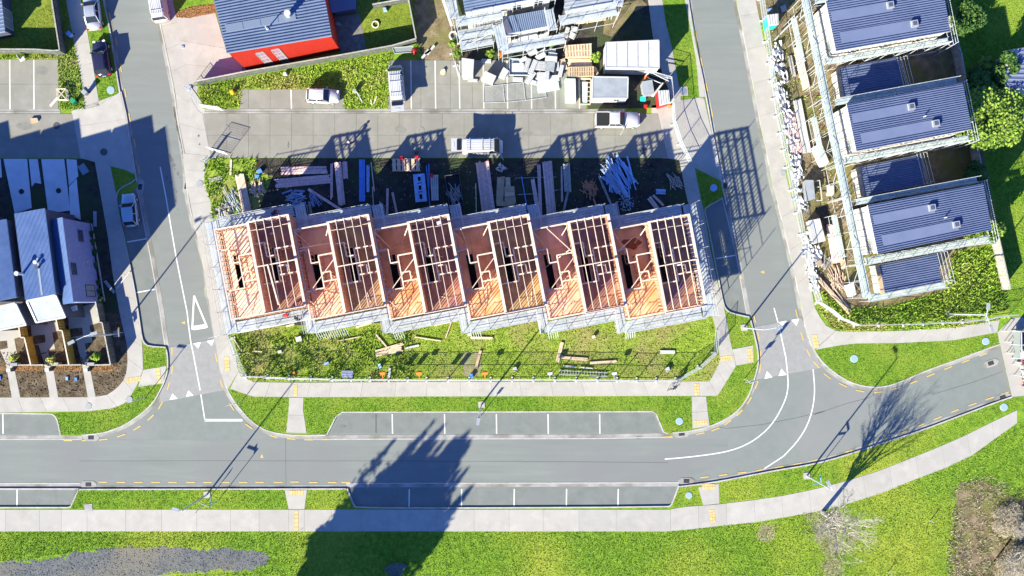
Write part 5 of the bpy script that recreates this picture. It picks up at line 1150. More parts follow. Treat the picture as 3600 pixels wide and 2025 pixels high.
# temporary wire fencing: one mesh of wires shared by every panel
PW, PH = 2.3, 2.0
fr = MB(); 
for a, b in (((0, 0, .15), (0, 0, PH)), ((PW, 0, .15), (PW, 0, PH)), ((0, 0, PH), (PW, 0, PH)), ((0, 0, .2), (PW, 0, .2)), ((0, 0, 1.1), (PW, 0, 1.1))): fr.tube(a, b, .028, n=5)
fr_me = fr.mesh('panel_frame', M['alu'])
wi = MB()
for k in range(1, 24): wi.tube((PW * k / 24, 0, .2), (PW * k / 24, 0, PH), .006, n=3, cap=False)
for k in range(1, 12): wi.tube((0, 0, .2 + k * .15), (PW, 0, .2 + k * .15), .006, n=3, cap=False)
wi_me = wi.mesh('wire_mesh', M['alu'])
ft_me = MB().box(0, 0, .07, .22, .62, .14).mesh('panel_foot', M['white'])
def wire_fence(label, pts, flat=False, feet=True):
    P = [W(p[0], p[1]) for p in pts]; r = wthing('temporary_fence', label, 'fence', P[0][0], P[0][1], .12)
    for a, b in zip(P[:-1], P[1:]):
        a = Vector(a); b = Vector(b); L = (b - a).length; d = (b - a) / L; n = max(1, round(L / 2.35)); ang = math.atan2(d.y, d.x)
        for i in range(n):
            p = a + d * (L * i / n) - Vector(P[0])
            o = bpy.data.objects.new('fence_panel', fr_me); col.objects.link(o); o.parent = r; o.location = (p.x, p.y, 0); o.rotation_euler = (random.uniform(-.03, .03), 0, ang + random.uniform(-.02, .02)); o.scale = (L / n / PW * .99, 1, 1)
            m_ = bpy.data.objects.new('wire_mesh', wi_me); col.objects.link(m_); m_.parent = o
            if feet: f_ = bpy.data.objects.new('panel_foot', ft_me); col.objects.link(f_); f_.parent = r; f_.location = (p.x, p.y, 0); f_.rotation_euler = (0, 0, ang)
    return r
wire_fence('wire fence along the footpath below the timber frames', [(866, 1322), (1170, 1332), (1500, 1334), (1800, 1333), (2100, 1334), (2374, 1336)])
wire_fence('wire fence beside the left footpath corner of the frame site', [(820, 1188), (838, 1245), (866, 1318)])
wire_fence('wire fence turning up at the right corner of the frame site', [(2376, 1334), (2455, 1290), (2508, 1240), (2514, 1160)])
wire_fence('wire fence across the right mouth of the car court', [(2353, 286), (2366, 440), (2388, 508), (2420, 575)])
wire_fence('wire fence running back from the two site cabins', [(2272, 262), (2352, 286)])
wire_fence('wire fence hung with rubbish along the right road', [(2668, 0), (2700, 225), (2727, 410), (2762, 590), (2797, 750), (2828, 900), (2852, 1010), (2868, 1062)])
wire_fence('wire fence round the weedy lower corner of the right site', [(2868, 1062), (2905, 1085), (2948, 1120), (3000, 1143), (3172, 1140), (3380, 1130), (3548, 1108)])
wire_fence('open wire gate swung over the lower left of the car court', [(741, 527), (808, 545)], feet=False)
wire_fence('open wire gate at the upper left of the car court', [(716, 380), (790, 391)], feet=False)
wire_fence('wire fence leaning at the weedy tip beside the driveway', [(668, 316), (712, 378)])
wire_fence('wire panel fence with blue feet left of the foam pile', [(1590, 190), (1602, 232), (1612, 275)])
wire_fence('wire fence on the left of the frame site weeds', [(722, 575), (742, 560)], feet=False)
for k, q in enumerate(([(725, 740), (890, 720), (905, 870), (725, 875)], [(890, 720), (1065, 705), (1080, 855), (905, 870)], [(1065, 705), (1240, 690), (1258, 830), (1080, 855)])):
    q = [W(*p) for p in A(1400, 0, q)]; c = q[0]; r = wthing('wire_barrier', 'wire fence panel lying flat on the pad, %s of three' % ('leftmost', 'middle', 'rightmost')[k], 'fence panel', c[0], c[1], .18, 'wire panels lying on the parking pad')
    t = MB()
    for i in range(4): t.tube((*q[i], .2 + .015 * k), (*q[(i + 1) % 4], .2 + .015 * k), .03, n=5)
    t.build('frame', M['alu'], r); t = MB()
    for i in range(1, 16):
        f = i / 16; a = [q[0][j] * (1 - f) + q[3][j] * f for j in (0, 1)]; b = [q[1][j] * (1 - f) + q[2][j] * f for j in (0, 1)]; t.tube((*a, .2), (*b, .2), .011, n=3, cap=False)
    t.build('wire_mesh', M['alu'], r)
# signs on the wire fence
for x, m, w, lab in ((1351, 'orange', .55, 'leftmost orange sign on the wire fence over the blue pipes'), (1477, 'orange', .55, 'orange sign on the wire fence near the long white board'), (1706, 'orange', .55, 'orange sign on the wire fence right of the bare soil patch'), (1931, 'white', .55, 'white sign on the wire fence at the left end of the ladder'), (2154, 'white', .55, 'white sign on the wire fence at the right end of the ladder')):
    c = W(x, 1332); r = wthing('fence_sign', lab, 'sign', c[0], c[1], .2, 'signs on the site fence'); MB().tube((c[0], c[1] + .05, .2), (c[0], c[1] + .05, 1.3), .03).build('stake', M['alu'], r)
    MB().box(c[0], c[1] + .8, 1.6, w, .24, .35, .08, -.9).beam((c[0], c[1] + .05, 1.2), (c[0], c[1] + .75, 1.55), .05, .05).build('sign_plate', M[m], r)
for k, x in enumerate((1399, 1435, 1556, 1584)): c = W(x, 1331); MB().box(c[0], c[1] + .06, 1.55, .62, .04, .8).solo('hanging_board', M['white'], '%s of four white boards hung on the wire fence below the frames' % ('leftmost', 'second', 'third', 'rightmost')[k], 'banner', 'boards tied to the wire fence')
# ---- shelter and benches at the road end
c = W(3575, 1210); r = wthing('shelter', 'open glass sided shelter with a slanting truss roof at the right edge', 'shelter', c[0], c[1], .15)
for x, y in ((3552, 1163), (3590, 1166), (3554, 1258), (3592, 1258), (3553, 1210)): a = W(x, y); MB().box(a[0], a[1], 1.2, .09, .09, 2.2).build('post', M['alu'], r)
for a, b in (((3552, 1163), (3554, 1258)), ((3590, 1166), (3592, 1258)), ((3552, 1163), (3590, 1166)), ((3554, 1258), (3592, 1258)), ((3553, 1210), (3591, 1210))): a = W(*a); b = W(*b); MB().beam((*a, 2.3), (*b, 2.3), .1, .1).build('beam', M['alu'], r)
q = [W(3553, 1164), W(3553, 1257)]; MB().beam((*q[0], 1.3), (*q[1], 1.3), .03, 1.4).build('glass_side', M['glass_pale'], r)
for k in range(3): a = W(3552 + 16 * k, 1160 - k * 18); b = W(3575 + 20 * k, 1160 - k * 18); MB().beam((a[0], a[1], 2.5), (b[0] + .4, b[1] + .2, 2.5), .12, .2).build('truss', M['darkgrey'], r)
a = W(3551, 1160); b = W(3605, 1095); MB().beam((*a, 2.6), (*b, 2.9), .18, .25).build('truss', M['darkgrey'], r)
q = [W(3565, 1150), W(3610, 1100), W(3640, 1150), W(3610, 1165)]; MB().prism(q, 2.6, 2.66).build('roof_panel', M['darkgrey'], r)
c = W(3601, 1215); MB().box(c[0], c[1], 1.0, .5, 3.2, 1.9).solo('portable_booth', M['navywall'], 'dark blue booth beside the open shelter', 'booth')
c = W(3576, 1246); r = wthing('table', 'white table board under the end of the shelter', 'table', c[0], c[1], .15); MB().box(c[0], c[1], .9, .75, .85, .05).build('table_top', M['white'], r)
for sx in (-.3, .3):
    for sy in (-.35, .35): MB().box(c[0] + sx, c[1] + sy, .5, .05, .05, .75).build('leg', M['alu'], r)
for k, (x0, y0, x1, y1) in enumerate(((3519, 1163, 3531, 1165), (3527, 1201, 3540, 1203), (3536, 1240, 3548, 1242), (3556, 1280, 3578, 1285), (3562, 1318, 3586, 1322))):
    a = Vector((*W(x0, y0), 0)); b = Vector((*W(x1, y1), 0)); r = wthing('barrier_rail', 'grey hoop rail on the pale plaza, number %s from the top' % ordn[k].replace('first', 'one') if False else '%s grey hoop rail down the pale plaza beside the road end' % ordn[k], 'rail', a.x, a.y, .15, 'hoop rails on the plaza')
    for p in (a, b): MB().tube((p.x, p.y, .1), (p.x, p.y, 1.05), .035).build('leg', M['alu'], r)
    MB().tube((a.x, a.y, 1.05), (b.x, b.y, 1.05), .035).build('top_rail', M['alu'], r)
a = W(3572, 1272); b = W(3594, 1335); r = wthing('bench', 'long white slatted bench by the people in red', 'bench', a[0], a[1], .15)
for k in range(2): MB().beam((a[0] + k * .2, a[1], .6), (b[0] + k * .2, b[1], .6), .16, .05).build('slat', M['white'], r)
for p in (a, b): MB().box(p[0] + .1, p[1], .36, .4, .08, .42).build('leg', M['alu'], r)
# ================================================================ BUILDING MATERIALS LYING ABOUT
def Zt(p): return (1580 + p[0] * .27606, p[1] * .27606)
def Ze(p): return (2640 + p[0] * .4142, p[1] * .4142)
def Zf(p): return (2760 + p[0] * .3587, 580 + p[1] * .3587)
def Zc(p): return (2180 + p[0] * .2899, 220 + p[1] * .2899)
def K2(p): return (700 + p[0] * .41408, 500 + p[1] * .41408)
def K3(p): return (1400 + p[0] * .41408, 500 + p[1] * .41408)
def K4(p): return (2100 + p[0] * .41408, 500 + p[1] * .41408)
def G2(p): return (700 + p[0] * .41408, 1000 + p[1] * .41408)
def G3(p): return (1400 + p[0] * .41408, 1000 + p[1] * .41408)
def G4(p): return (2100 + p[0] * .41408, 1000 + p[1] * .41408)
def stack(label, f, p0, p1, wpx, n, layers=1, m='pine', th=.06, z=.14, jit=.04, name='timber_stack', cat='timber stack', part='plank', sc=.41408):
    a = Vector(W(*f(p0))); b = Vector(W(*f(p1))); wid = wpx * sc / 30; d = (b - a); L = d.length; d /= L; nr = Vector((-d.y, d.x))
    if n == 1 and layers == 1:
        return MB().beam((a.x, a.y, z + .08), (b.x, b.y, z + .08), wid, th).solo('loose_board' if name == 'timber_stack' else name, M[m], label, 'board' if cat == 'timber stack' else cat)
    r = wthing(name, label, cat, *((a + b) / 2), z)
    for k in range(layers):
        for i in range(n):
            o = (i + .5 - n / 2) * wid / n; s0 = random.uniform(-jit, jit) * L; s1 = random.uniform(-jit, jit) * L; q = random.uniform(-.3, .3) * wid / n
            pa = a + d * s0 + nr * (o + q * .5); pb = b + d * s1 + nr * (o - q * .5); zz = z + .04 + th * (k + .5) * 1.05 + (i % 2) * .004
            MB().beam((pa.x, pa.y, zz), (pb.x, pb.y, zz), wid / n * .9, th).build(part, M[m], r)
    return r
def pile(label, f, c, rpx, n, l0, l1, m, w=.09, name='offcut_pile', cat='offcut pile', zmax=.45, part='offcut', ang=None, spread=.6, sc=.41408):
    c = Vector(W(*f(c))); rad = rpx * sc / 30; r = wthing(name, label, cat, c.x, c.y, .14)
    for i in range(n):
        t = random.uniform(0, 6.283); q = rad * math.sqrt(random.random()) * .75; x = c.x + q * math.cos(t); y = c.y + q * math.sin(t); L = random.uniform(l0, l1)
        a = random.uniform(0, 3.14) if ang is None else R(ang) + random.gauss(0, spread * .4); z = .2 + random.random() * zmax * (1 - q / rad * .6); e = random.uniform(-.08, .08)
        mm = random.choice(m) if isinstance(m, (list, tuple)) else m
        MB().beam((x - math.cos(a) * L / 2, y - math.sin(a) * L / 2, z - e), (x + math.cos(a) * L / 2, y + math.sin(a) * L / 2, z + e), w * random.uniform(.7, 1.3), .045).build(part, M[mm], r)
    return r
def boxo(label, f, q, h, m, name, cat, z=.14, lid=None, group=None, top=None):
    """a box standing on a px quad"""
    Q = [W(*f(p), h * .6) for p in q]; mb = MB().prism(Q, z, z + h)
    c = (sum(p[0] for p in Q) / 4, sum(p[1] for p in Q) / 4)
    if lid is None: return mb.solo(name, M[m], label, cat, group)
    r = wthing(name, label, cat, c[0], c[1], z, group); mb.build('body', M[m], r)
    MB().prism([(c[0] + (p[0] - c[0]) * 1.06, c[1] + (p[1] - c[1]) * 1.06) for p in Q], z + h, z + h + .07).build('lid', M[lid], r); return r
def pallet(label, f, q, layers=1, m='pallet', z=.14, n=7, cat='pallet', group=None):
    Q = [Vector(W(*f(p))) for p in q]; c = sum(Q, Vector((0, 0))) / 4; r = wthing('pallet' if layers < 3 else 'pallet_stack', label, cat, c.x, c.y, z, group)
    for k in range(layers):
        zb = z + k * .15
        for v in (.02, .5, .98): a = Q[0].lerp(Q[3], v); b = Q[1].lerp(Q[2], v); MB().beam((a.x, a.y, zb + .06), (b.x, b.y, zb + .06), .1, .1).build('bearer', M[m], r)
        for i in range(n):
            u = (i + .5) / n; a = Q[0].lerp(Q[1], u); b = Q[3].lerp(Q[2], u); MB().beam((a.x, a.y, zb + .125), (b.x, b.y, zb + .125), (Q[1] - Q[0]).length / n * .72, .022).build('slat', M[m], r)
    return r
def ladder(label, f, p0, p1, wpx, z=.3, m='alu', zt=None):
    a = Vector(W(*f(p0))); b = Vector(W(*f(p1))); d = (b - a).normalized(); nr = Vector((-d.y, d.x)) * wpx * .41408 / 60; r = wthing('ladder', label, 'ladder', a.x, a.y, z); L = (b - a).length; zt = zt or z
    for s in (-1, 1): MB().beam((a.x + nr.x * s, a.y + nr.y * s, z), (b.x + nr.x * s, b.y + nr.y * s, zt), .06, .09).build('rail', M[m], r)
    n = int(L / .32)
    for i in range(1, n): p = a + d * (L * i / n); zz = z + (zt - z) * i / n; MB().beam((p.x - nr.x, p.y - nr.y, zz), (p.x + nr.x, p.y + nr.y, zz), .045, .045).build('rung', M[m], r)
# ---- behind the frames
stack('pale timber stack at the weedy left end behind the frames', K2, (352, 285), (415, 600), 75, 7, 3, 'pine', .09)
stack('long mauve boards lying crosswise behind the first frame', K2, (660, 355), (1115, 312), 75, 6, 2, 'pinkwood', .06)
stack('faded flat sheets above the long mauve boards', K2, (700, 243), (1090, 238), 66, 3, 1, 'pinkwood', .03, jit=.02, name='sheet_stack', cat='sheet stack', part='sheet')
stack('upright mauve timber stack right of the long crosswise boards', K2, (1182, 185), (1215, 530), 58, 5, 3, 'pinkwood', .08)
stack('short mauve timber bundle touching the upright mauve stack', K2, (1238, 170), (1248, 310), 42, 4, 2, 'pinkwood', .07)
stack('two thin mauve battens left of the upright mauve stack', K2, (1128, 180), (1128, 480), 22, 2, 1, 'pinkwood', .05)
stack('bright blue strapped bundle behind the second frame', K2, (1387, 150), (1387, 505), 50, 5, 2, 'blue', .1, jit=.005, name='blue_bundle', cat='bundle', part='length')
stack('slim grey and blue bundle beside the bright blue bundle', K2, (1436, 200), (1436, 425), 26, 2, 1, 'blue_bundle', .08, jit=.02, name='blue_bundle', cat='bundle', part='length')
stack('thin pale batten right of the slim bundle', K2, (1462, 170), (1490, 420), 8, 1, 1, 'pine', .05)
stack('thin dark batten standing under the pale batten', K2, (1474, 380), (1482, 545), 7, 1, 1, 'pinkwood', .05)
pallet('tall cream pallet stack carrying two red boxes', K2, [(1640, 150), (1880, 145), (1882, 250), (1645, 250)], 5, 'pallet', n=6, cat='pallet stack')
for p, lab in (((1725, 134), 'left'), (((1850, 127)), 'right')):
    c = W(*K2(p), .9); MB().box(c[0], c[1], 1.05, .42, .32, .28).solo('red_box', M['red'], '%s red box on the cream pallet stack' % lab, 'box', 'red boxes on the pallet stack')
c = W(*K2((1846, 92))); MB().box(c[0], c[1], .3, .3, .3, .35).solo('black_bin', M['black'], 'small black tub on the court above the pallet stack', 'tub')
a = Vector(W(*K3((178, 275)))); b = Vector(W(*K3((200, 510)))); r = wthing('moulded_tray', 'pale blue moulded tray with three square holes', 'tray', *((a + b) / 2), .14); d = (b - a).normalized(); nr = Vector((-d.y, d.x)); L = (b - a).length
for s in (-1, 1): MB().beam((a.x + nr.x * s * .42, a.y + nr.y * s * .42, .4), (b.x + nr.x * s * .42, b.y + nr.y * s * .42, .4), .5, .45).build('side', M['blue_bundle'], r)
for k in (0, .3, .36, .62, .68, 1.0):
    p = a + d * L * min(.95, max(.05, k)); MB().box(p.x, p.y, .42, .5, .32, .46, math.atan2(d.y, d.x) + 1.57).build('cross_piece', M['blue_bundle'], r)
pallet('white slatted rack beside the pale blue tray', K3, [(272, 285), (342, 280), (346, 495), (285, 498)], 2, 'white', n=4)
c = W(*K3((286, 286))); MB().box(c[0], c[1], .55, .4, .4, .3).solo('red_tub', M['red'], 'red tub at the head of the white slatted rack', 'tub')
for p0, p1, lab in (((240, 200), (272, 560), 'left'), ((262, 185), (262, 400), 'right')):
    stack('%s thin blue pole between the tray and the white rack' % lab, K3, p0, p1, 9, 1, 1, 'blue_pipe', .08, name='blue_pole', cat='pole')
Q = [W(*K3(p)) for p in ((398, 292), (520, 272), (556, 545), (440, 556))]; r = wthing('scrap_bin', 'low open skip full of dark timber scraps behind the third frame', 'skip', *Q[0], .14)
for i in range(4): MB().beam((*Q[i], .4), (*Q[(i + 1) % 4], .4), .06, .55).build('side', M['darkgrey'], r)
MB().prism(Q, .14, .2).build('floor', M['black'], r)
pile('tangle of dark offcuts inside the low open skip', K3, (480, 440), 75, 34, .6, 1.8, ['fence_grey', 'pinkwood', 'fence_grey', 'grey'], .08, ang=105, spread=1.2)
stack('broad stack of long pink boards behind the third frame', K3, (715, 180), (770, 615), 112, 8, 3, 'pinkwood', .07, jit=.05)
stack('thin pale batten left of the broad pink stack', K3, (658, 350), (665, 640), 8, 1, 1, 'pine', .05)
pile('heap of rubble and wrapping above the brown sheets', K3, (875, 225), 48, 26, .2, .5, ['fence_grey', 'wrap', 'pallet'], .2)
for q, z_, lab in (([(840, 300), (905, 290), (890, 520), (830, 515)], .0, 'leftmost brown sheet of the untidy ply pile'), ([(910, 300), (950, 300), (955, 380), (912, 378)], .05, 'small pale sheet on top of the ply pile'), ([(900, 378), (985, 375), (1000, 520), (905, 540)], .1, 'largest brown sheet of the untidy ply pile'), ([(835, 490), (990, 520), (990, 552), (835, 540)], .03, 'lowest brown sheet of the untidy ply pile'), ([(905, 432), (985, 425), (985, 455), (905, 465)], .2, 'narrow pale board across the ply pile')):
    boxo(lab, K3, q, .12 + z_, 'ply' if 'pale' not in lab else 'pallet', 'ply_sheet', 'ply sheet', group='sheets in the untidy ply pile')
stack('bright blue thin pole slanting beside the untidy ply pile', K3, (1046, 292), (1096, 568), 9, 1, 1, 'blue_pipe', .08, name='blue_pole', cat='pole')
stack('thick pink timber stack behind the fourth frame', K3, (1263, 170), (1300, 618), 80, 6, 4, 'pinkwood', .08, jit=.02)
stack('narrow pink planks just left of the thick pink stack', K3, (1192, 195), (1210, 650), 28, 2, 2, 'pinkwood', .08)
stack('slanting pink planks leaning to the narrow pair', K3, (1140, 320), (1188, 600), 34, 3, 2, 'pinkwood', .06)
for y, x0, x1, lab in ((298, 995, 1340, 'upper'), (438, 1015, 1190, 'lower'), (406, 1310, 1360, 'short')): stack('%s thin batten laid crosswise near the pink stacks' % lab, K3, (x0, y + 8), (x1, y), 6, 1, 1, 'fence_grey', .05)
stack('thin pink batten between pink and grey stacks', K3, (1386, 215), (1390, 505), 16, 2, 1, 'pinkwood', .05)
stack('grey weathered board stack behind the fifth frame', K3, (1425, 190), (1440, 420), 58, 5, 2, 'fence_grey', .07)
stack('grey plank slanting under the grey board stack', K3, (1450, 375), (1405, 580), 20, 1, 1, 'fence_grey', .06)
pile('heap of red brown offcuts behind the fifth frame', K3, (1625, 400), 78, 60, .4, 1.3, 'redwood', .08, ang=110, spread=1.3)
stack('short red tipped plank below the red brown heap', K3, (1655, 480), (1690, 565), 14, 1, 1, 'redwood', .06)
stack('long brown plank slanting down to the scaffold right of the heap', K4, (10, 285), (165, 645), 20, 2, 1, 'fence_grey', .07)
pile('large heap of pale blue steel lengths behind the sixth frame', K4, (190, 300), 150, 60, 1.2, 3.4, 'blue_bundle', .15, name='steel_pile', cat='steel pile', part='length', zmax=.7, ang=-62, spread=.5)
ladder('long pale ladder lying over the blue steel heap', K4, (52, 208), (262, 538), 30, 1.0, 'alu', .6)
pile('scatter of broken white bits under the ladder', K4, (240, 520), 90, 60, .08, .3, ['wrap', 'blue_bundle'], .08, zmax=.05, name='debris_scatter', cat='debris', part='fragment')
stack('two pale pink planks crossed near the right fence', K4, (435, 470), (510, 570), 40, 2, 1, 'pinkwood', .06); stack('single pink plank beside the crossed planks', K4, (470, 450), (560, 540), 20, 1, 1, 'pinkwood', .06)
stack('mauve strapped pack near the right fence', K4, (495, 422), (577, 422), 42, 4, 1, 'blue_bundle', .1, jit=.01, name='strapped_pack', cat='pack', part='length')
pile('thin pale sticks strewn against the right wire fence', K4, (650, 350), 80, 26, .5, 1.6, ['pine', 'fence_grey', 'fence_grey'], .05, zmax=.1, ang=120, spread=1.0)
pile('bluish scrap heap behind the first raftered frame', K2, (825, 490), 85, 46, .3, 1.4, ['blue_bundle', 'fence_grey', 'greywall'], .12, ang=10, spread=1.5)
pile('smaller bluish scrap heap right of the first one', K2, (985, 490), 60, 24, .4, 1.5, ['blue_bundle', 'greywall'], .08, ang=110, spread=.9)
stack('long mauve plank slanting to the rear scaffold', K2, (930, 400), (1262, 610), 24, 1, 1, 'pinkwood', .06)
stack('grey plank ending at the rear scaffold beneath the slanting plank', K2, (938, 505), (962, 655), 22, 1, 1, 'fence_grey', .06)
stack('short bluish plank tilted left of two', K2, (708, 438), (793, 408), 16, 1, 1, 'greywall', .06); stack('short bluish plank lying level right of two', K2, (808, 412), (900, 418), 18, 1, 1, 'greywall', .06)
stack('mauve perforated plank standing upright behind the second frame', K2, (1602, 395), (1597, 670), 20, 1, 1, 'pinkwood', .06)
stack('mauve plank pair poking over the scaffold of the third frame', K2, (1645, 435), (1705, 720), 20, 2, 1, 'pinkwood', .06)
pile('pale splintered offcuts beside the pale timber stack', K2, (505, 400), 75, 40, .3, 1.2, ['pine', 'pallet', 'pine'], .09, ang=100, spread=1.6)
pile('thin bluish white lengths strewn in the weeds at the left corner', K2, (300, 510), 100, 22, 1.0, 2.6, ['blue_bundle', 'wrap', 'alu'], .06, name='pipe_scatter', cat='pipes', part='length', zmax=.2, ang=-58, spread=.5)
pile('corner heap of grey scrap by the scaffold foot', K2, (215, 600), 80, 44, .3, 1.2, ['fence_grey', 'grey', 'pallet', 'wrap'], .1)
stack('orange batten upright in the weeds at the court edge', K2, (277, 150), (270, 280), 16, 1, 1, 'pine', .05); stack('grey slatted board in the weeds of the left corner', K2, (90, 325), (198, 305), 34, 4, 1, 'fence_grey', .04)
stack('pale board lying in the weeds near the left corner', K2, (240, 640), (268, 545), 22, 1, 1, 'pallet', .05)
c = W(*K2((520, 250))); MB().box(c[0], c[1], .35, .55, .4, .35, .5).box(c[0] - .3, c[1] - .6, .25, .5, .35, .2).solo('blue_bag', M['blue'], 'blue bag slumped at the top of the pale offcuts', 'bag')
for (n_, x0, y0, x1, y1, cnt, lab) in (('debris_scatter', 950, 640, 2380, 760, 380, 'tiny pale crumbs strewn over the black soil behind the frames'),):
    mb = MB()
    for i in range(cnt): c = W(random.uniform(x0, x1), random.uniform(575, 745)); mb.box(c[0], c[1], .16, random.uniform(.04, .16), random.uniform(.03, .08), .03, random.random() * 3)
    mb.solo(n_, M['fence_grey'], lab, 'debris', kind='stuff')
# ---- weedy strip in front of the frames
for p0, p1, w_, m_, n_, lab in (((1505, 568), (1738, 503), 26, 'pallet', 2, 'upper of two pale board packs in the front weeds'), ((1502, 592), (1720, 548), 44, 'pallet', 3, 'lower wider pale board pack in the front weeds'), ((1748, 543), (1868, 516), 16, 'white', 1, 'white board at the tip of the pale packs'),
        ((1335, 364), (1465, 325), 18, 'pine', 1, 'pink board propped at the front scaffold'), ((745, 356), (812, 336), 16, 'pine', 1, 'short pink board at the first scaffold step'), ((1175, 480), (1380, 442), 7, 'pallet', 1, 'thin long batten in the front weeds at left'),
        ((470, 566), (540, 572), 10, 'pallet', 1, 'short cream batten in the dark weeds at the left corner'), ((1622, 708), (1614, 790), 20, 'white', 1, 'white plank standing on end near the pipes'), ((1505, 425), (1595, 530), 12, 'pine', 1, 'batten leaning from the scaffold to the pale packs'), ((300, 460), (360, 560), 8, 'pallet', 1, 'slim batten along the left wire fence')):
    stack(lab, G2, p0, p1, w_, n_, 1, m_, .07, z=.2)
for p0, p1, w_, m_, n_, lab in (((615, 452), (802, 456), 20, 'pallet', 1, 'cream board level in the middle of the weeds'), ((1393, 487), (1348, 652), 32, 'pallet', 2, 'cream boards meeting in a corner, upright arm'), ((1382, 618), (1600, 636), 26, 'pallet', 2, 'cream boards meeting in a corner, level arm'),
        ((1628, 666), (1850, 650), 20, 'pallet', 1, 'single cream board casting a dark edge at right'), ((142, 446), (365, 480), 9, 'pine', 1, 'thin pink batten slanting near the scorched soil'), ((460, 300), (402, 456), 9, 'pallet', 1, 'thin batten leaning down from the scaffold'), ((305, 352), (495, 308), 8, 'pallet', 1, 'thin batten level beside the leaning one'),
        ((700, 560), (660, 710), 22, 'ply', 1, 'weathered board on the bare soil patch'), ((930, 342), (1160, 300), 8, 'white', 1, 'white strip lying along the fourth scaffold step'), ((1400, 690), (1510, 700), 8, 'wrap', 1, 'upper thin white pipe above the ladder'), ((1540, 702), (1648, 712), 8, 'wrap', 1, 'lower thin white pipe above the ladder')):
    stack(lab, G3, p0, p1, w_, n_, 1, m_, .07, z=.2)
ladder('aluminium ladder lying in the weeds along the wire fence', G3, (1362, 745), (1775, 765), 32, .3)
stack('white lengths crossed in the weeds at the right end', G4, (528, 572), (652, 575), 30, 3, 1, 'white', .08, z=.2)
stack('three grey blue pipes lying by the leftmost orange sign', G2, (1212, 762), (1310, 758), 62, 3, 1, 'greywall', .1, z=.2, name='pipe_bundle', cat='pipes', part='pipe')
for f, p, sx, sy, m_, nm_, lab in ((G2, (693, 570), .4, .3, 'white', 'bucket', 'white bucket in the dark left weeds'), (G2, (853, 462), .6, .5, 'wrap', 'bag', 'white bag under the first scaffold step'), (G2, (1088, 668), .5, .25, 'blue_bundle', 'bag', 'pale blue bag in the left weeds'), (G2, (813, 747), .22, .22, 'orange', 'traffic_cone', 'small orange cone by the wire fence corner'),
        (G3, (990, 716), .4, .4, 'white', 'tub', 'white tub left of the thick lamp shadow'), (G3, (625, 775), .3, .45, 'blue', 'tub', 'blue tub at the foot of the wire fence'), (G3, (604, 425), .35, .3, 'white', 'tub', 'white tub near the third scaffold step'), (G3, (1657, 443), .3, .3, 'pinkwood', 'tub', 'small pink tub in the right weeds'), (G4, (592, 720), .4, .5, 'white', 'tub', 'white tub standing near the right end of the wire fence'), (G2, (1538, 690), .3, .5, 'blue_bundle', 'bag', 'crumpled blue white bag between the pipes and white plank')):
    c = W(*f(p)); MB().box(c[0], c[1], .35, sx, sy, .34, .3).box(c[0], c[1], .53, sx * 1.1, sy * 1.1, .04, .3).solo(nm_, M[m_], lab, nm_)
# ---- pad in front of the half finished house
def rect(cx, cy, w, h, a):
    ca, sa = math.cos(R(a)), math.sin(R(a)); return [(cx + u * ca - v * sa, cy + u * sa + v * ca) for u, v in ((-w / 2, -h / 2), (w / 2, -h / 2), (w / 2, h / 2), (-w / 2, h / 2))]
boxo('tall white wrapped crate with a ribbed top at the left of the foam', Zt, [(165, 770), (312, 790), (300, 975), (168, 970)], 1.8, 'wrap', 'wrapped_crate', 'crate', .15, 'white')
boxo('squat white carton standing alone on the pad', Zt, [(462, 925), (592, 985), (550, 1078), (404, 1020)], 1.0, 'foam', 'carton', 'carton', .15, 'white')
boxo('low white carton left of the trailer tray', Zt, [(690, 870), (755, 915), (700, 1010), (625, 985)], .5, 'foam', 'carton', 'carton', .15, 'white')
Q = [W(*Zt(p)) for p in ((762, 762), (1040, 770), (1040, 972), (762, 968))]; r = wthing('trailer_tray', 'grey flat tray under the white foam heap', 'tray', *Q[0], .15)
MB().prism(Q, .3, .4).build('tray_floor', M['flash_grey'], r)
for i in range(4): MB().beam((*Q[i], .45), (*Q[(i + 1) % 4], .45), .08, .3).build('tray_side', M['alu'], r)
def pod(root, cx, cy, w, h, a, z, holes=True):
    c = W(*Zt((cx, cy))); W_, H_ = w * .27606 / 30, h * .27606 / 30
    o = MB().box(c[0], c[1], z, W_, H_, .2, R(-a)).build('foam_block', M['foam'], root)
    if holes:
        hb = MB(); nx, ny = max(2, round(W_ / .28)), max(1, round(H_ / .28))
        for i in range(nx):
            for j in range(ny):
                u = (i + .5) / nx * W_ - W_ / 2; v = (j + .5) / ny * H_ - H_ / 2; ca, sa = math.cos(R(-a)), math.sin(R(-a)); hb.box(c[0] + u * ca - v * sa, c[1] + u * sa + v * ca, z + .102, .11, .11, .012, R(-a))
        hb.build('core_hole', M['grey'], o)
fp = wthing('foam_heap', 'large heap of white perforated foam blocks on the parking pad', 'foam heap', *W(*Zt((1080, 830))), .15)
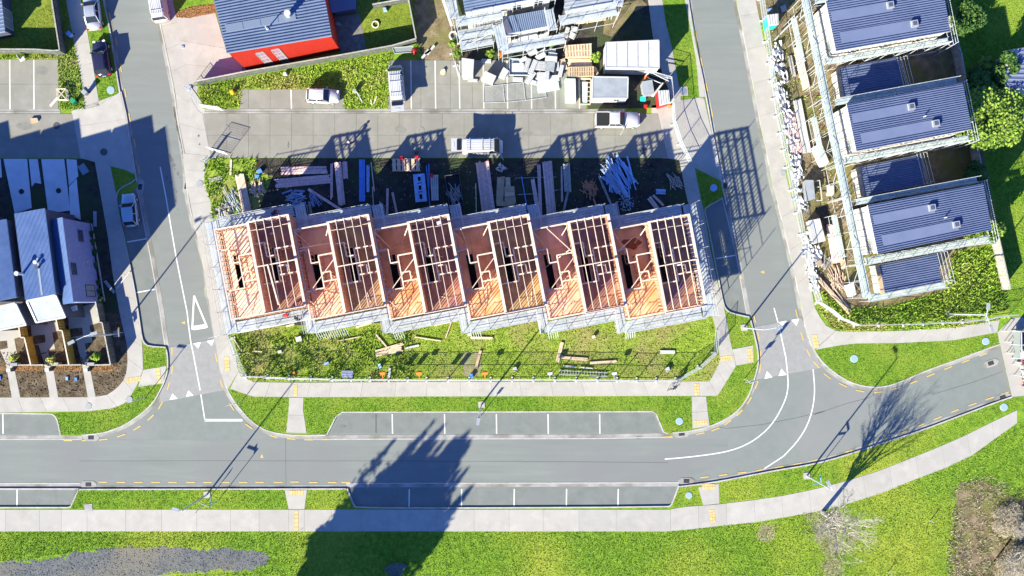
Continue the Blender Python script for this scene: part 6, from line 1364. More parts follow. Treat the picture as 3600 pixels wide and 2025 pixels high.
for a in ((870, 870, 150, 100, 0, .5, 0), (935, 780, 100, 50, -28, .7, 0), (985, 850, 60, 170, 18, .8, 1), (1060, 880, 60, 190, 22, .9, 1), (1150, 860, 140, 110, 4, .8, 1), (1030, 640, 110, 70, -28, .4, 0), (1060, 690, 120, 60, -28, .6, 0), (1170, 690, 140, 60, -30, .5, 0), (1160, 740, 130, 60, -28, .8, 0), (1310, 720, 110, 60, 8, .6, 1),
          (1290, 775, 150, 70, 5, .8, 0), (1305, 660, 90, 50, 6, .4, 1), (870, 1020, 130, 50, 2, .3, 1), (1030, 1010, 60, 170, 35, .8, 1), (1060, 1060, 90, 50, 20, .5, 0), (1170, 970, 120, 60, 0, .6, 1), (1170, 1035, 150, 60, 2, .4, 0), (1240, 985, 50, 120, 4, .8, 0), (1320, 1010, 150, 70, -4, .5, 0), (1415, 920, 50, 150, 12, .6, 0), (1375, 860, 30, 110, 0, .5, 0), (690, 970, 120, 60, 0, .3, 1)):
    pod(fp, *a)
MB().prism(WP([Zt(p) for p in ((1235, 800), (1345, 805), (1325, 935), (1210, 915))]), .5, .9).build('foam_block', M['canopy'], fp)
f2 = wthing('foam_heap', 'smaller heap of white foam blocks right of the half finished house', 'foam heap', *W(*Zt((1540, 400))), .15)
for a in ((1500, 290, 140, 50, -18, .4, 1), (1670, 240, 130, 60, -8, .4, 1), (1590, 385, 90, 60, 10, .4, 1), (1490, 430, 50, 130, 14, .5, 1), (1560, 460, 90, 70, 30, .3, 0)): pod(f2, *a)
f3 = wthing('foam_heap', 'few white foam pieces in the dark corner under the scaffold', 'foam heap', *W(*Zt((450, 560))), .15)
for a in ((515, 540, 60, 90, 30, .3, 1), (340, 545, 40, 30, 5, .3, 0), (390, 565, 45, 35, 20, .3, 0), (470, 785, 120, 45, 4, .3, 1), (235, 1000, 120, 34, 2, .25, 1), (300, 1030, 120, 34, 2, .25, 0)): pod(f3, *a)
pallet('broad pallet stack behind the white foam heap', Zt, [(1465, 600), (1805, 575), (1808, 745), (1470, 750)], 4, n=9, cat='pallet stack')
pallet('small pallet set at an angle beside the foam', Zt, [(1395, 775), (1465, 752), (1505, 885), (1430, 900)], 2, n=4)
stack('brown boards stacked between the pallets', Zt, (1510, 800), (1808, 805), 90, 4, 2, 'pallet', .08, sc=.27606)
pallet('long dark slotted pallet stack below the brown boards', Zt, [(1505, 872), (1835, 865), (1838, 985), (1505, 998)], 4, 'ply', n=11, cat='pallet stack')
stack('short planks leaning at the cabin corner', Zt, (1840, 860), (1890, 960), 40, 3, 1, 'pallet', .06, sc=.27606)
stack('pale long timbers right of the half finished house', Zt, (1600, 290), (1990, 235), 60, 5, 2, 'pallet', .08, sc=.27606)
for q, m_, lab in (([(1108, 1062), (1378, 1022), (1400, 1142), (1130, 1190)], 'mint', 'pale mint board overlapping the lying wire panels'), ([(1470, 1012), (1600, 1015), (1606, 1308), (1474, 1308)], 'mint', 'tall mint board stack left of the grimy cabin')):
    boxo(lab, Zt, q, .18 if 'over' in lab else .7, m_, 'mint_board', 'board', .2)
Q = [W(*Zt(p)) for p in ((1645, 1012), (1800, 1012), (1790, 1335), (1655, 1335))]; r = wthing('glazed_frame', 'timber frame with mint infill lying beside the grimy cabin', 'frame', *Q[0], .15)
for i in range(4): MB().beam((*Q[i], .3), (*Q[(i + 1) % 4], .3), .13, .14).build('frame_rail', M['pine'], r)
MB().prism(WP([Zt(p) for p in ((1690, 1050), (1755, 1050), (1752, 1320), (1695, 1320))]), .22, .27).build('infill', M['mint'], r)
for k in range(5): a = W(*Zt((1758, 1060 + 58 * k))); b = W(*Zt((1790, 1060 + 58 * k))); MB().beam((*a, .3), (*b, .3), .05, .08).build('crossbar', M['pine'], r)
for p, lab in (((52, 460), 'upper'), ((108, 515), 'lower')):
    c = W(*Zt(p)); t = MB(); R0 = .42
    for k in range(18): a0, a1 = k * math.pi / 9, (k + 1) * math.pi / 9; t.tube((c[0] + R0 * math.cos(a0), c[1] + R0 * math.sin(a0) * 1.1, .27), (c[0] + R0 * math.cos(a1), c[1] + R0 * math.sin(a1) * 1.1, .27), .12, n=8, cap=False)
    t.solo('tyre', M['wrap'], '%s pale hoop lying at the scaffold foot by the muddy yard' % lab, 'tyre', smooth=True)
c = W(1506, 186); hb = MB()
for s in (-1, 1): hb.box(c[0] + s * .42 * .8, c[1] + s * .42 * .6, .3, .28, 1.3, .25, R(-38))
hb.box(c[0], c[1], .3, .85, .26, .25, R(37)); hb.solo('h_block', M['white'], 'white H shaped block lying on the muddy yard', 'block')
stack('long white beam leaning along the left of the scaffolded house', lambda p: p, (1553, -10), (1590, 103), 9, 1, 1, 'white', .2, z=1.2, sc=1.0, name='white_beam', cat='beam')
c = W(*A(1400, 0, [(380, 618)])[0]); MB().cyl(c[0], c[1], .15, .28, .32, 10).box(c[0] + .1, c[1] + .2, .33, .3, .35, .12, .5).solo('rubble_lump', M['pallet'], 'round brown lump on the bare pad between parking lines', 'rubble')
# ---- rubble between cabins and the right verge
boxo('pale grey box lid standing left of the red and white toilet', Zc, [(255, 255), (372, 235), (398, 385), (282, 412)], 1.6, 'canopy', 'grey_cabinet', 'cabinet', .14, 'canopy')
def toilet(q, label, a, b, f):
    Q = [W(*f(p), 1.9) for p in q]; c = (sum(p[0] for p in Q) / 4, sum(p[1] for p in Q) / 4); r = wthing('portable_toilet', label, 'portable toilet', c[0], c[1], .14)
    MB().prism(Q, .14, 2.05).build('cabin', M[b], r); MB().prism([(c[0] + (p[0] - c[0]) * 1.07, c[1] + (p[1] - c[1]) * 1.07) for p in Q], 2.05, 2.2).build('roof', M[a], r)
    for k in range(4): u = (k + .5) / 4; p = [Q[0][j] * (1 - u) + Q[1][j] * u for j in (0, 1)]; s = [Q[3][j] * (1 - u) + Q[2][j] * u for j in (0, 1)]; MB().beam((*p, 2.22), (*s, 2.22), .05, .05).build('roof_rib', M[a], r)
    p, s = Vector(Q[3]), Vector(Q[0]); n = Vector((-(s - p).y, (s - p).x)).normalized(); m_ = (p + s) / 2
    if n.dot(m_ - Vector(c)) < 0: n = -n
    MB().beam((p.x + n.x * .03, p.y + n.y * .03, 1.1), (s.x + n.x * .03, s.y + n.y * .03, 1.1), .05, 1.7).build('door', M[b], r)
toilet([(462, 352), (582, 345), (598, 490), (478, 525)], 'portable toilet with white ribbed roof and red sides', 'white', 'red', Zc)
toilet([(135, 135), (222, 125), (225, 212), (148, 222)], 'portable toilet with white roof and turquoise sides at the top right', 'white', 'teal', Ze)
boxo('narrow white board leaning between the cabinet and the red toilet', Zc, [(385, 400), (500, 255), (520, 260), (410, 408)], .9, 'white', 'white_board', 'board')
boxo('small teal crate on the shaded grass', Zc, [(245, 420), (305, 420), (303, 468), (245, 466)], .5, 'teal', 'teal_crate', 'crate', .14, 'teal')
boxo('small red box with a white top on the shaded grass', Zc, [(285, 517), (325, 517), (325, 556), (285, 554)], .35, 'red', 'red_box', 'box')
c = W(*Zc((318, 187))); MB().cyl(c[0], c[1], .14, .75, .2, 10, .04).box(c[0], c[1], .16, .5, .5, .04).solo('traffic_cone', M['orange'], 'orange cone at the corner of the long white cabin', 'cone')
c = W(*Zc((602, 530))); MB().cyl(c[0], c[1], .14, .6, .18, 10, .04).box(c[0], c[1], .16, .42, .42, .04).solo('traffic_cone', M['orange'], 'faded orange cone at the foot of the red toilet', 'cone')
for a, b, lab in (((335, 185), (495, 250), 'long white stay pole from the cabin to the wire fence'), ((400, 130), (590, 225), 'second white stay pole over the cabin corner')):
    a = W(*Zc(a), 1.5); b = W(*Zc(b), 1.8); MB().tube((*a, 1.5), (*b, 1.8), .05).solo('stay_pole', M['alu'], lab, 'pole')
# ---- right hand site
stack('thick white pipe slanting across the turquoise toilet yard', Ze, (180, 360), (372, 162), 12, 1, 1, 'white', .14, z=1.0, name='white_pipe', cat='pipe')
for q, lab in (([(357, 415), (415, 395), (440, 515), (378, 540)], 'upper'), ([(380, 540), (442, 520), (465, 635), (403, 655)], 'middle'), ([(405, 655), (468, 630), (492, 745), (435, 770)], 'lower')):
    pallet('%s cream pallet of three in the row by the scaffold' % lab, Ze, q, 2, 'stain', n=5, group='cream pallets by the right scaffold')
stack('short grey timber pair on dark soil left of the cream pallets', Ze, (320, 485), (362, 655), 34, 2, 2, 'fence_grey', .1)
stack('long white corrugated sheets stacked in the right site', Ze, (383, 855), (472, 1300), 66, 4, 3, 'white', .08, jit=.01, name='sheet_stack', cat='sheet stack', part='sheet')
stack('pink timber lengths beside the white corrugated sheets', Ze, (318, 968), (388, 1312), 92, 7, 2, 'pinkwood', .07)
boxo('plain white block at the foot of the middle scaffold', Ze, [(515, 1258), (585, 1228), (652, 1395), (588, 1420)], .9, 'white', 'white_block', 'block', .14, 'white')
boxo('grey plastic bin with slanting wraps beside the rubbish', Zf, [(178, 160), (258, 160), (275, 330), (195, 360)], 1.1, 'grey', 'plastic_bin', 'bin', .14, 'canopy')
r = wthing('timber_rack', 'white timber rack standing behind the grey plastic bin', 'rack', *W(*Zf((310, 250))), .14)
for a, b in (((285, 165), (335, 150)), ((335, 150), (360, 350)), ((360, 350), (305, 350)), ((300, 220), (345, 215))): a = W(*Zf(a), .8); b = W(*Zf(b), .8); MB().beam((*a, .9), (*b, .9), .08, .08).build('rail', M['white'], r)
boxo('beige board lying flat on the bare soil', Zf, [(405, 205), (472, 203), (475, 303), (404, 305)], .3, 'cream', 'beige_board', 'board')
boxo('black plastic sheet crumpled among the rubbish', Zf, [(290, 430), (405, 390), (450, 590), (400, 620)], .06, 'black', 'black_sheet', 'sheet')
boxo('large white open crate with a diagonal lid', Zf, [(215, 555), (322, 535), (376, 740), (260, 775)], 1.0, 'white', 'open_crate', 'crate', .14, 'white')
stack('thick pale timber stack in the middle of the right site', Zf, (445, 590), (500, 950), 100, 7, 5, 'pinkwood', .09, sc=.3587)
boxo('brown ply offcut at the end of the thick pale stack', Zf, [(540, 930), (582, 925), (585, 1015), (548, 1025)], .2, 'ply', 'ply_offcut', 'ply sheet')
stack('pair of long cream beams running down to the lower corner', Zf, (325, 1120), (610, 1440), 34, 2, 2, 'pallet', .12, sc=.3587)
stack('thinner long beam beside the cream pair', Zf, (440, 1165), (640, 1440), 14, 1, 1, 'pine', .1, sc=.3587)
pile('loose pale sticks below the thick pale stack', Zf, (500, 1120), 110, 30, .7, 1.9, 'pine', .07, ang=-65, spread=.8, sc=.3587)
pile('dark broken boards among the rubbish', Zf, (400, 950), 80, 14, .8, 1.8, ['ply', 'fence_grey'], .14, ang=45, spread=1.0, sc=.3587)
boxo('white wrapped bale on the bare soil of the lower right site', Zf, [(582, 1180), (655, 1150), (682, 1270), (628, 1295)], 1.0, 'wrap', 'wrapped_bale', 'bale')
boxo('brown open carton beside the dark broken boards', Zf, [(298, 945), (345, 930), (355, 985), (305, 995)], .4, 'ply', 'carton', 'carton')
boxo('dark square hatch on the top right soil', Ze, [(245, 60), (290, 40), (300, 90), (262, 110)], .25, 'grey', 'grey_hatch', 'hatch')
# wrapping rubbish along the right fence: crumpled sheets, one heap each
rk = [(2732, 185), (2718, 232), (2745, 262), (2740, 330), (2755, 365), (2765, 410), (2775, 470), (2790, 540), (2800, 600), (2815, 720), (2835, 850), (2845, 900), (2850, 960), (2858, 1000), (2795, 640), (2870, 900)]
wl_ = ['beside the long white slanting pipe', 'left of the short grey timber pair', 'just above the cream pallets', 'left of the middle cream pallet', 'left of the lowest cream pallet', 'above the pink timber lengths', 'at the head of the pink timber lengths', 'in the middle of the pink timber lengths', 'at the foot of the pink timber lengths', 'beside the grey plastic bin', 'above the white open crate', 'below the white open crate', 'beside the brown open carton', 'next to the long cream beams', 'between pink timber and grey bin', 'by the dark broken boards']
for k, (x, y) in enumerate(rk):
    mb = MB(); c = W(x, y); n = 8; sx, sy = random.uniform(.5, .8), random.uniform(.9, 1.3); a = random.uniform(0, 3.1)
    vs = []
    for i in range(n):
        for j in range(n):
            u = ((i + random.uniform(-.4, .4)) / (n - 1) - .5) * 2 * sx; v = ((j + random.uniform(-.4, .4)) / (n - 1) - .5) * 2 * sy; e = random.random() * .45
            vs.append((c[0] + u * math.cos(.25) - v * math.sin(.25), c[1] + u * math.sin(.25) + v * math.cos(.25), .16 + e))
    fs = [(i * n + j, i * n + j + 1, (i + 1) * n + j + 1, (i + 1) * n + j) for i in range(n - 1) for j in range(n - 1) if i in (3,) or j in (3,) or random.random() < .62]
    mb.add(vs, fs).solo('plastic_wrap', M['wrap'], 'crumpled white wrapping on the right fence ' + wl_[k], 'plastic wrap', 'white wrapping along the right fence')
for k, (x, y, s) in enumerate(((2722, 36, 1), (2733, 250, 0), (2745, 325, 0), (2777, 460, 0), (2808, 700, 0), (2842, 883, 0))):
    c = W(x - 18, y); MB().box(c[0], c[1], .25, .55, .22, .2, .3).solo('fence_block', M['skylid'], 'pale blue block at the foot of the right road fence, %s from the top' % ordn[k], 'block', 'blue fence blocks on the right road')
# ---- left side odds and ends
Q = [W(*p) for p in A(0, 0, [(505, 765), (585, 765), (592, 858), (512, 858)])]; r = wthing('timber_crate', 'open slatted timber crate in the weeds of the left verge', 'crate', *Q[0], .14)
for i in range(4):
    for zz in (.25, .5, .75): MB().beam((*Q[i], zz), (*Q[(i + 1) % 4], zz), .04, .1).build('slat', M['stain'], r)
MB().beam((*Q[0], .8), (*Q[2], .8), .08, .05).build('brace', M['stain'], r); MB().beam((*Q[1], .8), (*Q[3], .8), .08, .05).build('brace', M['stain'], r)
stack('cream board lying on the left parking pad corner', lambda p: A(0, 0, [p])[0], (435, 905), (500, 832), 22, 1, 1, 'stain', .06)
def bin_(x, y, m, lab, h=1.0, a=.2):
    c = W(*A(0, 0, [(x, y)])[0], h * .8); r = wthing('wheelie_bin', lab, 'bin', c[0], c[1], .14); MB().tube((c[0], c[1], .2), (c[0], c[1], h), .26, .34, 4).build('body', M[m], r); MB().box(c[0], c[1], h + .03, .52, .58, .07, a + .6).build('lid', M[m], r)
    for s in (-1, 1): MB().tube((c[0] + s * .2, c[1] + .2, .24), (c[0] + s * .2 + .06, c[1] + .2, .24), .1, n=10).build('wheel', M['rubber'], r)
bin_(622, 858, 'green', 'small green bin on the left verge weeds'); bin_(720, 785, 'grey', 'grey bin on the edge of the left footpath'); bin_(592, 291, 'blue_bundle', 'violet blue bin by the dark boundary fence')
c = W(*A(0, 0, [(308, 1032)])[0]); MB().prism([(c[0] - .5, c[1] + .3), (c[0] + .3, c[1] + .35), (c[0] + .4, c[1]), (c[0] + .0, c[1] - .15), (c[0] - .4, c[1] - .3)], .15, .4).solo('cardboard_scrap', M['ply'], 'torn brown cardboard on the left court', 'cardboard')
c = W(*A(0, 0, [(205, 510)])[0]); r = wthing('garden_chair', 'white garden chair fallen against the dark boundary fence', 'chair', c[0], c[1], .14)
MB().box(c[0], c[1], .5, .6, .5, .05, .5).build('seat', M['wrap'], r); MB().box(c[0] - .3, c[1] + .15, .75, .05, .5, .5, .5).build('backrest', M['wrap'], r)
for sx in (-.22, .22):
    for sy in (-.2, .2): MB().box(c[0] + sx, c[1] + sy, .32, .04, .04, .36).build('leg', M['wrap'], r)
for x, y, lab in ((1553, 402, 'upper'), (1617, 740, 'lower')): c = W(*A(0, 0, [(x, y)])[0]); MB().box(c[0], c[1], .2, .32, .26, .12, .1).solo('water_meter', M['skylid'], '%s small blue meter lid at the red house driveway' % lab, 'meter lid', 'blue meter lids by the red house')
for (x, y), m_, lab in ((E([(10, 1090)])[0], 'blue', 'bright blue tub at the left picture edge in the raked soil'), (E([(935, 1095)])[0], 'skylid', 'pale grey blue lid in the middle raked soil plot'), (E([(1060, 1105)])[0], 'blue_pipe', 'bright blue lid in the middle raked soil plot')): c = W(x, y); MB().box(c[0], c[1], .2, .3, .42, .14).box(c[0], c[1], .28, .24, .36, .03).solo('service_lid', M[m_], lab, 'lid')
for f, q, m_, lab in ((A(0, 500, [(668, 212), (718, 178), (765, 250), (712, 282)]), None, 'flash_grey', 'square grey lid in the dark soil beside the terrace pads'), (A(0, 500, [(800, 588), (827, 588), (827, 718), (803, 718)]), None, 'canopy', 'long narrow grey board in the dark side strip'), (A(0, 500, [(888, 1185), (905, 1172), (985, 1268), (970, 1285)]), None, 'canopy', 'slanting grey board near the end of the side strip')):
    MB().prism(WP(f), .14, .3).solo('grey_board', M[m_], lab, 'board')
stack('thin white kerb board dividing the dark side strip', lambda p: A(0, 500, [p])[0], (785, 690), (895, 1350), 8, 1, 1, 'kerb', .2)
boxo('white beam crossing the shaded left footpath', lambda p: A(0, 500, [p])[0], [(990, 1240), (1105, 1098), (1112, 1103), (997, 1247)], .12, 'white', 'white_beam', 'beam', z=.155)
c = W(*A(700, 0, [(1500, 212)])[0]); t = MB()
for k in range(18): a0, a1 = k * math.pi / 9, (k + 1) * math.pi / 9; t.tube((c[0] + .38 * math.cos(a0), c[1] + .38 * math.sin(a0), .26), (c[0] + .38 * math.cos(a1), c[1] + .38 * math.sin(a1), .26), .08, n=8, cap=False)
t.solo('hoop', M['stain'], 'cream ring lying on the fenced lawn of the red house', 'ring', smooth=True)
for p, m_, nm_, lab, h_ in (((1127, 168), 'yellow', 'storage_box', 'yellow box against the right side of the red house', .6), ((1583, 92), 'skylid', 'washing_basket', 'pale blue basket at the top of the fenced lawn', .5), ((1183, 212), 'grey', 'pot', 'small grey pot on the dark patio', .4), ((290, 790), 'yellow', 'drum', 'yellow drum in the weeds below the long fence', .5), ((738, 635), 'white', 'carton', 'white carton in the weeds under the long fence', .4), ((1330, 780), 'grey', 'meter_stand', 'small grey cabinet on a post in the weeds', .7)):
    c = W(*A(700, 0, [p])[0]); (MB().cyl(c[0], c[1], .14, .14 + h_, .26, 14) if nm_ in ('drum', 'pot') else MB().box(c[0], c[1], .14 + h_ / 2, .42, .36, h_, .2)).box(c[0], c[1], .17 + h_, .3, .3, .05, .2).solo(nm_, M[m_], lab, nm_.replace('_', ' '))
stack('white batten standing below the small grey cabinet', lambda p: A(700, 0, [p])[0], (1345, 790), (1388, 875), 10, 1, 1, 'white', .08); stack('short pale batten in the dry weeds left of two', lambda p: A(700, 0, [p])[0], (1460, 850), (1468, 895), 9, 1, 1, 'stain', .05); stack('short pale batten in the dry weeds right of two', lambda p: A(700, 0, [p])[0], (1510, 820), (1482, 890), 10, 1, 1, 'stain', .05)
Q = [W(*p, 1.0) for p in A(700, 0, [(1640, 405), (1815, 392), (1830, 440), (1660, 455)])]; r = wthing('glass_rack', 'slanting glazed rack against the fence corner', 'rack', *Q[0], .14)
for i in range(4): MB().beam((*Q[i], 1.0), (*Q[(i + 1) % 4], 1.0), .06, .06).build('rail', M['alu'], r)
MB().prism(Q, .9, .95).build('pane', M['glass_pale'], r)
for k in (0, 1): MB().box(Q[k][0], Q[k][1], .55, .06, .06, .85).build('leg', M['alu'], r)
mb = MB(); c = Vector(W(1400, 2032))
for k in range(7): a = R(55 + 15 * k); mb.beam((c.x, c.y, .3), (c.x + 2.0 * math.cos(a), c.y + 2.0 * math.sin(a), .8), .04, .04)
for k in range(6): a0, a1 = R(55 + 15 * k), R(70 + 15 * k); mb.beam((c.x + 2.0 * math.cos(a0), c.y + 2.0 * math.sin(a0), .8), (c.x + 2.0 * math.cos(a1), c.y + 2.0 * math.sin(a1), .8), .04, .04); mb.add([(c.x, c.y, .28), (c.x + 1.95 * math.cos(a0), c.y + 1.95 * math.sin(a0), .76), (c.x + 1.95 * math.cos(a1), c.y + 1.95 * math.sin(a1), .76)], [(0, 1, 2)])
mb.solo('folding_screen', M['fence_dark'], 'dark fan shaped screen in the tree shadow at the bottom edge', 'screen')
# ================================================================ PLANTS
def inpoly(P, x, y):
    P = np.array(P); n = len(P); r = np.zeros(len(x), bool); j = n - 1
    for i in range(n):
        xi, yi = P[i]; xj, yj = P[j]; c = ((yi > y) != (yj > y)) & (x < (xj - xi) * (y - yi) / (yj - yi + 1e-12) + xi); r ^= c; j = i
    return r
def npmesh(name, V, F, m, label=None, cat=None, kind=None, parent=None):
    me = bpy.data.meshes.new(name); k = F.shape[1]; me.vertices.add(len(V)); me.vertices.foreach_set('co', V.astype(np.float32).ravel()); me.loops.add(F.size); me.loops.foreach_set('vertex_index', F.astype(np.int32).ravel())
    me.polygons.add(len(F)); me.polygons.foreach_set('loop_start', np.arange(0, F.size, k, dtype=np.int32)); me.materials.append(m); me.update(calc_edges=True)
    o = bpy.data.objects.new(name, me); col.objects.link(o)
    if parent: o.parent = parent
    return props(o, label, cat, None, kind)
def blades(name, poly, dens, h, w, m, label, holes=(), z=.12, clump=0.0):
    """short blades leaning all ways over a px polygon"""
    P = WP(poly); H = [WP(q) for q in holes]; xs = [p[0] for p in P]; ys = [p[1] for p in P]; x0, x1, y0, y1 = max(min(xs), -66), min(max(xs), 66), max(min(ys), -39), min(max(ys), 39)
    n = int((x1 - x0) * (y1 - y0) * dens); x = rng.uniform(x0, x1, n); y = rng.uniform(y0, y1, n); k = inpoly(P, x, y)
    for q in H: k &= ~inpoly(q, x, y)
    if clump: k &= (np.sin(x * 1.7 + 2 * np.sin(y * .9)) * np.sin(y * 1.3 + 1.5 * np.sin(x * .8)) + rng.uniform(-1, 1, n) * .8) > clump - 1
    x, y = x[k], y[k]; n = len(x); a = rng.uniform(0, 6.283, n); hh = h * rng.uniform(.4, 1.3, n); ww = w * rng.uniform(.6, 1.4, n); ln = hh * rng.uniform(.3, 1.3, n); b = rng.uniform(0, 6.283, n)
    V = np.empty((n, 3, 3)); V[:, 0] = np.c_[x - np.cos(a) * ww, y - np.sin(a) * ww, np.full(n, z - .01)]; V[:, 1] = np.c_[x + np.cos(a) * ww, y + np.sin(a) * ww, np.full(n, z - .01)]; V[:, 2] = np.c_[x + np.cos(b) * ln, y + np.sin(b) * ln, z + hh]
    return npmesh(name, V.reshape(-1, 3), np.arange(3 * n).reshape(-1, 3), M[m], label, 'grass', 'stuff')
lawns = [([(807, 1364), (886, 1395), (1017, 1398), (1006, 1520), (957, 1522), (915, 1506), (882, 1482), (850, 1450)], 'mown corner lawn right of the left junction'),
         ([(1069, 1398), (2432, 1394), (2434, 1506), (2400, 1518), (2345, 1524), (2294, 1446), (1203, 1448), (1160, 1500), (1145, 1530), (1079, 1520)], 'long mown strip above the upper bays'),
         ([(2482, 1393), (2522, 1391), (2588, 1288), (2656, 1274), (2664, 1285), (2650, 1331), (2600, 1435), (2560, 1466), (2495, 1495)], 'mown corner lawn left of the right junction'),
         ([(2550, 1103), (2574, 1104), (2634, 1116), (2650, 1180), (2650, 1213), (2576, 1228), (2568, 1207)], 'small mown lawn by the right street lamp'),
         ([(2442, 582), (2522, 603), (2536, 695), (2476, 728), (2452, 645)], 'shaded mown wedge beside the right court mouth'),
         ([(2330, 0), (2405, 0), (2430, 130), (2446, 219), (2436, 221), (2456, 340), (2396, 358), (2386, 302), (2363, 174), (2340, 83)], 'mown verge left of the right road'),
         ([(190, 1453), (310, 1447), (397, 1437), (450, 1415), (487, 1355), (574, 1349), (560, 1375), (545, 1406), (520, 1434), (490, 1458), (450, 1486), (410, 1506), (356, 1523), (207, 1528), (200, 1475)], 'mown corner lawn left of the left junction'),
         ([(502, 1212), (586, 1220), (590, 1284), (506, 1298)], 'small square lawn above the left crossing'),
         ([(313, 104), (384, 84), (403, 200), (419, 311), (424, 326), (354, 372), (337, 269)], 'mown verge under the navy car'), ([(387, 567), (470, 607), (478, 632), (414, 675)], 'shaded mown wedge in the left road'),
         ([(2866, 1234), (2941, 1217), (3007, 1209), (3172, 1207), (3350, 1198), (3450, 1180), (3503, 1170), (3512, 1212), (3380, 1259), (3243, 1307), (3164, 1343), (3110, 1359), (3065, 1361), (3015, 1353), (2967, 1333), (2919, 1300), (2888, 1270)], 'curved lawn island at the right'),
         ([(265, 1720), (1000, 1720), (1014, 1788), (250, 1788)], 'mown strip left above the lower footpath'), ([(1081, 1720), (1219, 1720), (1244, 1786), (1072, 1789)], 'shaded mown piece left of the lower bays'),
         ([(2388, 1712), (2452, 1705), (2470, 1774), (2362, 1781)], 'small mown piece right of the lower bays'), ([(2529, 1694), (2721, 1655), (2866, 1631), (3090, 1562), (3226, 1518), (3380, 1460), (3556, 1396), (3600, 1390), (3600, 1430), (3532, 1452), (3383, 1533), (3187, 1615), (2973, 1689), (2754, 1740), (2530, 1769)], 'long mown verge curving up to the road end')]
for p, l in lawns: blades('lawn_grass', p, 150, .07, .035, 'blade', l)
blades('park_grass', [(0, 1869), (2360, 1870), (2535, 1848), (2763, 1818), (2987, 1769), (3210, 1688), (3415, 1602), (3508, 1534), (3600, 1480), (3600, 2025), (0, 2025)], 120, .09, .045, 'blade', 'broad park grass along the bottom of the picture',
       [B(0, 1425, [(-60, 1185), (240, 1155), (630, 1100), (1250, 1068), (1900, 1090), (2050, 1130), (1900, 1250), (1030, 1300), (-60, 1400)]), B(2400, 1425, [(2060, 640), (2560, 700), (2700, 1400), (2050, 1400)])])
blades('weeds', [(804, 1155), (2500, 1112), (2524, 1232), (2528, 1268), (2493, 1338), (1064, 1342), (886, 1340), (843, 1304)], 55, .11, .06, 'blade_dry', 'tall uneven weeds in front of the timber frames', [A(1400, 1000, [(540, 590), (700, 600), (700, 780), (555, 790)])], .14)
blades('dry_grass', B(0, 1425, [(-40, 960), (700, 960), (1250, 1000), (700, 1090), (240, 1150), (-40, 1180)]), 60, .08, .045, 'blade_dry', 'yellower grass along the gravel track at the bottom left', (), .12, 1.1)
blades('dry_grass', B(2400, 1425, [(560, 900), (1500, 850), (2000, 700), (1950, 1280), (300, 1280)]), 30, .08, .045, 'blade_dry', 'drier yellow patches in the park grass round the leafless tree', (), .12, 1.2)
blades('weeds', [(830, 1180), (1450, 1160), (1450, 1338), (886, 1338), (840, 1290)], 50, .30, .08, 'blade', 'rank green weeds at the left end of the front strip', (), .14, 1.0)
blades('weeds', [(722, 557), (905, 557), (890, 640), (860, 770), (752, 800), (741, 707), (716, 640)], 90, .3, .07, 'blade', 'green weeds in the left rear corner of the frame site', (), .14, .9)
blades('weeds', A(700, 0, [(0, 745), (440, 665), (1640, 455), (1600, 925), (1240, 925), (1190, 760), (365, 760), (345, 925), (30, 925)]), 80, .22, .06, 'blade_dry', 'dry green weeds under the long weathered fence', (), .14)
blades('weeds', A(0, 0, [(0, 478), (560, 470), (640, 380), (700, 700), (730, 930), (510, 935), (495, 505), (0, 505)]), 100, .2, .06, 'blade', 'weeds along the left verge by the timber crate', (), .14)
blades('weeds', [(2862, 1075), (2960, 1130), (3000, 1150), (3172, 1146), (3380, 1138), (3548, 1112), (3548, 1118), (3380, 1150), (3172, 1162), (3000, 1164), (2930, 1160)], 110, .2, .06, 'blade_dry', 'weeds outside the wire fence of the lower right site', (), .14)
blades('weeds', [(2862, 1010), (2960, 1080), (3120, 1080), (3330, 1020), (3340, 890), (3480, 870), (3545, 1090), (3380, 1128), (3172, 1136), (3000, 1140), (2950, 1115)], 60, .34, .10, 'blade', 'rank weeds in front of the lower violet roofed house', (), .14)
blades('weeds', [(2680, 100), (2692, 100), (2762, 470), (2855, 960), (2846, 970), (2760, 560), (2720, 340)], 60, .2, .07, 'blade', 'line of weeds along the right site fence', (), .14, 1.0)
blades('weeds', [(2680, 0), (2780, 0), (2900, 400), (2950, 700), (2960, 1020), (2870, 1010)], 9, .22, .07, 'blade_dry', 'thin weeds on the brown soil of the right site', (), .135, 1.1)
blades('yard_grass', A(0, 0, [(160, 240), (410, 40), (560, 0), (560, 440), (0, 440), (0, 380)]), 130, .06, .035, 'blade_dry', 'short yellowish grass in the upper left yard', (), .13)
blades('yard_grass', A(700, 0, [(1500, 80), (1800, 30), (1860, 360), (1420, 420), (1400, 260)]), 130, .06, .035, 'blade_dry', 'short grass of the fenced lawn right of the red house', (), .138)
blades('yard_grass', [(3380, 0), (3600, 0), (3600, 1100), (3565, 1100), (3470, 560)], 90, .09, .045, 'blade', 'bright grass behind the grey paling fence', (), .128)
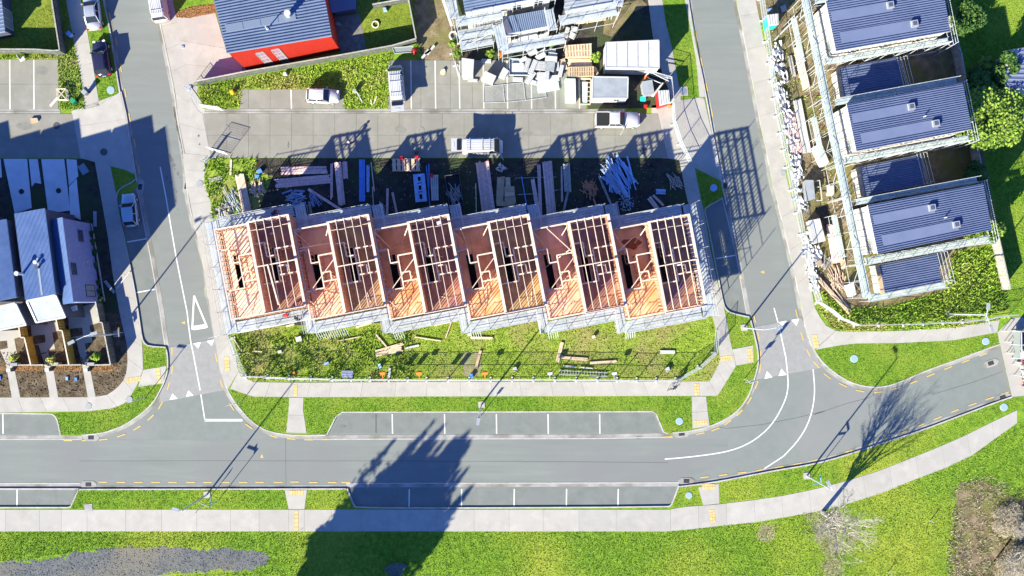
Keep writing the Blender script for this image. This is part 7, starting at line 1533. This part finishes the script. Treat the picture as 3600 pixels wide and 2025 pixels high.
def rocks(name, poly, dens, s, m, label, z=.13, holes=()):
    P = WP(poly); xs = [p[0] for p in P]; ys = [p[1] for p in P]; x0, x1, y0, y1 = max(min(xs), -62), min(max(xs), 62), max(min(ys), -36), min(max(ys), 36); n = int((x1 - x0) * (y1 - y0) * dens)
    x = rng.uniform(x0, x1, n); y = rng.uniform(y0, y1, n); k = inpoly(P, x, y)
    for q in holes: k &= ~inpoly(WP(q), x, y)
    x, y = x[k], y[k]; n = len(x); r = s * rng.uniform(.4, 1.8, n) ** 1.5; a = rng.uniform(0, 6.28, n)
    V = np.empty((n, 5, 3)); 
    for i in range(4): V[:, i] = np.c_[x + np.cos(a + i * 1.57) * r * rng.uniform(.7, 1.2, n), y + np.sin(a + i * 1.57) * r, np.full(n, z - .01)]
    V[:, 4] = np.c_[x + rng.uniform(-.2, .2, n) * r, y, z + r * rng.uniform(.3, .9, n)]
    F = (np.arange(n)[:, None, None] * 5 + np.array([[0, 1, 4], [1, 2, 4], [2, 3, 4], [3, 0, 4]])[None]).reshape(-1, 3)
    return npmesh(name, V.reshape(-1, 3), F, M[m], label, 'gravel' if 'gravel' in name else 'soil', 'stuff')
rocks('gravel', B(0, 1425, [(-60, 1190), (240, 1160), (630, 1105), (1250, 1075), (1900, 1095), (2030, 1130), (1900, 1240), (1030, 1290), (-60, 1400)]), 40, .05, 'gravel', 'loose grey stones of the track at the bottom left')
rocks('soil_clods', [(0, 1235), (300, 1235), (449, 1230), (449, 1302), (420, 1355), (381, 1384), (331, 1393), (0, 1393)], 22, .08, 'topsoil', 'rough clods of the raked soil plots at the left', holes=[E(q) for q in ([(1130, 900), (1250, 900), (1335, 1380), (1208, 1380)], [(615, 900), (745, 900), (820, 1380), (683, 1380)], [(85, 900), (210, 900), (298, 1380), (162, 1380)])])
rocks('soil_clods', [(900, 560), (2380, 560), (2440, 800), (760, 800)], 10, .07, 'soil', 'clods over the black soil behind the frames', .14)
rocks('soil_clods', [(2680, 0), (2900, 0), (3060, 700), (3100, 1080), (2900, 1040)], 8, .07, 'dirt', 'clods on the brown soil of the right site')
rocks('bark_chips', A(0, 0, [(1500, 105), (1640, 60), (1830, 40), (1850, 110), (1600, 158), (1500, 150)]), 90, .05, 'bark', 'bark chips of the small bed beside the driveway', .165)
for q in ([(1240, 925), (1600, 915), (1605, 990), (1250, 1000)], [(735, 925), (1120, 925), (1130, 990), (740, 995)], [(205, 930), (605, 920), (615, 990), (215, 995)]): rocks('bark_chips', E(q), 90, .06, 'bark', 'bark chips in the front beds of the terrace', .15)
def leaves(x, y, z, s, m, name, parent, flat=.5):
    n = len(x); a = rng.uniform(0, 6.283, n); t = rng.uniform(-1, 1, n) * (1 - flat); c = np.c_[x, y, z]
    u = np.c_[np.cos(a), np.sin(a), t]; v = np.c_[-np.sin(a), np.cos(a), rng.uniform(-.8, .8, n)]; s = (s * rng.uniform(.6, 1.4, n))[:, None]
    V = np.stack([c - u * s, c - v * s * .6, c + u * s, c + v * s * .6], 1); return npmesh(name, V.reshape(-1, 3), np.arange(4 * n).reshape(-1, 4), M[m], parent=parent)
def tree(label, px, py, h, r, n, m='leaf', z0=.5, lobes=9, seed=1, cat='tree', name='tree', ls=.16, vert=.5, group=None, conic=False):
    rg = np.random.default_rng(seed); x0, y0 = W(px, py); t = wthing(name, label, cat, x0, y0, .12, group)
    MB().tube((x0, y0, .1), (x0, y0, h * .55), .05 + r * .04, .03 + r * .02, 8).build('trunk', M['trunk'], t)
    lb = MB(); X, Y, Z = [], [], []
    for i in range(lobes):
        a = i * 2.4 + rg.uniform(-.3, .3); q = r * math.sqrt((i + .3) / lobes) * .72; zc = z0 + (h - z0) * (rg.uniform(.35, .75) if not conic else rg.uniform(.1, .9))
        if conic: q *= (1.15 - zc / h) * 1.4
        rr = r * rg.uniform(.30, .48) * (1 if not conic else 1.2); cx, cy = x0 + q * math.cos(a), y0 + q * math.sin(a); lb.tube((x0, y0, h * .3), (cx, cy, zc), .03 + r * .012, .01, 5)
        k = n // lobes; d = rg.normal(size=(k, 3)); d /= np.linalg.norm(d, axis=1)[:, None]; q2 = rr * rg.uniform(.25, 1.08, k) ** .6; X.append(cx + d[:, 0] * q2); Y.append(cy + d[:, 1] * q2); Z.append(np.maximum(.2, zc + d[:, 2] * q2 * (h - z0) / r * vert))
    lb.build('limbs', M['trunk'], t); o = leaves(np.concatenate(X) - x0, np.concatenate(Y) - y0, np.concatenate(Z) - .12, ls, m, 'crown', t); return t
tree('large bright leafy tree between the fence and the right edge', 3418, 430, 5.2, 4.2, 15000, 'leaf', seed=3, lobes=20)
tree('bright leafy tree above the lower right lawn', 3410, 820, 4.2, 2.1, 5000, 'leaf', seed=5, lobes=10)
tree('dark shaded tree beside the large bright tree', 3290, 640, 4.5, 1.5, 0 + 2500, 'leaf_dark', seed=6) if False else None
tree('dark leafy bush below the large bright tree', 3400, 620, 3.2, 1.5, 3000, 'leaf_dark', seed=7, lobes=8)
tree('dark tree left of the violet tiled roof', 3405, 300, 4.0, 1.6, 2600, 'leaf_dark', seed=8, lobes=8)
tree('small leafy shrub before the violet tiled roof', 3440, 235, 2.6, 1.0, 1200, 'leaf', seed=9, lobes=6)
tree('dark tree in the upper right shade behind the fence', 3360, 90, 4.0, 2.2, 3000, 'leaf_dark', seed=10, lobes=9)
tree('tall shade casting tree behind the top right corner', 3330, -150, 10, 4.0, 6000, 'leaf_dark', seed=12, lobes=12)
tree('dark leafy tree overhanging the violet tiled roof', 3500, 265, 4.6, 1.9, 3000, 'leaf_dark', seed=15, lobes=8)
for k, (x, y, r_, lab) in enumerate(((1595, 155, .55, 'light green weed clump at the scaffold corner'), (1612, 190, .7, 'light green weed clump by the pad corner'), (1722, 194, .6, 'bright clump right of the orange worker'), (1938, 155, .7, 'green clump under the half finished house'), (2095, 205, .7, 'bright clump against the long white cabin'), (2120, 30, .6, 'green clump at the scaffold end'), (3465, 245, .7, 'large leaved plant by the violet roof'))):
    tree(lab, x, y, .9, r_, 500, 'leaf', .15, 5, 20 + k, 'shrub', 'shrub', .12, 1.0)
for k, (x, y) in enumerate(E([(245, 800), (765, 835), (1365, 785)])):
    tree('small yellowish sapling staked in the %s terrace yard' % ('left', 'middle', 'right')[k], x + 8, y, 2.0, .55, 500, 'blade_dry', .6, 5, 40 + k, 'tree', 'sapling', .10, 1.0, 'saplings in the terrace yards')
for k, (x, y) in enumerate(A(0, 500, [(740, 700), (775, 780), (790, 850), (805, 940), (815, 1050), (835, 1190), (845, 1265), (855, 1330)])):
    tree('small dark shrub against the terrace end wall, %s from the top' % (ordn + ['seventh', 'eighth'])[k], x + 6, y, .9, .38, 260, 'leaf_dark', .15, 4, 50 + k, 'shrub', 'shrub', .09, 1.0, 'shrubs along the terrace end wall')
def branchy(label, px, py, h, spread, seed, n1=7, m='twig', lean=(0, 0), name='bare_tree', depth=4, r0=.22, group=None, twigs=5):
    rg = random.Random(seed); x0, y0 = W(px, py); t = wthing(name, label, 'bare tree', x0, y0, .12, group); mb = [MB(), MB()]
    def grow(p, d, L, r, k):
        q = p + d * L; b = mb[0] if k >= depth - 1 else mb[1]; mid = p + d * L * .5 + Vector((rg.gauss(0, 1), rg.gauss(0, 1), 0)) * L * .06
        b.tube(p, mid, r, r * .8, 5 if k > 1 else 3, False).tube(mid, q, r * .8, r * .6, 5 if k > 1 else 3, False)
        if k == 0: return
        for i in range(rg.choice((2, 3, 3)) if k > 1 else twigs):
            nd = (d + Vector((rg.gauss(0, spread), rg.gauss(0, spread), rg.gauss(.05, .25)))).normalized(); s = rg.uniform(.35, 1.0); grow(p + d * L * s if i else q, nd, L * rg.uniform(.6, .85), r * .58, k - 1)
    base = Vector((x0, y0, .1)); top = base + Vector((lean[0], lean[1], h * .22)); mb[0].tube(base, top, r0, r0 * .8, 8)
    for i in range(n1):
        a = i * 6.283 / n1 + rg.uniform(-.3, .3); d = Vector((math.cos(a) * spread * 1.1 + lean[0] * .1, math.sin(a) * spread * 1.1 + lean[1] * .1, 1)).normalized(); grow(top, d, h * .26 * rg.uniform(.8, 1.15), r0 * .45, depth)
    mb[0].build('trunk', M['trunk' if m != 'twig' else 'twig'], t); mb[1].build('branches', M[m], t); return t
branchy('tall leafless pale tree by the curved lower footpath', 2890, 1800, 10.0, .42, 4, 8, 'twig', (.1, -.1), depth=5, r0=.26, twigs=4)
branchy('low leafless pale shrub at the bottom right corner', 3540, 1960, 4.2, .75, 9, 7, 'twig', name='bare_shrub', depth=4, r0=.12, group='leafless shrubs at the bottom right')
branchy('leafless grey shrub at the right edge above the corner one', 3570, 1850, 3.6, .8, 11, 7, 'twig', name='bare_shrub', depth=4, r0=.10, group='leafless shrubs at the bottom right')
branchy('small leafless sapling on the grass at the bottom edge', 3120, 2010, 1.8, .6, 13, 3, 'twig', name='bare_shrub', depth=2, r0=.04)
tree('dry grey brown scrub on the bare earth at the right', 3535, 1830, 1.3, 2.2, 9000, 'leaf_grey', .1, 14, 70, 'scrub', 'scrub', .045, 1.2)
tree('dry grey brown scrub in the bottom right corner', 3560, 1990, 1.3, 2.6, 11000, 'leaf_grey', .1, 14, 71, 'scrub', 'scrub', .045, 1.2)
blades('dry_stems', B(2400, 1425, [(2020, 620), (2260, 520), (2576, 640), (2576, 1300), (1980, 1300), (1990, 900)]), 60, .28, .035, 'leaf_grey', 'dry brown stems thickening over the bare earth at the right', (), .12, .85)
blades('dry_stems', B(2400, 1425, [(900, 800), (1060, 770), (1290, 840), (1380, 970), (1250, 1130), (1220, 1300), (980, 1320), (1000, 1100), (900, 950)]), 60, .12, .04, 'leaf_grey', 'dry stems and litter under the pale leafless tree', (), .12, .9)
blades('grass_tufts', B(2400, 1425, [(2040, 600), (2300, 560), (2576, 700), (2576, 1300), (2000, 1300)]), 40, .16, .05, 'blade', 'green tufts growing through the bare earth at the right', (), .12, 1.15)
# the big evergreen just below the frame: only its shadow reaches the picture
t = tree('tall dense evergreen below the picture whose shadow crosses the road', 970, 2345, 15.8, 6.2, 15000, 'leaf_dark', 1.5, 26, 77, 'tree', 'evergreen_tree', .36, .28)
fx, fy = W(970, 2345); X, Y, Z = [], [], []
for k in range(44):                                # upright leafy tips breaking the outline
    a = rng.uniform(0, 6.283); q = 6.0 * math.sqrt(rng.uniform(.05, 1)); zt = 16.6 - q * .62 + rng.uniform(-.8, 1.3); n = 240; f = rng.uniform(0, 1, n)
    X.append(q * math.cos(a) + rng.normal(0, 1, n) * .62 * (1 - f) + f * .2); Y.append(q * math.sin(a) + rng.normal(0, 1, n) * .62 * (1 - f)); Z.append(zt - 4.5 * (1 - f))
leaves(np.concatenate(X), np.concatenate(Y), np.concatenate(Z), .22, 'leaf_dark', 'leafy_tips', t)
